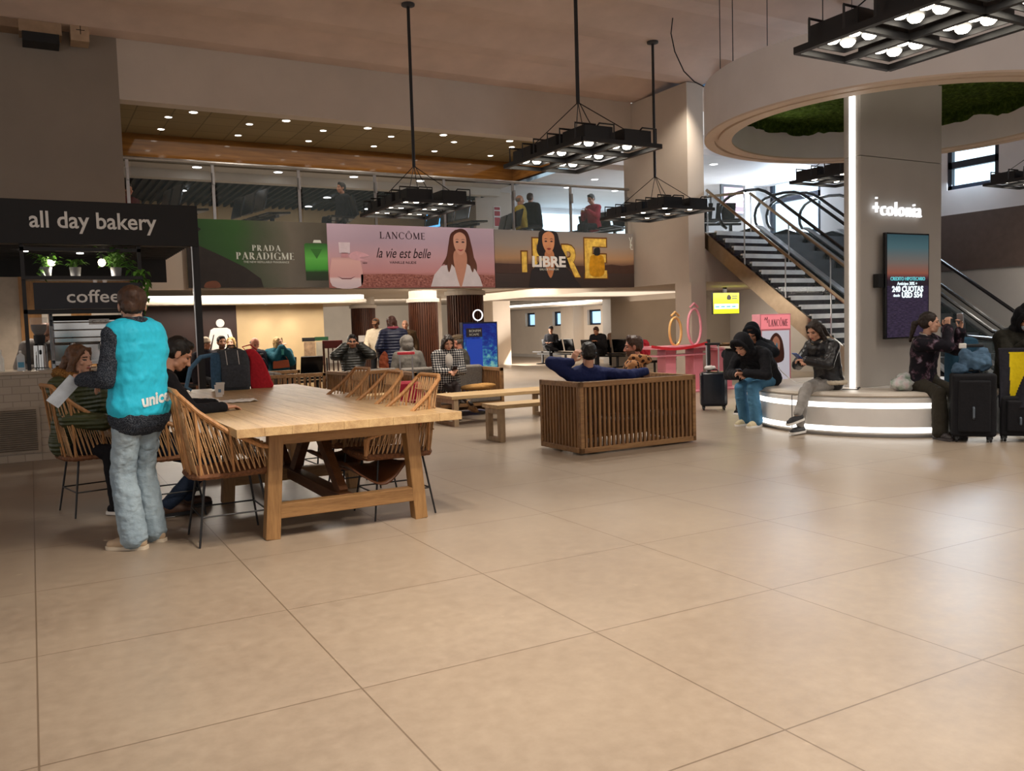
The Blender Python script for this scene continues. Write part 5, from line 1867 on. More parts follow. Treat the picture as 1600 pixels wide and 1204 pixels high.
bp = thing('backpack', 'grey backpack with blue straps standing on the far end of the long table', 'backpack', (1.80, 9.45, 0.77), R(-12))
soft_bag(MB(), (0.06, 0, 0), (0.36, 0.22, 0.43)).build('body', cloth('pack_grey', '#4a4e54'), bp, smooth=True)
soft_bag(MB(), (-0.1, -0.02, 0.02), (0.12, 0.2, 0.38)).build('blue_side', cloth('pack_blue', '#3f5f7c'), bp, smooth=True)
soft_bag(MB(), (0.08, -0.11, 0.03), (0.26, 0.07, 0.24)).build('front_pocket', cloth('pack_grey_b', '#43474e'), bp, smooth=True)
for x in (0.02, 0.14):
    MB().tube((x, -0.118, 0.2), (x - 0.02, -0.105, 0.42), 0.004, n=5).build('zip', M['white'], bp)
MB().path([(-0.12, 0, 0.38), (-0.25, 0.0, 0.36), (-0.36, 0.0, 0.24), (-0.41, 0.0, 0.05), (-0.36, 0, 0.01)], [0.02, 0.024, 0.024, 0.02, 0.015], 8).build('strap', cloth('pack_strap', '#5d84a4'), bp, smooth=True)
MB().path([(0.0, 0, 0.42), (0.03, 0, 0.47), (0.09, 0, 0.47), (0.12, 0, 0.42)], 0.01, 6).build('top_loop', M['black_matt'], bp)
rb_ = thing('shopping_bag', 'bright red bag standing beside the grey backpack on the table', 'bag', (2.12, 9.5, 0.77), R(-12))
mb = MB()
mb.prism(smooth_poly([(-0.06, 0), (0.16, 0), (0.15, 0.1), (0.08, 0.3), (0.0, 0.41), (-0.08, 0.42), (-0.1, 0.36), (-0.06, 0.3)]), 0.14, (0, 0.07, 0), XZ)
mb.build('body', cloth('bag_red', '#d2303e', 0.1), rb_, bevel=0.02, smooth=True)
MB().path([(-0.09, 0, 0.40), (-0.13, 0, 0.45), (-0.05, 0, 0.47), (0.02, 0, 0.41)], 0.008, 6).build('handle', cloth('bag_red_h', '#b82834'), rb_)
cupm = M['white_paper']
for i, (x, y, rz, lab) in enumerate(((1.53, 8.45, 0, 'white paper cup with blue print on the table, nearer one'), (1.60, 8.75, 0, 'white paper cup on the table, behind the printed one'))):
    c = thing('paper_cup', lab, 'cup', (x, y, 0.77))
    MB().lathe([(0, 0), (0.03, 0), (0.04, 0.11), (0.042, 0.115), (0.037, 0.11), (0.028, 0.01)], n=20).build('body', cupm, c, smooth=True)
    if i == 0:
        MB().box((0.0, -0.0365, 0.06), (0.025, 0.004, 0.03)).build('blue_print', plain('cup_blue', '#7090b0', 0.5), c)
    else:
        MB().lathe([(0.043, 0.105), (0.043, 0.12), (0.0, 0.122)], n=20).build('lid', M['white'], c)
rn = random.Random(4)
for i, (x, y, w, d, lab) in enumerate(((1.50, 7.72, 0.42, 0.3, 'flat crumpled white paper sheet on the table under the cups'), (1.28, 7.70, 0.22, 0.2, 'scrunched white paper wrapper beside the man\'s hands'))):
    mb = MB()
    n = 12
    vs, fs = [], []
    for a in range(n + 1):
        for b in range(n + 1):
            u, v = a / n - 0.5, b / n - 0.5
            hgt = (0.004 + 0.02 * abs(noise.noise(V(u * 6, v * 6, i))) + (0.06 * max(0, 0.2 - u * u - v * v) * 3 * abs(noise.noise(V(u * 9, v * 9, 3))) if i else 0))
            vs.append((x + u * w + 0.03 * v, y + v * d + 0.02 * noise.noise(V(u * 5, v * 5, 7)), 0.772 + hgt * (2.2 if i else 1)))
    for a in range(n):
        for b in range(n):
            q = a * (n + 1) + b
            fs.append((q, q + 1, q + n + 2, q + n + 1))
    o = MB().add(vs, fs).build('crumpled_paper', M['white_paper'], None, smooth=False)
    o.modifiers.new('thick', 'SOLIDIFY').thickness = 0.001
    tag(o, lab, 'paper')

# ------------------------------------------------------------------ luggage
M['silver'] = plain('silver', '#c4c4c8', 0.35, 0.3, 0.04)


def trolley(label, loc, rz, W, D, H, mat, handle_h, soft=False, grip=None):
    """local -y is the front"""
    s = thing('suitcase', label, 'suitcase', loc, rz)
    z0 = 0.06
    MB().span((-W / 2, -D / 2, z0), (W / 2, D / 2, z0 + H)).build('shell', mat, s, bevel=0.045 if not soft else 0.03, seg=4)
    mb = MB()
    for x in (-W * 0.25, 0.0, W * 0.25):
        mb.bar((x, -D / 2 - 0.004, z0 + 0.07), (x, -D / 2 - 0.004, z0 + H - 0.07), 0.012, 0.012)
    if not soft:
        mb.bar((-W * 0.42, -D / 2 - 0.003, z0 + H * 0.62), (-W * 0.18, -D / 2 - 0.003, z0 + H * 0.42), 0.012)
        mb.bar((-W * 0.18, -D / 2 - 0.003, z0 + H * 0.42), (W * 0.3, -D / 2 - 0.003, z0 + H * 0.42), 0.012)
    mb.build('ribs', mat, s)
    if soft:
        MB().span((-W * 0.36, -D / 2 - 0.035, z0 + 0.05), (W * 0.36, -D / 2 + 0.01, z0 + H * 0.9)).build('front_pocket', mat, s, bevel=0.02, seg=3)
        MB().path([(-0.012, -D / 2 - 0.04, z0 + H * 0.3), (-0.012, -D / 2 - 0.06, z0 + H * 0.32), (-0.012, -D / 2 - 0.06, z0 + H * 0.46), (-0.012, -D / 2 - 0.04, z0 + H * 0.48)], 0.011, 6).build('front_handle', plain('handle_grey', '#56606a', 0.4), s)
    else:
        MB().span((-W / 2 - 0.002, -0.01, z0 + 0.05), (W / 2 + 0.002, 0.01, z0 + H - 0.03)).build('zip_line', M['dark_grey'], s)
    MB().path([(-0.07, 0, z0 + H), (-0.06, 0, z0 + H + 0.03), (0.06, 0, z0 + H + 0.03), (0.07, 0, z0 + H)], 0.01, 6).build('top_handle', M['black_matt'], s)
    for sx in (-1, 1):
        for sy in (-1, 1):
            w_ = MB()
            w_.lathe([(0.0, -0.014), (0.025, -0.012), (0.028, 0), (0.025, 0.012), (0, 0.014)], (sx * (W / 2 - 0.05), sy * (D / 2 - 0.045), 0.028), 14, axis='x')
            w_.span((sx * (W / 2 - 0.05) - 0.02, sy * (D / 2 - 0.045) - 0.015, 0.035), (sx * (W / 2 - 0.05) + 0.02, sy * (D / 2 - 0.045) + 0.015, 0.065))
            w_.build('wheel', M['black_metal'], s)
    if handle_h:
        for sx in (-1, 1):
            MB().tube((sx * 0.09, D / 2 - 0.04, z0 + H - 0.02), (sx * 0.09, D / 2 - 0.04, z0 + H + handle_h), 0.010, n=8).build('handle_tube', M['silver'] if not soft else M['black_metal'], s)
        MB().span((-0.115, D / 2 - 0.06, z0 + H + handle_h), (0.115, D / 2 - 0.02, z0 + H + handle_h + 0.035)).build('grip', M['black_matt'], s, bevel=0.01)
        if grip:
            MB().span((-0.12, D / 2 - 0.065, z0 + H + handle_h - 0.01), (-0.05, D / 2 - 0.015, z0 + H + handle_h + 0.045)).build('grip_tag', grip, s, bevel=0.008)
    return s


navy_shell = plain('navy_shell', '#131722', 0.18, 0, 0.1)
black_fabric = cloth('black_fabric', '#17171b', 0.15, 60, 0.2, 0.8)
trolley('glossy dark hard shell suitcase with raised handle left of the round bench', (9.0, 9.85, 0), R(-38), 0.40, 0.26, 0.52, navy_shell, 0.40)
cp = MB()
cp.ell((0, 0, 0.03), (0.09, 0.06, 0.035), None, 10, 6).ell((0.08, 0.02, 0.025), (0.06, 0.05, 0.03), None, 9, 5)
for i, p in enumerate(cp.v):
    p += V(0.012 * noise.noise(p * 60), 0.012 * noise.noise(p * 70 + V(3, 1, 2)), 0.012 * noise.noise(p * 50))
o = cp.build('crumpled_tissue', M['white_paper'])
o.location = (8.93, 9.86, 0.612)
tag(o, 'crumpled white tissue lying on the glossy suitcase', 'tissue')
trolley('large black fabric suitcase in front of the woman at right', (8.66, 5.52, 0), R(-50), 0.42, 0.28, 0.66, black_fabric, 0.27, True, M['white'])
trolley('black suitcase at the right edge under the hooded figure\'s jacket', (9.02, 5.24, 0), R(-50), 0.38, 0.26, 0.42, black_fabric, 0, True)

# denim bag slumped on the black suitcase
mb = MB()
mb.ell((0.03, 0, 0.10), (0.15, 0.11, 0.11)).ell((0.08, 0.02, 0.16), (0.09, 0.08, 0.10)).ell((-0.08, -0.02, 0.15), (0.07, 0.07, 0.10)).ell((-0.14, -0.04, 0.03), (0.09, 0.09, 0.06))
o_denim = ('denim_bag', mb)

red_d = cloth('red_duffel', '#9c2436', 0.2, 20, 0.4)
du2 = thing('wheeled_duffel', 'red wheeled duffel bag with long handle behind the right hand chairs', 'bag', (4.45, 10.9, 0.0), R(-20))
soft_bag(MB(), (0, 0, 0.05), (0.48, 0.34, 0.60)).build('body', red_d, du2, smooth=True)
for sx in (-1, 1):
    MB().tube((sx * 0.085, 0.1, 0.55), (sx * 0.085, 0.1, 1.02), 0.011, n=8).build('handle_tube', M['steel'], du2)
    MB().lathe([(0, -0.02), (0.05, -0.02), (0.05, 0.02), (0, 0.02)], (sx * 0.17, 0.12, 0.05), 14, axis='x').build('wheel', M['black_matt'], du2)
MB().span((-0.12, 0.08, 1.01), (0.12, 0.12, 1.05)).build('grip', plain('grip_red', '#d83a48', 0.4), du2, bevel=0.01)
MB().path([(-0.2, -0.165, 0.12), (-0.2, -0.18, 0.4), (0.2, -0.18, 0.4), (0.2, -0.165, 0.12)], 0.012, 6).build('piping', plain('piping_pink', '#c4606c', 0.6), du2)

fc = MB()
fc.ell((0, 0, 0.035), (0.30, 0.14, 0.05)).ell((0.12, 0.0, 0.05), (0.2, 0.13, 0.04))
o = fc.build('folded_scarf', cloth('tan_cloth', '#b0844c'), None, smooth='all')
o.location = (6.0, 11.85, 0.40)
tag(o, 'folded tan scarf lying on the sofa beside the girl in plaid', 'scarf')
pb = thing('paper_bag', 'brown paper bag standing on the low table beside the man in puffer jacket', 'bag', (4.72, 13.55, 0.42))
MB().prism([(-0.09, -0.06), (0.09, -0.06), (0.09, 0.06), (-0.09, 0.06)], 0.26).build('body', plain('kraft', '#b08a5c', 0.7, 0, 0.1), pb)
MB().path([(-0.05, -0.06, 0.26), (-0.04, -0.07, 0.32), (0.04, -0.07, 0.32), (0.05, -0.06, 0.26)], 0.005, 5).build('handle', plain('kraft_d', '#8a6a44', 0.7), pb)
gb_ = thing('green_bottle', 'green labelled bottle standing behind the brown paper bag', 'bottle', (4.8, 13.75, 0.42))
MB().lathe([(0, 0), (0.04, 0), (0.04, 0.2), (0.015, 0.27), (0.015, 0.31), (0, 0.31)], n=16).build('glass_body', plain('bottle_pale', '#b8c4b0', 0.3), gb_, smooth=True)
MB().lathe([(0.041, 0.07), (0.041, 0.17)], n=16).build('label_band', plain('label_green', '#6fa040', 0.5), gb_)

# plastic bag on the bench
mb = MB()
mb.ell((0, 0, 0.08), (0.17, 0.13, 0.085), None, 20, 12).ell((0.03, 0.0, 0.14), (0.1, 0.08, 0.06), None, 14, 8)
for p in mb.v:
    p += V(0.03 * noise.noise(p * 22), 0.03 * noise.noise(p * 25 + V(5, 2, 1)), 0.03 * noise.noise(p * 20 + V(1, 7, 3)))
    p.z = max(p.z, 0.001)
t = NT('plastic_film')
n = t.noise(t.coord('Object'), 9, 4)
t.base(t.ramp(n, [(0.35, lin('#9ab0a0')), (0.5, lin('#d8d8d8')), (0.65, lin('#e0ccd0'))]))
t.b.inputs['Alpha'].default_value = 0.85
o = mb.build('plastic_bag', t.set(0.25), None, smooth='all')
o.location = (8.60, 6.30, 0.50)
tag(o, 'translucent white plastic bag lying on the round bench beside the pillar', 'bag')
o = MB().path([(8.28, 6.88, 0.507), (8.36, 6.72, 0.505), (8.42, 6.75, 0.53), (8.47, 6.8, 0.52), (8.52, 6.86, 0.505), (8.60, 6.88, 0.505)], 0.005, 5).build('black_cable', M['black_matt'])
tag(o, 'thin black cable lying on the bench at the pillar foot', 'cable')
# ------------------------------------------------------------------ people
PENDING = []          # (object, voxel, smooth iterations, after-function, displace)


def soft(mb, name, mats, parent, voxel, smooth=4, paint=None, crease=0.0, cs=0.08, label=None):
    """closed pieces -> one continuous skin: voxel union, smoothing, then converted to a plain mesh at the end"""
    me = bpy.data.meshes.new(name)
    me.from_pydata([tuple(p) for p in mb.v], [], mb.f)
    bm = bmesh.new()
    bm.from_mesh(me)
    bmesh.ops.recalc_face_normals(bm, faces=bm.faces)
    bm.to_mesh(me)
    bm.free()
    for m in (mats if isinstance(mats, (list, tuple)) else [mats]):
        me.materials.append(m)
    o = bpy.data.objects.new(name, me)
    col.objects.link(o)
    if parent is not None:
        o.parent = parent
    r = o.modifiers.new('skin', 'REMESH')
    r.mode = 'VOXEL'
    r.voxel_size = voxel
    r.use_smooth_shade = True
    if smooth:
        s = o.modifiers.new('smooth', 'SMOOTH')
        s.factor = 0.5
        s.iterations = smooth
    if crease:
        tx = bpy.data.textures.new('folds', 'CLOUDS')
        tx.noise_scale = cs
        tx.noise_depth = 2
        d = o.modifiers.new('folds', 'DISPLACE')
        d.texture = tx
        d.strength = crease
        d.mid_level = 0.5
        d.texture_coords = 'GLOBAL'
    if label:
        o['label'] = label
    PENDING.append((o, paint))
    return o


def finish_people():
    dg = bpy.context.evaluated_depsgraph_get()
    for o, paint in PENDING:
        me = bpy.data.meshes.new_from_object(o.evaluated_get(dg))
        me.name = o.name
        mats = list(o.data.materials)
        o.modifiers.clear()
        o.data = me
        me.materials.clear()
        for m in mats:
            me.materials.append(m)
        me.polygons.foreach_set('use_smooth', [True] * len(me.polygons))
        if paint:
            idx = [paint(p.center) for p in me.polygons]
            me.polygons.foreach_set('material_index', idx)


SKIN = {k: plain('skin_' + k, c, 0.5, 0, 0.06, 30) for k, c in (('light', '#c9967c'), ('fair', '#d3a48c'), ('tan', '#a8765a'), ('dark', '#6d4630'), ('red', '#c08068'))}
LIP = plain('lips', '#a5584e', 0.45)
EYE_W = plain('eye_dark', '#1f1714', 0.3)
BROW = plain('brow', '#33241c', 0.8)


def ik(a, c, l1, l2, hint):
    a, c, hint = Vector(a), Vector(c), Vector(hint)
    d = c - a
    L = min(d.length, (l1 + l2) * 0.995)
    L = max(L, abs(l1 - l2) * 1.05 + 0.01)
    dn = d.normalized()
    c = a + dn * L
    x = (l1 * l1 - l2 * l2 + L * L) / (2 * L)
    h = math.sqrt(max(0, l1 * l1 - x * x))
    n = hint - dn * hint.dot(dn)
    n = n.normalized() if n.length > 1e-4 else frame(dn)[0]
    return a + dn * x + n * h, c


def hand(mb, wrist, d, n, s=1.0, curl=0.5, side=1, spread=0.0):
    """palm, four jointed fingers, thumb; d along the hand, n out of the back of the hand"""
    d = Vector(d).normalized()
    n = Vector(n)
    n = (n - d * n.dot(d)).normalized()
    b = d.cross(n) * side                  # thumb side
    w = Vector(wrist)
    for k in (-0.027, -0.009, 0.009, 0.027):
        mb.cap(w + b * k * 0.7 * s + d * 0.012 * s, w + d * 0.085 * s + b * k * s, 0.015 * s, 0.013 * s, 8)
    for i, (k, L) in enumerate(((0.029, 0.072), (0.010, 0.080), (-0.010, 0.074), (-0.029, 0.058))):
        p = w + d * 0.088 * s + b * k * s
        a = 0.15 + curl * 0.6
        dirv = d
        sp = b * (k * spread * 8)
        for j, f in enumerate((0.45, 0.32, 0.23)):
            ang = a if j == 0 else curl * 0.9
            dirv = (dirv * math.cos(ang) - (n if j == 0 else nn) * math.sin(ang)).normalized()
            nn = (n - dirv * n.dot(dirv)).normalized()
            q = p + (dirv + sp).normalized() * L * f * s
            mb.cap(p, q, 0.0088 * s - j * 0.0006, 0.0082 * s - j * 0.0006, 7)
            p = q
    t0 = w + d * 0.03 * s + b * 0.03 * s
    t1 = t0 + (d * 0.6 + b * 0.75 - n * 0.25).normalized() * 0.045 * s
    t2 = t1 + (d * 0.95 + b * 0.15 - n * 0.35 * (0.5 + curl)).normalized() * 0.04 * s
    mb.cap(t0, t1, 0.012 * s, 0.0105 * s, 8)
    mb.cap(t1, t2, 0.0105 * s, 0.009 * s, 8)


class Person:
    def __init__(s, label, at, face, height=1.70, base=0.0, **k):
        """pose is given in local metres: x to the figure's right, y forward, z up from the ground point"""
        g = k.get
        s.k = k
        s.sc = sc = height / 1.70
        s.vox = g('vox', 0.008)
        rz = math.atan2(face[1], face[0]) - math.pi / 2
        s.root = thing('person', label, 'person', (at[0], at[1], base), rz, g('group'))
        s.Mi = Matrix.Rotation(-rz, 3, 'Z')
        s.at = V(at[0], at[1], base)

        def loc(p):                       # world point -> local
            return s.Mi @ (Vector(p) - s.at)
        s.loc = loc
        W = g('w', 1.0)                   # build
        hip = Vector(g('hip', (0, 0, 0.92 * sc)))
        ln, sd, tw = R(g('lean', 0)), R(g('side', 0)), R(g('twist', 0))
        bend = g('bend', 0.35)
        def updir(f):
            a = ln * f
            return V(math.sin(sd), math.sin(a) * math.cos(sd), math.cos(a) * math.cos(sd))
        u1, u2 = updir(1 - bend), updir(1 + bend)
        waist = hip + u1 * 0.17 * sc
        chest = waist + u1.lerp(u2, 0.5).normalized() * 0.17 * sc
        neck0 = chest + u2 * 0.165 * sc
        right = V(math.cos(tw), math.sin(tw), 0)
        right = (right - u2 * right.dot(u2)).normalized()
        fwd = u2.cross(right).normalized()
        s.neck0, s.chest, s.waist, s.hip, s.right, s.fwd, s.u2 = neck0, chest, waist, hip, right, fwd, u2
        shw = 0.178 * sc * W
        shl = neck0 - u2 * 0.06 * sc - right * shw + V(0, 0, g('shrug', (0, 0))[0])
        shr = neck0 - u2 * 0.06 * sc + right * shw + V(0, 0, g('shrug', (0, 0))[1])
        # head
        hy, hp, hr = R(g('hyaw', 0)), R(g('hpitch', 0)), R(g('hroll', 0))
        HM = (Matrix.Rotation(-hy, 3, 'Z') @ Matrix.Rotation(-hp, 3, 'X') @ Matrix.Rotation(hr, 3, 'Y'))
        nk = (u2 * 0.7 + V(0, 0, 0.5) + V(0, 0.15 * math.sin(hp), 0) + V(0, g('neckf', 0.15), 0)).normalized()
        head0 = neck0 + nk * g('neckl', 0.072) * sc
        hs = sc * g('hs', 1.0)
        hc = head0 + HM @ V(0, 0.018, 0.088) * hs
        s.HM, s.hc, s.hs, s.head0 = HM, hc, hs, head0
        # limbs
        ua, fa, th, sh = 0.275 * sc, 0.25 * sc, 0.42 * sc, 0.41 * sc
        def tgt(name, default):
            v = g(name)
            if v is None:
                return Vector(default)
            return loc(v[1:]) if len(v) == 4 else Vector(v)      # ('w', x, y, z) is a world point
        lw = tgt('lh', shl + V(-0.06, 0.05, -0.5) * sc)
        rw = tgt('rh', shr + V(0.06, 0.05, -0.5) * sc)
        s.lel, s.lw = ik(shl, lw, ua, fa, g('lhint', (-0.5, -0.5, -0.6)))
        s.rel, s.rw = ik(shr, rw, ua, fa, g('rhint', (0.5, -0.5, -0.6)))
        hipw = 0.088 * sc * W
        hl, hr_ = hip + V(-hipw, 0, -0.02), hip + V(hipw, 0, -0.02)
        la = tgt('lf', (-hipw * 1.1, 0.0, 0.085))
        ra = tgt('rf', (hipw * 1.1, 0.0, 0.085))
        s.lk, s.la = ik(hl, la, th, sh, g('lkhint', (0, 1, 0.25)))
        s.rk, s.ra = ik(hr_, ra, th, sh, g('rkhint', (0, 1, 0.25)))
        s.shl, s.shr, s.hl, s.hr = shl, shr, hl, hr_
        s.W = W
        s.build()

    def torso(s, mb, t, top=True, long=0.0, vest=False):
        sc, W = s.sc, s.W
        r = s.right
        D = s.k.get('d', 1.0)
        lv = [(s.hip, 0.062, 0.108), (s.waist, 0.052, 0.101), (s.chest, 0.068, 0.108), (s.chest.lerp(s.neck0, 0.5), 0.085, 0.092)]
        for (c, hw, rr) in lv:
            mb.cap(c - r * hw * sc * W, c + r * hw * sc * W, rr * sc * D + t)
        for (c0, h0, r0), (c1, h1, r1) in zip(lv[:-1], lv[1:]):
            for q in (-1, -0.5, 0, 0.5, 1):
                mb.cap(c0 + r * h0 * q * sc * W, c1 + r * h1 * q * sc * W, r0 * sc * D + t, r1 * sc * D + t)
        f_ = 0.22 if vest else 0.0
        n0 = s.neck0 - s.u2 * 0.025 * sc
        mb.cap(s.shl.lerp(n0, f_), n0, 0.050 * sc + t, 0.046 * sc + t)
        mb.cap(s.shr.lerp(n0, f_), n0, 0.050 * sc + t, 0.046 * sc + t)
        if s.k.get('bust'):
            for q in (-1, 1):
                mb.ell(s.chest + r * q * 0.06 * sc + s.fwd * 0.075 * sc + s.u2 * 0.02, 0.065 * sc + t * 0.6)
        if s.k.get('belly'):
            mb.ell(s.waist + s.fwd * 0.05, (0.12 * W + t, 0.11 + t, 0.13 + t))
        if long:
            mb.cap(s.hip - V(0.065 * sc * W, 0, long), s.hip + V(0.065 * sc * W, 0, -long), 0.118 * sc + t)

    def arm(s, mb, sh, el, wr, t, taper=1.0, end=0.0):
        sc = s.sc
        mb.cap(sh, el, 0.050 * sc + t, 0.041 * sc + t * 0.95)
        e2 = wr - (wr - el).normalized() * end
        mb.cap(el, e2, 0.041 * sc + t * 0.95, 0.029 * sc + t * taper)

    def leg(s, mb, h, kn, an, t, end=0.0, flare=0.0):
        sc = s.sc
        mb.cap(h, kn, 0.083 * sc + t, 0.056 * sc + t)
        e2 = an - (an - kn).normalized() * end
        mid = kn.lerp(e2, 0.35)
        mb.cap(kn, mid, 0.056 * sc + t, 0.055 * sc + t + flare * 0.4)
        mb.cap(mid, e2, 0.055 * sc + t + flare * 0.4, 0.036 * sc + t + flare)

    def build(s):
        k, sc = s.k, s.sc
        g = k.get
        # ---- body: one continuous skin
        mb = MB()
        s.torso(mb, -0.012)
        for a in ((s.shl, s.lel, s.lw), (s.shr, s.rel, s.rw)):
            s.arm(mb, *a, -0.006, 1.0)
        for l in ((s.hl, s.lk, s.la), (s.hr, s.rk, s.ra)):
            s.leg(mb, *l, -0.010)
        mb.cap(s.neck0 - s.u2 * 0.03, s.head0 + s.HM @ V(0, 0.0, 0.045) * s.hs, 0.054 * sc * (1.06 if not g('fem') else 0.92), 0.050 * sc * (1.06 if not g('fem') else 0.92))
        c, H, q = s.hc, s.HM, s.hs
        def hp(x, y, z):
            return c + H @ V(x, y, z) * q
        mb.ell(hp(0, -0.012, 0.028), (0.074 * q, 0.093 * q, 0.088 * q), H, 18, 12)
        mb.ell(hp(0, 0.022, -0.028), (0.060 * q, 0.068 * q, 0.080 * q), H, 16, 10)
        mb.ell(hp(0, 0.058, -0.085), (0.030 * q, 0.026 * q, 0.022 * q), H)
        mb.cap(hp(-0.04, 0.02, -0.075), hp(0, 0.058, -0.09), 0.022 * q, 0.02 * q, 8)
        mb.cap(hp(0.04, 0.02, -0.075), hp(0, 0.058, -0.09), 0.022 * q, 0.02 * q, 8)
        mb.cap(hp(0, 0.082, 0.012), hp(0, 0.106, -0.030), 0.010 * q, 0.014 * q, 8)       # nose
        for e in (-1, 1):
            mb.ell(hp(e * 0.011, 0.098, -0.034), 0.010 * q)
            mb.cap(hp(e * 0.014, 0.079, 0.030), hp(e * 0.048, 0.064, 0.026), 0.011 * q, 0.009 * q, 8)  # brow ridge
            mb.ell(hp(e * 0.045, 0.062, -0.022), (0.020 * q, 0.018 * q, 0.018 * q), H)     # cheek
            mb.ell(hp(e * 0.076, -0.008, -0.008), (0.010 * q, 0.020 * q, 0.032 * q), H)    # ear
        mb.cap(hp(-0.018, 0.083, -0.060), hp(0.018, 0.083, -0.060), 0.009 * q, 0.009 * q, 8)   # lips
        hands = g('hands', True)
        for side, el, wr, key in ((1, s.lel, s.lw, 'l'), (-1, s.rel, s.rw, 'r')):
            d = g(key + 'd')
            d = (wr - el).normalized() if d is None else Vector(d)
            n = g(key + 'n')
            n = V(0, 0.2, 1) if n is None else Vector(n)
            if abs(d.normalized().dot(n.normalized())) > 0.95:
                n = V(side * -1.0, 0.3, 0.2)
            hand(mb, wr, d, n, sc, g(key + 'c', 0.5), side if g(key + 'flip') is None else -side, g('spread', 0.15))
        for an, kn, key in ((s.la, s.lk, 'l'), (s.ra, s.rk, 'r')):
            fd = Vector(g(key + 'foot', (0, 1, 0))).normalized()
            mb.cap(an + V(0, 0, -0.03) - fd * 0.02, an + fd * 0.12 + V(0, 0, -0.05), 0.034 * sc, 0.026 * sc, 8)
        sk = SKIN[g('skin', 'light')]
        Hi = H.inverted()
        beard = g('beard')

        def paint(p):
            v = Hi @ (p - c) / q
            if v.y > 0.02 and abs(v.x) < 0.075:
                ex = abs(v.x) - 0.031
                if ex * ex / 0.0145 ** 2 + (v.z - 0.004) ** 2 / 0.0065 ** 2 < 1:
                    return 1
                if ex * ex / 0.021 ** 2 + (v.z - 0.026) ** 2 / 0.0055 ** 2 < 1:
                    return 2
                if v.x * v.x / 0.024 ** 2 + (v.z + 0.060) ** 2 / 0.009 ** 2 < 1 and v.y > 0.06:
                    return 3
            if beard and v.z < -0.040 - 0.25 * abs(0.05 - v.y) * 0 and v.y > -0.01 and v.length < 0.16 and v.z > -0.125 and not (v.x * v.x / 0.024 ** 2 + (v.z + 0.058) ** 2 / 0.010 ** 2 < 1):
                return 4
            return 0
        s.body = soft(mb, 'body', [sk, EYE_W, BROW, LIP, plain('beard', '#6a4c3c', 0.8) if beard else sk], s.root, s.vox * 0.8, 2, paint)
        # ---- clothing
        top = g('top')
        if top:
            t = g('topt', 0.016)
            mb = MB()
            s.torso(mb, t, long=g('toplong', 0.0))
            if not g('sleeveless'):
                end = g('cuff', 0.01)
                s.arm(mb, s.shl, s.lel, s.lw, t, g('taper', 1.0), end)
                s.arm(mb, s.shr, s.rel, s.rw, t, g('taper', 1.0), end)
            if g('collar'):
                a = s.neck0 + s.u2 * 0.0
                mb.path([a + (s.right * math.cos(x) * 0.068 + s.fwd * math.sin(x) * 0.068 + s.fwd * 0.01) * sc + s.u2 * 0.028 for x in [2 * math.pi * i / 14 for i in range(14)]], g('collar') * sc, 8, closed=True)
            for (p0, p1, r0, r1) in g('topx', []):
                mb.cap(s.hip + Vector(p0), s.hip + Vector(p1), r0, r1)
            s.top = soft(mb, g('topname', 'jacket'), top, s.root, s.vox * 1.15, 9, None, g('crease', 0.014), g('cs', 0.07))
        vest = g('vest')
        if vest:
            mb = MB()
            s.torso(mb, t + 0.022, vest=True)
            s.vest = soft(mb, 'vest', vest, s.root, s.vox, 8, None, 0.022, 0.13)
        bot = g('bottom')
        if bot:
            t = g('bott', 0.010)
            mb = MB()
            mb.cap(s.hip - V(0.062 * sc * s.W, 0, 0.0), s.hip + V(0.062 * sc * s.W, 0, 0), 0.113 * sc + t)
            mb.cap(s.hip.lerp(s.waist, 0.4) - s.right * 0.055 * sc * s.W, s.hip.lerp(s.waist, 0.4) + s.right * 0.055 * sc * s.W, 0.108 * sc + t)
            s.leg(mb, s.hl, s.lk, s.la, t, g('ankle', 0.0), g('flare', 0.01))
            s.leg(mb, s.hr, s.rk, s.ra, t, g('ankle', 0.0), g('flare', 0.01))
            soft(mb, g('botname', 'trousers'), bot, s.root, s.vox * 1.15, 7, None, g('bcrease', 0.012), 0.06)
        sho = g('shoes')
        if sho:
            up = V(0, 0, 1)
            for an, kn, key in ((s.la, s.lk, 'l'), (s.ra, s.rk, 'r')):
                fd = Vector(g(key + 'foot', (0, 1, 0))).normalized()
                x = fd.cross(up)
                x = x.normalized() if x.length > 0.1 else V(1, 0, 0)
                u = x.cross(fd).normalized()
                mb = MB()
                b = an - u * 0.045 * sc
                mb.cap(b - fd * 0.045, b + fd * 0.10, 0.040 * sc, 0.040 * sc)
                mb.cap(b + fd * 0.08 - u * 0.004, b + fd * 0.155 - u * 0.012, 0.042 * sc, 0.032 * sc)
                mb.cap(b - fd * 0.02 + u * 0.02, an + (kn - an).normalized() * g('boot', 0.015), 0.042 * sc, 0.043 * sc)
                zmin = (b - u * 0.036 * sc)
                for i, p in enumerate(mb.v):
                    h_ = (p - zmin).dot(u)
                    if h_ < 0:
                        mb.v[i] = p - u * h_
                sh_ = soft(mb, 'shoe', sho, s.root, 0.009, 2)
                so = MB()
                so.prism(smooth_poly([(-0.075, -0.034), (0.0, -0.038), (0.10, -0.046), (0.17, -0.036), (0.19, 0.0), (0.17, 0.036), (0.10, 0.046), (0.0, 0.038), (-0.075, 0.034), (-0.088, 0.0)], 3), 0.024, zmin - u * 0.006, (fd, x, u))
                so.build('sole', g('sole', M['white']), sh_, smooth=True)
        s.hair()
        s.headwear()

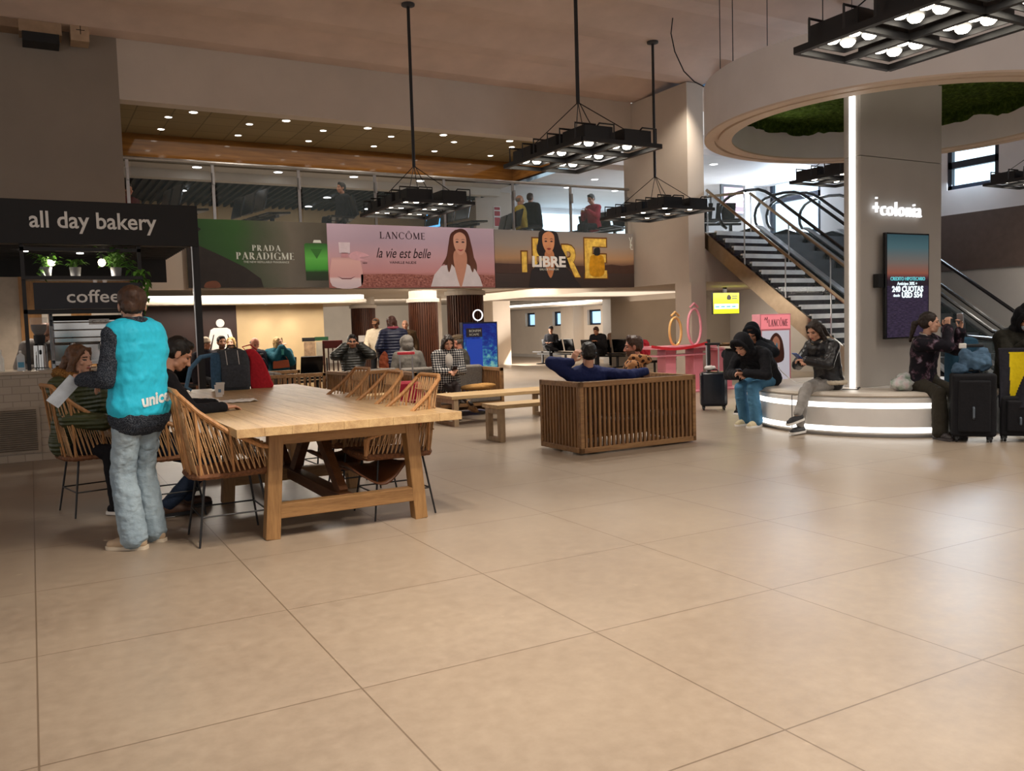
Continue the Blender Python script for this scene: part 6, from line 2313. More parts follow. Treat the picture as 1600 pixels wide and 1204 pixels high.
    def hair(s):
        st = s.k.get('hair')
        if not st:
            return
        c, H, q = s.hc, s.HM, s.hs
        def hp(x, y, z):
            return c + H @ V(x, y, z) * q
        m = s.k['hairm']
        mb = MB()
        if st == 'balding':
            mb.ell(hp(0, -0.030, 0.008), (0.082 * q, 0.082 * q, 0.062 * q), H, 16, 10)
        else:
            mb.ell(hp(0, -0.022, 0.042), (0.083 * q, 0.096 * q, 0.088 * q), H, 18, 12)
            mb.ell(hp(0, -0.040, 0.005), (0.080 * q, 0.074 * q, 0.075 * q), H, 16, 10)
            if st in ('short', 'thick'):
                mb.ell(hp(0, 0.035, 0.098), (0.058 * q, 0.038 * q, 0.028 * q if st == 'short' else 0.04 * q), H)
                for e in (-1, 1):
                    mb.cap(hp(e * 0.072, 0.012, 0.04), hp(e * 0.073, 0.012, 0.0), 0.012 * q, 0.008 * q, 8)
        if st == 'bob':
            for e in (-1, 1):
                mb.cap(hp(e * 0.074, 0.012, 0.05), hp(e * 0.078, 0.005, -0.085), 0.026 * q, 0.03 * q)
                mb.cap(hp(e * 0.05, 0.05, 0.09), hp(e * 0.074, 0.035, 0.02), 0.02 * q, 0.018 * q)
            mb.cap(hp(-0.05, -0.06, 0.0), hp(-0.05, -0.05, -0.09), 0.04 * q, 0.035 * q)
            mb.cap(hp(0.05, -0.06, 0.0), hp(0.05, -0.05, -0.09), 0.04 * q, 0.035 * q)
        if st in ('long', 'longwide'):
            wd = 1.25 if st == 'longwide' else 1.0
            L = s.k.get('hairlen', 0.34)
            dn = (V(0, 0, -1) * 0.85 - s.u2 * 0.35).normalized()
            for e in (-1, 1):
                mb.cap(hp(e * 0.045, 0.055, 0.085), hp(e * 0.078, 0.03, 0.0), 0.022 * q, 0.02 * q)
                a = hp(e * 0.076, 0.005, 0.02)
                b = hp(e * 0.085 * wd, -0.01, -0.11)
                mb.cap(a, b, 0.028 * q, 0.034 * q)
                e2 = b + dn * L * 0.75 + s.fwd * s.k.get('hairfwd', 0.03) + s.right * e * 0.02
                mb.cap(b, e2, 0.036 * q, 0.016 * q)
            for x in (-0.05, 0, 0.05):
                a = hp(x, -0.075, 0.0)
                b = hp(x * wd, -0.085, -0.12) - s.fwd * 0.02
                mb.cap(a, b, 0.042 * q, 0.042 * q)
                mb.cap(b, b + dn * L + s.right * x * 0.4 - s.fwd * 0.035, 0.042 * q, 0.018 * q)
        if st == 'ponytail':
            a = hp(0, -0.10, 0.02)
            mb.cap(a, a - s.fwd * 0.06 + V(0, 0, -0.04), 0.025, 0.035)
            mb.cap(a - s.fwd * 0.06 + V(0, 0, -0.04), a - s.fwd * 0.11 + V(0, 0, -0.24), 0.038, 0.016)
        if st == 'bun':
            mb.ell(hp(0.0, -0.05, 0.035), (0.090 * q, 0.080 * q, 0.088 * q), H, 16, 10)
            mb.ell(hp(0.0, -0.105, 0.045), (0.045 * q, 0.035 * q, 0.045 * q), H)
            mb.ell(hp(-0.02, -0.09, -0.03), (0.05 * q, 0.035 * q, 0.045 * q), H)
        o = soft(mb, 'hair', m, s.root, 0.008, 2, None, 0.014, 0.02)

    def headwear(s):
        hw = s.k.get('hat')
        if not hw:
            return
        c, H, q = s.hc, s.HM, s.hs
        def hp(x, y, z):
            return c + H @ V(x, y, z) * q
        m = s.k['hatm']
        mb = MB()
        if hw == 'hood':
            op = s.k.get('hoodopen', 0.0)
            mb.ell(hp(0, -0.035, 0.045), (0.105 * q, 0.115 * q, 0.112 * q), H, 18, 12)
            mb.ell(hp(0, -0.055, -0.03), (0.108 * q, 0.10 * q, 0.115 * q), H, 16, 10)
            mb.cap(hp(-0.07, -0.02, -0.12), hp(0.07, -0.02, -0.12), 0.07 * q, 0.07 * q)
            rim = [hp(0.098 * math.cos(a), 0.055 + 0.02 * math.sin(a) - op, 0.005 + 0.125 * math.sin(a)) for a in [2 * math.pi * i / 20 for i in range(20)]]
            mb.path(rim, 0.024 * q, 8, closed=True)
            if s.k.get('peak'):
                mb.ell(hp(0, -0.03, 0.13), (0.06 * q, 0.07 * q, 0.06 * q), H)
                mb.cap(hp(-0.06, 0.07, 0.085), hp(0.06, 0.07, 0.085), 0.03, 0.03)
            soft(mb, 'hood', m, s.root, 0.009, 4, None, 0.01, 0.05)
        elif hw == 'beanie':
            mb.ell(hp(0, -0.012, 0.060), (0.086 * q, 0.102 * q, 0.085 * q), H, 18, 12)
            rim = [hp(0.082 * math.cos(a), -0.012 + 0.098 * math.sin(a), 0.045) for a in [2 * math.pi * i / 24 for i in range(24)]]
            mb.path(rim, 0.018 * q, 8, closed=True)
            soft(mb, 'beanie', m, s.root, 0.009, 2)
        elif hw == 'cap':
            mb.ell(hp(0, -0.012, 0.060), (0.086 * q, 0.102 * q, 0.07 * q), H, 18, 12)
            mb.ell(hp(0, 0.115, 0.052), (0.062 * q, 0.06 * q, 0.011 * q), H)
            soft(mb, 'cap', m, s.root, 0.008, 2)
        elif hw == 'flatcap':
            mb.ell(hp(0, 0.0, 0.085), (0.092 * q, 0.125 * q, 0.042 * q), H, 18, 12)
            mb.ell(hp(0, -0.02, 0.055), (0.086 * q, 0.10 * q, 0.05 * q), H, 18, 12)
            mb.ell(hp(0, 0.11, 0.058), (0.06 * q, 0.04 * q, 0.012 * q), H)
            soft(mb, 'flat_cap', m, s.root, 0.008, 2)

    def phone(s, which, colour, label, tilt=None):
        w = s.lw if which == 'l' else s.rw
        el = s.lel if which == 'l' else s.rel
        d = (w - el).normalized()
        p = w + d * 0.10 + V(0, 0, 0.03)
        M4 = s.root.matrix_basis
        mb = MB().box((0, 0, 0), (0.075, 0.01, 0.15))
        o = mb.build('phone', plain('phone_case', colour, 0.3), None, bevel=0.004)
        o.location = Matrix.Rotation(s.root.rotation_euler.z, 3, 'Z') @ p + s.at
        o.rotation_euler = (R(-50 if tilt is None else tilt), 0, s.root.rotation_euler.z)
        tag(o, label, 'phone')
        sc_ = MB().span((-0.033, -0.0065, -0.07), (0.033, -0.005, 0.07)).build('display', emit('phone_glow', (0.5, 0.6, 0.8), 0.4), o)
        return o


def hairmat(name, c, var=0.35):
    t = NT(name)
    v = t.coord('Object', (1, 1, 0.25))
    n = t.noise(v, 45, 4, 0.7)
    c = lin(c)
    t.base(t.ramp(n, [(0.3, tuple(x * (1 - var) for x in c)), (0.7, tuple(min(1, x * (1 + var * 1.6)) for x in c))]))
    t.bump(n, 0.5, 0.01)
    return t.set(0.5, 0, 0.4)


HB = hairmat('hair_black', '#17120f')
HBR = hairmat('hair_brown', '#3d271a')
HRB = hairmat('hair_chestnut', '#4a2a20')
HBL = hairmat('hair_blond', '#a88a5a')
HGR = hairmat('hair_grey', '#5c534c')
HDK = hairmat('hair_dark', '#241913')


def pattern(name, kind, a, b, c=None, scale=20):
    t = NT(name)
    if kind == 'leopard':
        v = t.coord('Object')
        vo = t.n('TexVoronoi')
        vo.inputs['Scale'].default_value = scale
        t.l(v, vo.inputs['Vector'])
        n = t.noise(v, scale * 0.6, 3)
        f = t.math('ADD', vo.outputs['Distance'], t.math('MULTIPLY', t.math('SUBTRACT', n, 0.5), 0.5))
        t.base(t.ramp(f, [(0.0, lin(c or a)), (0.16, lin(b)), (0.42, lin(b)), (0.46, lin(a)), (1.0, lin(a))]))
    elif kind == 'plaid':
        w1_, w2_ = t.n('TexWave'), t.n('TexWave')
        w1_.bands_direction, w2_.bands_direction = 'X', 'Z'
        for w_ in (w1_, w2_):
            w_.inputs['Scale'].default_value = scale
            w_.inputs['Distortion'].default_value = 1.0
            t.l(t.coord('Object'), w_.inputs['Vector'])
        f = t.math('MULTIPLY', t.math('ADD', w1_.outputs['Fac'], w2_.outputs['Fac']), 0.5)
        t.base(t.ramp(f, [(0.3, lin(a)), (0.5, lin(b)), (0.75, lin(c))]))
    elif kind == 'puffer':
        w_ = t.n('TexWave')
        w_.bands_direction = 'Z'
        w_.inputs['Scale'].default_value = scale
        w_.inputs['Distortion'].default_value = 0.8
        t.l(t.coord('Object'), w_.inputs['Vector'])
        t.base(lin(a))
        n = t.noise(t.coord('Object'), 25, 3)
        t.bump(t.math('ADD', w_.outputs['Fac'], t.math('MULTIPLY', n, 0.6)), 0.45, 0.02)
        return t.set(0.45)
    elif kind == 'knit':
        n = t.noise(t.coord('Object'), 160, 2, 0.8)
        n2 = t.noise(t.coord('Object'), 12, 3)
        t.base(t.ramp(n, [(0.38, lin(a)), (0.52, lin(b)), (0.68, lin(c))]))
        t.bump(t.math('ADD', n, n2), 0.6, 0.01)
        return t.set(0.9, 0, 0.1)
    elif kind == 'denim':
        n = t.noise(t.coord('Object', (1, 1, 0.5)), 5, 4)
        w_ = t.noise(t.coord('Object', (40, 40, 160)), 4, 2)
        col_ = t.ramp(n, [(0.3, lin(a)), (0.65, lin(b))])
        t.base(t.mix(0.15, col_, t.ramp(w_, [(0.3, lin(a)), (0.7, lin(c or b))])))
        t.bump(t.noise(t.coord('Object', (1, 1, 1.6)), 16, 3), 0.5, 0.02)
        return t.set(0.8, 0, 0.2)
    elif kind == 'splash':
        n = t.noise(t.coord('Object'), scale, 4, 0.6)
        t.base(t.ramp(n, [(0.52, lin(a)), (0.6, lin(b)), (0.7, lin(c or b))]))
    t.bump(t.noise(t.coord('Object'), 10, 3), 0.3, 0.03)
    return t.set(0.8, 0, 0.2)
# ---- the standing charity worker
blackc = cloth('black_cloth', '#15151a', 0.15)
navyc = cloth('navy_cloth', '#141826', 0.15)
knit = pattern('speckled_knit', 'knit', '#1b2028', '#343b46', '#6b6f78')
cyan = cloth('cyan_vest', '#2cc0e2', 0.06, 30, 0.3, 0.6, 7)
ldenim = pattern('light_denim', 'denim', '#7f95a6', '#a3b6c2', '#c2ced4')
dden = pattern('dark_denim', 'denim', '#1a2230', '#27344a')
mden = pattern('mid_denim', 'denim', '#2f5878', '#4f82a4', '#6f9cb8')

p = Person('person standing at the table in bright cyan vest over grey knit sweater and light jeans', (0.585, 5.99), (-0.60, 0.80), 1.71,
           skin='light', fem=True, hair='bun', hairm=HBR, hyaw=38, hpitch=14, top=knit, topname='sweater', topt=0.024, toplong=0.07, collar=0.030, vest=cyan, bottom=ldenim, bott=0.022, flare=0.035,
           shoes=plain('tan_shoe', '#b09a80', 0.6), sole=plain('cream_sole', '#cfc2ae', 0.6), lh=('w', 0.27, 6.10, 1.10), rh=(0.12, 0.34, 1.08), lhint=(-0.25, -0.7, -0.8), neckl=0.045, rhint=(0.9, -0.4, -0.3),
           lf=(-0.085, 0.02, 0.085), rf=(0.11, 0.06, 0.085), lfoot=(-0.35, 1, 0), rfoot=(-0.25, 1, 0), lc=0.9, ln=(-1, 0, 0.4), vox=0.007, w=0.92, crease=0.02, bcrease=0.022, neckf=0.1)
VEST = p
fl = MB()
fl.box((0, 0, 0), (0.09, 0.006, 0.21))
fo = fl.build('flyer', plain('flyer_print', '#b9c4d2', 0.4, 0, 0.2, 12), None)
fo.location = (0.165, 6.12, 1.03)
fo.rotation_euler = (R(20), R(38), R(25))
tag(fo, 'pale printed leaflet held out in the left hand of the cyan vest wearer', 'leaflet')

# ---- seated at the long table
p = Person('person with long brown hair and fur trimmed green coat seated left of the cyan vest', (0.33, 7.50), (0.72, -0.70), 1.64, hip=(0, -0.1, 0.56), lean=6, skin='fair', fem=True,
           hair='longwide', hairm=hairmat('hair_light_brown', '#5a3f2c'), hyaw=-4, hpitch=4, top=pattern('green_puffer', 'puffer', '#3c4428', None, scale=9), topname='coat', topt=0.045, bottom=blackc,
           shoes=blackc, lf=(-0.1, 0.34, 0.09), rf=(0.1, 0.34, 0.09), lh=(-0.12, 0.28, 0.72), rh=(0.12, 0.28, 0.72), vox=0.008)
fur = MB()
rn = random.Random(2)
for i in range(70):
    a = 2 * math.pi * i / 70
    d = p.right * math.cos(a) + p.fwd * math.sin(a)
    fur.ell(p.neck0 + d * (0.115 + 0.02 * rn.random()) + V(0, 0, 0.015 + 0.03 * rn.random() - 0.02 * math.sin(a)), 0.03 + 0.014 * rn.random(), None, 8, 5)
soft(fur, 'fur_collar', pattern('fur', 'knit', '#5c4024', '#946a3c', '#c0945c'), p.root, 0.009, 1, None, 0.03, 0.016)
p = Person('man in black sweater and worn brown boots leaning over the table with bowed head', (0.80, 6.98), (1, 0.10), 1.78, hip=(0, -0.06, 0.58), lean=15, bend=0.5, skin='light', hair='short', hairm=HB,
           hpitch=34, hyaw=6, neckf=0.3, top=blackc, topname='sweater', topt=0.02, bottom=dden, shoes=plain('brown_boot', '#4a3224', 0.6, 0, 0.4, 20), sole=M['black_matt'], boot=0.12,
           lf=(-0.12, 0.22, 0.10), rf=(0.13, 0.02, 0.10), lh=(-0.16, 0.48, 0.80), rh=(0.20, 0.44, 0.80), ln=(0, 0, 1), rn=(0, 0, 1), lc=0.35, rc=0.35, vox=0.008)

# ---- the couple on the slatted sofa
p = Person('man in blue sweatshirt on the slatted sofa, hand on head, arm along the back', (5.29, 7.83), (0.12, 1), 1.78, hip=(0, 0.08, 0.37), lean=-20, skin='light', hair='short', hairm=HB, hyaw=14, hpitch=4,
           top=cloth('royal_blue', '#1b2450', 0.1), topname='sweatshirt', topt=0.026, taper=0.8, collar=0.018, bottom=dden, shoes=M['white'], lh=(-0.19, -0.08, 0.95), lhint=(-1.5, 0.0, -1.3), ld=(0.3, -0.2, 0.8), ln=(-0.9, -0.5, 0.2), lc=0.35,
           rh=(0.64, -0.22, 0.82), rhint=(0.5, -1, -0.1), rd=(0.6, 0.8, -0.2), lf=(-0.12, 0.46, 0.09), rf=(0.14, 0.46, 0.09), vox=0.008, w=1.12, d=1.05, crease=0.02, hs=1.0)
p = Person('bearded man in tan animal print hooded jacket sitting turned on the slatted sofa', (5.98, 7.92), (-0.75, 0.72), 1.74, hip=(0, 0, 0.41), lean=-8, skin='red', hair='thick', hairm=HBR, beard=True, hyaw=-8, hpitch=6,
           top=pattern('animal_print', 'leopard', '#a8764c', '#33211a', '#7a4a2c', 22), topt=0.034, bottom=dden, shoes=M['white'], lf=(-0.12, 0.45, 0.09), rf=(0.12, 0.45, 0.09), lh=(-0.2, 0.3, 0.55), rh=(0.15, 0.32, 0.52), vox=0.008, w=1.08)
hd = MB()
for q in range(9):
    a = math.pi * (0.95 + 1.1 * q / 8)
    hd.ell(p.neck0 + p.right * math.cos(a) * 0.12 + p.fwd * math.sin(a) * 0.12 + V(0, 0, 0.03), (0.06, 0.06, 0.055))
soft(hd, 'hood', pattern('animal_print_b', 'leopard', '#a8764c', '#33211a', '#7a4a2c', 22), p.root, 0.009, 4, None, 0.02, 0.05)

# ---- on the round bench
p = Person('person in black hooded top and blue jeans bent over a phone on bench', (8.25, 8.05), (-0.98, -0.15), 1.76, hip=(0, -0.02, 0.60), lean=48, bend=0.45, skin='light', hpitch=38, neckf=0.55, hat='hood', hatm=blackc, hoodopen=0.0,
           hair='short', hairm=HB, top=blackc, topname='hooded_top', topt=0.028, bottom=mden, bott=0.016, flare=0.03, shoes=plain('cream_shoe', '#c4b694', 0.6), lf=(-0.10, 0.34, 0.09), rf=(0.12, 0.28, 0.09), lh=(-0.06, 0.50, 0.69), rh=(0.08, 0.47, 0.67),
           lhint=(-1, -0.3, -0.6), rhint=(1, -0.3, -0.6), lc=0.8, rc=0.8, vox=0.008, crease=0.02)
p.phone('r', '#22242a', 'dark phone in the hands of the bent figure in black hood', -60)
p = Person('person in black coat with pale blue sleeve badge sitting behind the bent hooded figure', (8.80, 8.72), (-0.85, -0.5), 1.72, hip=(0, -0.02, 0.60), lean=30, bend=0.4, skin='tan', hpitch=30, neckf=0.4, hat='hood', hatm=cloth('ink_cloth', '#10141c', 0.15), hoodopen=0.03,
           hair='short', hairm=HBR, top=cloth('ink_cloth_b', '#10141c', 0.15), topname='coat', topt=0.038, bottom=blackc, shoes=blackc, sole=M['white'], lf=(-0.1, 0.42, 0.09), rf=(0.12, 0.55, 0.16), rfoot=(0, 1, 0.15), lh=(-0.1, 0.34, 1.02), rh=(0.1, 0.36, 1.0),
           lhint=(-1, 0.2, -0.5), rhint=(1, 0.2, -0.5), lc=0.9, rc=0.9, vox=0.009)
bd = MB().ell((0, 0, 0), (0.006, 0.045, 0.05), None, 12, 8)
b_ = bd.build('sleeve_badge', plain('badge_blue', '#4f9cc0', 0.5), p.root, smooth='all')
m_ = p.shl.lerp(p.lel, 0.35)
b_.location = m_ + V(-0.088, 0.0, 0.02)
box_ = thing('black_backpack', 'black boxy backpack held on the lap behind the bent figure', 'backpack', (8.32, 8.68, 0.55), R(20))
soft_bag(MB(), (0, 0, 0), (0.34, 0.24, 0.44)).build('body', black_fabric, box_, smooth=True)
MB().box((0.0, 0.0, 0.445), (0.36, 0.16, 0.012), (0, R(-5), 0)).build('pale_top', plain('pale_top', '#b8ac98', 0.6), box_)

p = Person('person with long dark hair, black leather jacket and grey jeans, legs crossed on the bench', (8.24, 7.02), (-0.98, 0.05), 1.66, hip=(0, 0.02, 0.60), lean=16, bend=0.5, skin='light', fem=True, hair='long', hairm=HDK, hairlen=0.30, hpitch=26, hyaw=-6, neckf=0.35,
           top=plain('black_leather', '#17171b', 0.35, 0, 0.2, 8, 0.2, 30), topt=0.030, collar=0.03, bottom=pattern('grey_denim', 'denim', '#77736e', '#989490', '#aaa6a2'), bott=0.012, flare=0.004, ankle=0.02,
           shoes=plain('black_hightop', '#1c1c20', 0.6), sole=M['white'], boot=0.06, lf=(0.02, 0.46, 0.10), rf=(-0.14, 0.66, 0.26), rkhint=(-0.2, 0.5, 1), lkhint=(0.2, 1, 0.3), rfoot=(-0.1, 1, -0.18), lfoot=(-0.2, 1, 0),
           lh=(-0.05, 0.42, 0.86), rh=(0.05, 0.40, 0.84), lhint=(-1, -0.3, -0.5), rhint=(1, -0.3, -0.6), lc=0.7, rc=0.7, vox=0.007, crease=0.018)
p.phone('l', '#2a4f9c', 'blue phone held up by the long haired figure on the bench', -55)
tr = MB()
tr.path([p.hip + V(0.0, 0, -0.01) + V(math.cos(a) * 0.205, math.sin(a) * 0.155, 0.0) for a in [2 * math.pi * i / 26 for i in range(26)]], 0.028, 8, closed=True)
tr.path([p.neck0 + (p.right * math.cos(a) + p.fwd * math.sin(a)) * 0.085 + V(0, 0, 0.02) for a in [2 * math.pi * i / 20 for i in range(20)]], 0.026, 8, closed=True)
soft(tr, 'shearling_trim', plain('shearling', '#c8bca8', 0.9, 0, 0.1, 50, 0.5, 80), p.root, 0.009, 1, None, 0.012, 0.02)
cf = MB()
for el, wr in ((p.lel, p.lw), (p.rel, p.rw)):
    d = (wr - el).normalized()
    cf.cap(wr - d * 0.045, wr - d * 0.015, 0.052, 0.05)
soft(cf, 'shearling_cuffs', plain('shearling_b', '#c8bca8', 0.9, 0, 0.1, 50, 0.5, 80), p.root, 0.009, 1, None, 0.012, 0.02)
o = MB().path([(8.42, 8.0, 0.74), (8.30, 7.85, 0.70), (8.22, 7.65, 0.62), (8.2, 7.5, 0.56), (8.25, 7.35, 0.58), (8.33, 7.2, 0.66), (8.38, 7.1, 0.72)], 0.006, 6).build('charging_cable', M['white'])
tag(o, 'white charging cable looping between two sitting figures on the bench', 'cable')

p = Person('person in black splashed jacket putting on make-up with a mirror at right end of bench', (8.78, 6.17), (-0.30, -0.95), 1.70, hip=(0, -0.03, 0.60), lean=8, skin='fair', fem=True, hair='ponytail', hairm=HDK, hyaw=-62, hpitch=2,
           top=pattern('splashed_black', 'splash', '#15131c', '#4a3440', '#8a7f90', 12), topt=0.032, bottom=cloth('olive_trousers', '#2e2a22', 0.12), bott=0.02, flare=0.03, shoes=plain('dark_trainer', '#2a2424', 0.6), sole=plain('dark_sole', '#3a3434', 0.6),
           lf=(-0.1, 0.36, 0.09), rf=(0.14, 0.44, 0.09), twist=35, lh=(-0.30, 0.20, 1.16), rh=(-0.14, 0.20, 1.2), lhint=(-0.7, 0.1, -0.9), rhint=(0.5, 0.5, -0.9), ld=(-0.1, 0.1, 1), rd=(0, -0.1, 1), lc=0.8, rc=0.9, vox=0.008)
mr = MB().box((0, 0, 0), (0.012, 0.08, 0.11))
o = mr.build('pocket_mirror', plain('mirror_grey', '#9aa0a8', 0.15, 0.6), None, bevel=0.004)
Rw = Matrix.Rotation(p.root.rotation_euler.z, 3, 'Z')
o.location = Rw @ (p.lw + V(0.0, 0.0, 0.14)) + p.at
o.rotation_euler = (0, R(8), p.root.rotation_euler.z + R(15))
tag(o, 'small mirror held up by the person in splashed black jacket', 'mirror')
neckl = MB().path([p.neck0 + (p.right * math.cos(a) * 0.085 + p.fwd * (math.sin(a) * 0.09 + 0.02)) + V(0, 0, 0.04 - 0.10 * max(0, math.sin(a))) for a in [2 * math.pi * i / 24 for i in range(24)]], 0.007, 6, closed=True)
neckl.build('necklace', plain('chain', '#b8b0a4', 0.4), p.root)

p = Person('person with black hood and face mask in dark olive parka at the right picture edge', (9.62, 5.64), (-0.50, -0.85), 1.74, hip=(0, -0.02, 0.62), lean=14, bend=0.5, skin='tan', hpitch=24, neckf=0.3, hat='hood', hatm=cloth('hood_black', '#0e0e12', 0.2), peak=True, hair='short', hairm=HB,
           top=cloth('olive_parka', '#211f18', 0.2), topname='parka', topt=0.055, bottom=blackc, shoes=blackc, lf=(-0.12, 0.40, 0.09), rf=(0.12, 0.40, 0.09), lh=(-0.10, 0.36, 0.95), rh=(0.08, 0.36, 0.98), lc=0.8, rc=0.8, vox=0.009)
mk = MB().ell(p.hc + p.HM @ V(0, 0.062, -0.052), (0.058, 0.055, 0.045), p.HM, 14, 9)
mk.build('face_mask', plain('mask_white', '#b8c4d0', 0.7), p.root, smooth='all')

# yellow lined jacket draped over the small suitcase
mb = MB()
vs, fs = [], []
n = 44
for a in range(n + 1):
    for b in range(n + 1):
        u, v = a / n, b / n
        x = (u - 0.5) * 0.42 * (1 - 0.35 * v) - 0.05 * v
        z = 0.98 - 0.62 * v
        y = -0.04 - 0.05 * math.sin(u * 7 + v * 3) * v - 0.03 * v
        vs.append((x, y, z))
for a in range(n):
    for b in range(n):
        q = a * (n + 1) + b
        fs.append((q, q + 1, q + n + 2, q + n + 1))
        mb.mi = 0
mb.add(vs, fs)
for i, f in enumerate(mb.f):
    a, b = divmod(f[0], n + 1)
    u, v = a / n, b / n
    mb.m[i] = 1 if (0.22 + 0.10 * v < u < 0.62 - 0.25 * max(0, v - 0.45) * 2 and v > 0.05) else 0
o = mb.build('jacket', [cloth('charcoal_shell', '#26262e', 0.15), cloth('yellow_lining', '#e0c818', 0.05)], None, smooth='all')
o.modifiers.new('thick', 'SOLIDIFY').thickness = 0.02
o.location = (8.98, 5.20, 0.0)
o.rotation_euler = (0, 0, R(-55))
tag(o, 'charcoal jacket with bright yellow lining hanging down in front of the hooded figure', 'jacket')

d_ = soft(o_denim[1], 'denim_bag', pattern('bag_denim', 'denim', '#2c4056', '#4f6c86', '#6f8aa0'), None, 0.012, 3, None, 0.05, 0.06)
d_.location = (8.72, 5.55, 0.735)
d_.rotation_euler = (0, 0, R(-46))
tag(d_, 'slumped blue denim bag lying on the large black suitcase', 'bag')
tb_ = thing('backpack', 'teal blue backpack on the bench between the two figures at right', 'backpack', (9.45, 6.15, 0.5), R(-30))
soft_bag(MB(), (0, 0, 0), (0.36, 0.26, 0.58)).build('body', cloth('teal_pack', '#2c5068', 0.12), tb_, smooth=True)
soft_bag(MB(), (0, -0.13, 0.05), (0.26, 0.08, 0.28)).build('front_pocket', cloth('teal_pack_b', '#294a60', 0.12), tb_, smooth=True)
MB().path([(-0.05, 0, 0.57), (-0.04, 0, 0.62), (0.04, 0, 0.62), (0.05, 0, 0.57)], 0.01, 6).build('top_loop', M['black_matt'], tb_)

# ---- middle distance
p = Person('girl with long dark hair in plaid coat reading a phone on the far sofa', (5.55, 11.95), (-0.25, -1), 1.62, hip=(0, -0.02, 0.52), lean=4, skin='light', fem=True, hair='long', hairm=HDK, hairlen=0.32, hpitch=24, hyaw=-6,
           top=pattern('plaid', 'plaid', '#1c1c20', '#55555a', '#b8b4ae', 9), topname='coat', topt=0.04, bottom=plain('dark_tights', '#2c2222', 0.5), botname='tights', bott=0.0, flare=0.0, bcrease=0.0,
           shoes=plain('tan_boot', '#a8845a', 0.6), sole=plain('tan_sole', '#8a6a48', 0.6), boot=0.08, lf=(-0.02, 0.46, 0.10), rf=(-0.22, 0.66, 0.22), rfoot=(-0.2, 1, -0.1), rkhint=(-0.2, 0.5, 1), lh=(-0.08, 0.32, 0.72), rh=(0.06, 0.32, 0.70), lc=0.8, rc=0.8, vox=0.010)
p.phone('l', '#1c1c22', 'dark phone held by the girl in plaid coat', -60)
bl = MB()
bl.ell(p.chest + p.fwd * 0.10 + p.u2 * 0.03, (0.07, 0.07, 0.12))
soft(bl, 'white_blouse', cloth('white_knit', '#cfc8be', 0.08), p.root, 0.010, 3, None, 0.01, 0.05)
p = Person('older man in brown flat cap and grey jacket sitting behind the far sofa', (6.55, 13.4), (-0.8, 0.5), 1.70, hip=(0, 0, 0.46), lean=8, skin='red', hair='balding', hairm=HGR, hat='flatcap', hatm=cloth('cap_tweed', '#6a5a48', 0.25), hyaw=8, hpitch=10,
           top=cloth('grey_jacket', '#55524e', 0.12), topt=0.03, bottom=blackc, shoes=blackc, lf=(-0.1, 0.42, 0.09), rf=(0.1, 0.42, 0.09), vox=0.011)
p = Person('person under a grey hood sitting with back to viewer beside the girl in plaid', (5.35, 13.0), (0.2, 1), 1.62, hip=(0, 0, 0.50), lean=10, skin='light', hat='hood', hatm=cloth('grey_hood', '#77726c', 0.12), hair='short', hairm=HBR, top=cloth('grey_coat', '#6a6660', 0.12), topname='coat', topt=0.045, bottom=blackc, shoes=blackc,
           lf=(-0.1, 0.42, 0.09), rf=(0.1, 0.42, 0.09), vox=0.012)
p = Person('man in black puffer jacket raising both hands to sunglasses on the booth seat', (4.95, 14.6), (-0.3, -1), 1.76, hip=(0, 0, 0.48), lean=-10, skin='tan', hair='thick', hairm=HB, hpitch=2, top=pattern('black_puffer', 'puffer', '#1f211e', None, scale=7), topt=0.05, collar=0.03, bottom=dden, shoes=blackc,
           lh=(-0.13, 0.10, 1.09), rh=(0.13, 0.10, 1.09), lhint=(-0.7, -0.1, -0.8), rhint=(0.7, -0.1, -0.8), ld=(0.5, 0.3, 0.5), rd=(-0.5, 0.3, 0.5), lc=0.9, rc=0.9, lf=(-0.12, 0.45, 0.09), rf=(0.12, 0.45, 0.09), vox=0.011)
gl = MB()
for e in (-1, 1):
    gl.ell(p.hc + p.HM @ V(e * 0.033, 0.088, 0.004), (0.028, 0.008, 0.02), p.HM, 12, 8)
gl.cap(p.hc + p.HM @ V(-0.01, 0.092, 0.008), p.hc + p.HM @ V(0.01, 0.092, 0.008), 0.004)
gl.build('sunglasses', M['black_gloss'], p.root, smooth='all')
bcs = thing('wooden_stool', 'plain dark wooden seat under the man in black puffer jacket', 'seat', (4.95, 14.68, 0))
MB().span((-0.3, -0.25, 0.34), (0.3, 0.25, 0.40)).build('seat', M['dark_wood'], bcs, bevel=0.005)
for sx in (-1, 1):
    for sy in (-1, 1):
        MB().span((sx * 0.25 - 0.025, sy * 0.2 - 0.025, 0), (sx * 0.25 + 0.025, sy * 0.2 + 0.025, 0.34)).build('leg', M['dark_wood'], bcs)
p = Person('person in navy puffer jacket and pale jeans standing with back turned', (5.72, 14.6), (0.35, 1), 1.60, skin='light', fem=True, hair='bob', hairm=HRB, hpitch=18, hyaw=-25, top=pattern('navy_puffer', 'puffer', '#1d2440', None, scale=6), topt=0.05, collar=0.035, toplong=0.08, bottom=ldenim, bott=0.016, flare=0.02,
           shoes=blackc, vox=0.011, lh=(-0.22, 0.12, 0.86), rh=(0.2, 0.2, 0.95))
sc_ = MB()
sc_.path([p.neck0 + (p.right * math.cos(a) + p.fwd * math.sin(a)) * 0.085 + V(0, 0, 0.05) for a in [2 * math.pi * i / 18 for i in range(18)]], 0.024, 8, closed=True)
sc_.build('scarf', plain('pink_scarf', '#a84a5c', 0.8), p.root, smooth='all')
mb = MB()
mb.ell((0, 0, 0), (0.10, 0.09, 0.30), None, 14, 10).ell((0.02, 0, 0.18), (0.07, 0.06, 0.16), None, 12, 8)
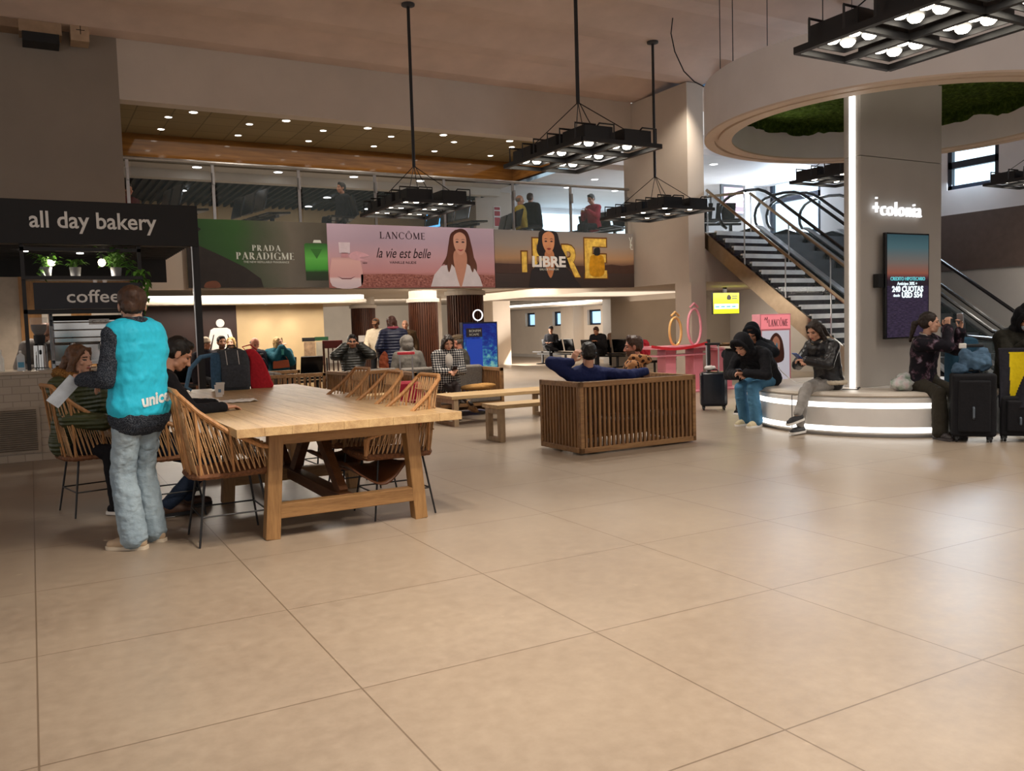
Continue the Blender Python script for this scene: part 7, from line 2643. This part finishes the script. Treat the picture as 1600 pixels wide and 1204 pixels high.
d_ = soft(mb, 'rust_coat', cloth('rust_cloth', '#7a3a22', 0.15), None, 0.014, 3, None, 0.05, 0.07)
d_.location = (5.50, 14.55, 0.64)
tag(d_, 'rust coloured coat hanging from the arm of the navy jacket wearer', 'coat')
Person('person in brown cap and cream top standing far behind by the first column', (6.75, 18.2), (-0.6, -0.8), 1.62, skin='dark', hat='cap', hatm=cloth('cap_brown', '#6a4a36', 0.15), hair='short', hairm=HB, hpitch=20, top=cloth('cream_top', '#b8ac98', 0.08), topt=0.035, bottom=blackc, shoes=blackc, vox=0.014, lh=(-0.15, 0.3, 0.98), rh=(0.15, 0.3, 0.98))
Person('person in long brown coat standing left of the middle timber column', (7.35, 18.0), (-0.4, -0.9), 1.56, skin='light', hair='balding', hairm=HGR, top=cloth('brown_coat', '#5a4630', 0.15), topname='coat', topt=0.04, toplong=0.12, bottom=blackc, shoes=blackc, vox=0.014)

# ---- row waiting by the toilets
p = Person('person with blond bob in teal coat with orange handbag drinking on the black seats', (4.28, 17.15), (0.1, -1), 1.64, hip=(0, 0, 0.52), lean=-2, skin='fair', fem=True, hair='bob', hairm=HBL, hyaw=-30, hpitch=-2, top=cloth('teal_coat', '#125060', 0.12), topname='coat', topt=0.06, toplong=0.05, w=1.15, belly=True, bottom=blackc, shoes=blackc,
           lf=(-0.1, 0.42, 0.09), rf=(0.1, 0.42, 0.09), lh=(-0.06, 0.26, 0.98), rh=(0.02, 0.26, 1.06), lc=0.8, rc=0.8, vox=0.011)
hb = thing('handbag', 'rust orange handbag hanging in front of the teal coat', 'handbag', (4.25, 16.86, 0.66), R(-8))
MB().prism([(-0.16, 0.0), (0.16, 0.02), (0.14, 0.17), (-0.15, 0.15)], 0.08, (0, 0.04, 0), XZ).build('body', plain('rust_leather', '#a04a22', 0.45), hb, bevel=0.012)
MB().path([(-0.14, 0, 0.15), (0.0, 0.06, 0.42), (0.13, 0.0, 0.17)], 0.008, 6).build('strap', plain('rust_strap', '#7a3a1c', 0.5), hb)
gcp = thing('paper_cup', 'small teal cup held by the person in teal coat', 'cup', (4.28, 16.84, 0.93))
MB().lathe([(0, 0), (0.03, 0), (0.04, 0.11), (0, 0.11)], n=14).build('body', plain('teal_cup', '#3a9a9a', 0.5), gcp)
p = Person('man in navy sweater with receding hair looking at a phone on the black seats', (3.72, 17.1), (0.25, -1), 1.74, hip=(0, 0, 0.52), lean=14, skin='red', hair='balding', hairm=HGR, hpitch=30, top=navyc, topname='sweater', topt=0.035, belly=True, bottom=mden, shoes=blackc, lf=(-0.1, 0.45, 0.09), rf=(0.14, 0.42, 0.09),
           lh=(-0.06, 0.34, 0.84), rh=(0.1, 0.34, 0.82), lc=0.8, rc=0.8, vox=0.011, w=1.1)
p.phone('l', '#1c1c22', 'dark phone in the hands of the man in navy sweater', -55)
Person('man with dark beard in dark jacket sitting between beanie and navy sweater', (3.22, 17.3), (0.1, -1), 1.76, hip=(0, 0, 0.52), lean=2, skin='tan', hair='short', hairm=HB, beard=True, top=cloth('dark_jacket', '#1e1a1a', 0.15), topt=0.035, bottom=blackc, shoes=blackc, lf=(-0.1, 0.42, 0.09), rf=(0.1, 0.42, 0.09), vox=0.012)
Person('person in cream knitted beanie and pale scarf sitting leftmost in the waiting row', (2.88, 17.1), (0.3, -1), 1.66, hip=(0, 0, 0.54), lean=2, skin='tan', hat='beanie', hatm=cloth('cream_beanie', '#b8aa98', 0.1), hair='short', hairm=HBR, hyaw=-20, top=cloth('dark_jacket_b', '#24222a', 0.15), topt=0.04, collar=0.035, bottom=blackc, shoes=blackc, lf=(-0.1, 0.42, 0.09), rf=(0.1, 0.42, 0.09), vox=0.012)
Person('person with light brown bob hidden behind the man in navy sweater', (3.55, 18.0), (0.2, -1), 1.60, hip=(0, 0, 0.56), skin='fair', fem=True, hair='bob', hairm=HBL, hyaw=40, top=blackc, topt=0.04, bottom=blackc, shoes=blackc, lf=(-0.1, 0.4, 0.09), rf=(0.1, 0.4, 0.09), vox=0.014)

# ---- far waiting area
p = Person('man in black shirt and cap with crossed legs on far black seats', (15.75, 25.3), (-0.75, -0.65), 1.74, hip=(0, 0, 0.52), lean=4, skin='tan', hair='short', hairm=HB, hat='cap', hatm=blackc, hyaw=-10, top=blackc, topname='shirt', topt=0.02, bottom=blackc, shoes=plain('beige_shoe', '#8a7a64', 0.6), lf=(-0.12, 0.5, 0.09), rf=(-0.32, 0.42, 0.48), rkhint=(0.8, 0.6, 0.5), rfoot=(-1, 0.2, 0), lh=(-0.12, 0.3, 0.75), rh=(0.12, 0.28, 0.75), vox=0.013)
Person('person in black jacket bowed over a phone behind the sofa couple', (15.2, 21.6), (-0.9, -0.5), 1.74, hip=(0, 0, 0.52), lean=22, skin='tan', hair='thick', hairm=HBR, hpitch=28, top=blackc, topt=0.05, bottom=blackc, shoes=blackc, lf=(-0.1, 0.42, 0.09), rf=(0.1, 0.42, 0.09), lh=(-0.1, 0.35, 0.8), rh=(0.1, 0.35, 0.8), vox=0.013)
Person('person in pale brown top with dark hair sitting far behind the bearded man', (16.5, 22.6), (-0.7, -0.7), 1.74, hip=(0, 0, 0.52), lean=4, skin='light', hair='thick', hairm=HB, top=cloth('pale_brown', '#8a7060', 0.1), topname='shirt', topt=0.025, bottom=blackc, shoes=blackc, lf=(-0.1, 0.42, 0.09), rf=(0.1, 0.42, 0.09), vox=0.013)
mb = MB()
mb.ell((0, 0, 0.2), (0.2, 0.17, 0.22), None, 14, 10).ell((0.05, 0, 0.36), (0.13, 0.11, 0.16), None, 12, 8)
d_ = soft(mb, 'red_backpack', cloth('red_pack', '#b02434', 0.1), None, 0.015, 3, None, 0.05, 0.08)
d_.location = (13.4, 17.2, 0.40)
tag(d_, 'red bag lying on seats behind the bearded man', 'bag')
sb_ = thing('low_stool', 'low dark stool under the red bag', 'stool', (13.4, 17.2, 0))
MB().span((-0.25, -0.25, 0.34), (0.25, 0.25, 0.40)).build('seat', M['black_gloss'], sb_)
for sx in (-1, 1):
    for sy in (-1, 1):
        MB().span((sx * 0.2 - 0.02, sy * 0.2 - 0.02, 0), (sx * 0.2 + 0.02, sy * 0.2 + 0.02, 0.34)).build('leg', M['black_metal'], sb_)

# ---- upstairs and behind the counter
Person('person in yellow jacket seated upstairs behind the glass above the golden advert', (10.45, 18.0), (0.9, -0.2), 1.70, 3.2, hip=(0, 0, 0.5), lean=-6, skin='tan', hair='balding', hairm=HGR, top=cloth('mustard', '#b09a3c', 0.15), topt=0.035, bottom=blackc, shoes=blackc, lf=(-0.1, 0.42, 0.09), rf=(0.1, 0.42, 0.09), vox=0.014)
Person('person in dark coat standing upstairs with back to glass beside yellow jacket', (10.9, 18.3), (0.8, 0.5), 1.66, 3.2, hip=(0, 0, 0.62), lean=-6, skin='tan', hair='short', hairm=HBR, top=blackc, topt=0.05, bottom=blackc, shoes=blackc, lf=(-0.1, 0.42, 0.09), rf=(0.1, 0.42, 0.09), vox=0.014)
Person('person in red top looking down at a phone upstairs against the bright window', (12.0, 17.2), (-0.9, -0.2), 1.68, 3.19, hip=(0, 0, 0.5), lean=4, skin='tan', hair='short', hairm=HB, hpitch=20, top=cloth('red_top', '#8a2430', 0.1), topt=0.025, bottom=blackc, shoes=blackc, lf=(-0.1, 0.42, 0.09), rf=(0.1, 0.42, 0.09), lh=(-0.1, 0.32, 0.85), rh=(0.1, 0.3, 0.82), vox=0.014)
Person('person in dark jacket upstairs on black seats left of middle lamp', (5.85, 17.5), (-0.9, -0.2), 1.60, 3.2, hip=(0, 0, 0.5), lf=(-0.1, 0.42, 0.09), rf=(0.1, 0.42, 0.09), skin='tan', hair='thick', hairm=HB, top=blackc, topt=0.03, bottom=blackc, shoes=blackc, vox=0.014)
Person('person in dark top with red detail upstairs at the far left rail end', (1.83, 18.5), (0.5, -0.85), 1.62, 3.2, hip=(0, 0, 0.40), skin='tan', hair='short', hairm=HB, top=cloth('dark_red', '#4a2020', 0.2), topt=0.03, bottom=blackc, shoes=blackc, lf=(-0.1, 0.3, 0.09), rf=(0.1, 0.3, 0.09), vox=0.014)
Person('barista in grey shirt bending behind the coffee machine', (-0.02, 12.05), (0.55, -0.8), 1.66, lean=26, skin='light', hair='balding', hairm=HBR, hpitch=40, neckf=0.3, top=cloth('grey_shirt', '#8a8480', 0.08), topname='shirt', topt=0.02, bottom=blackc, shoes=blackc, lh=(-0.1, 0.4, 1.02), rh=(0.15, 0.38, 1.02), vox=0.012)

finish_people()

# lettering on the back of the vest, laid onto the cloth
bpy.context.view_layer.update()
vo = VEST.vest
bv = BVHTree.FromPolygons([v.co.copy() for v in vo.data.vertices], [tuple(q.vertices) for q in vo.data.polygons])
me = text_mesh('unicef', 0.105, 0.0, 1.0, 0, 0.004)
bm = bmesh.new()
bm.from_mesh(me)
bmesh.ops.triangulate(bm, faces=bm.faces)
bmesh.ops.subdivide_edges(bm, edges=[e for e in bm.edges if e.calc_length() > 0.02], cuts=2)
bm.to_mesh(me)
bm.free()
hip_z = VEST.hip.z
sgn = -1
last = V(0.05, -0.14, hip_z)
for v in sorted(me.vertices, key=lambda q: q.co.x):
    x = -0.005 + v.co.x
    z = hip_z - 0.005 + v.co.y + 0.12 * x
    hit = bv.ray_cast(V(x - 0.10 + 0.0, -0.6, z), V(0.10 if False else 0.0, 1, 0))
    if hit[0] is None:
        v.co = bv.find_nearest(V(x - 0.10, -0.13, z))[0]
    else:
        v.co = hit[0] + V(0, -0.004, 0)
        last = v.co.copy()
me.materials.clear()
me.materials.append(plain('vest_white', '#dfe8ea', 0.6))
lt = bpy.data.objects.new('letters', me)
lt.parent = VEST.root
col.objects.link(lt)
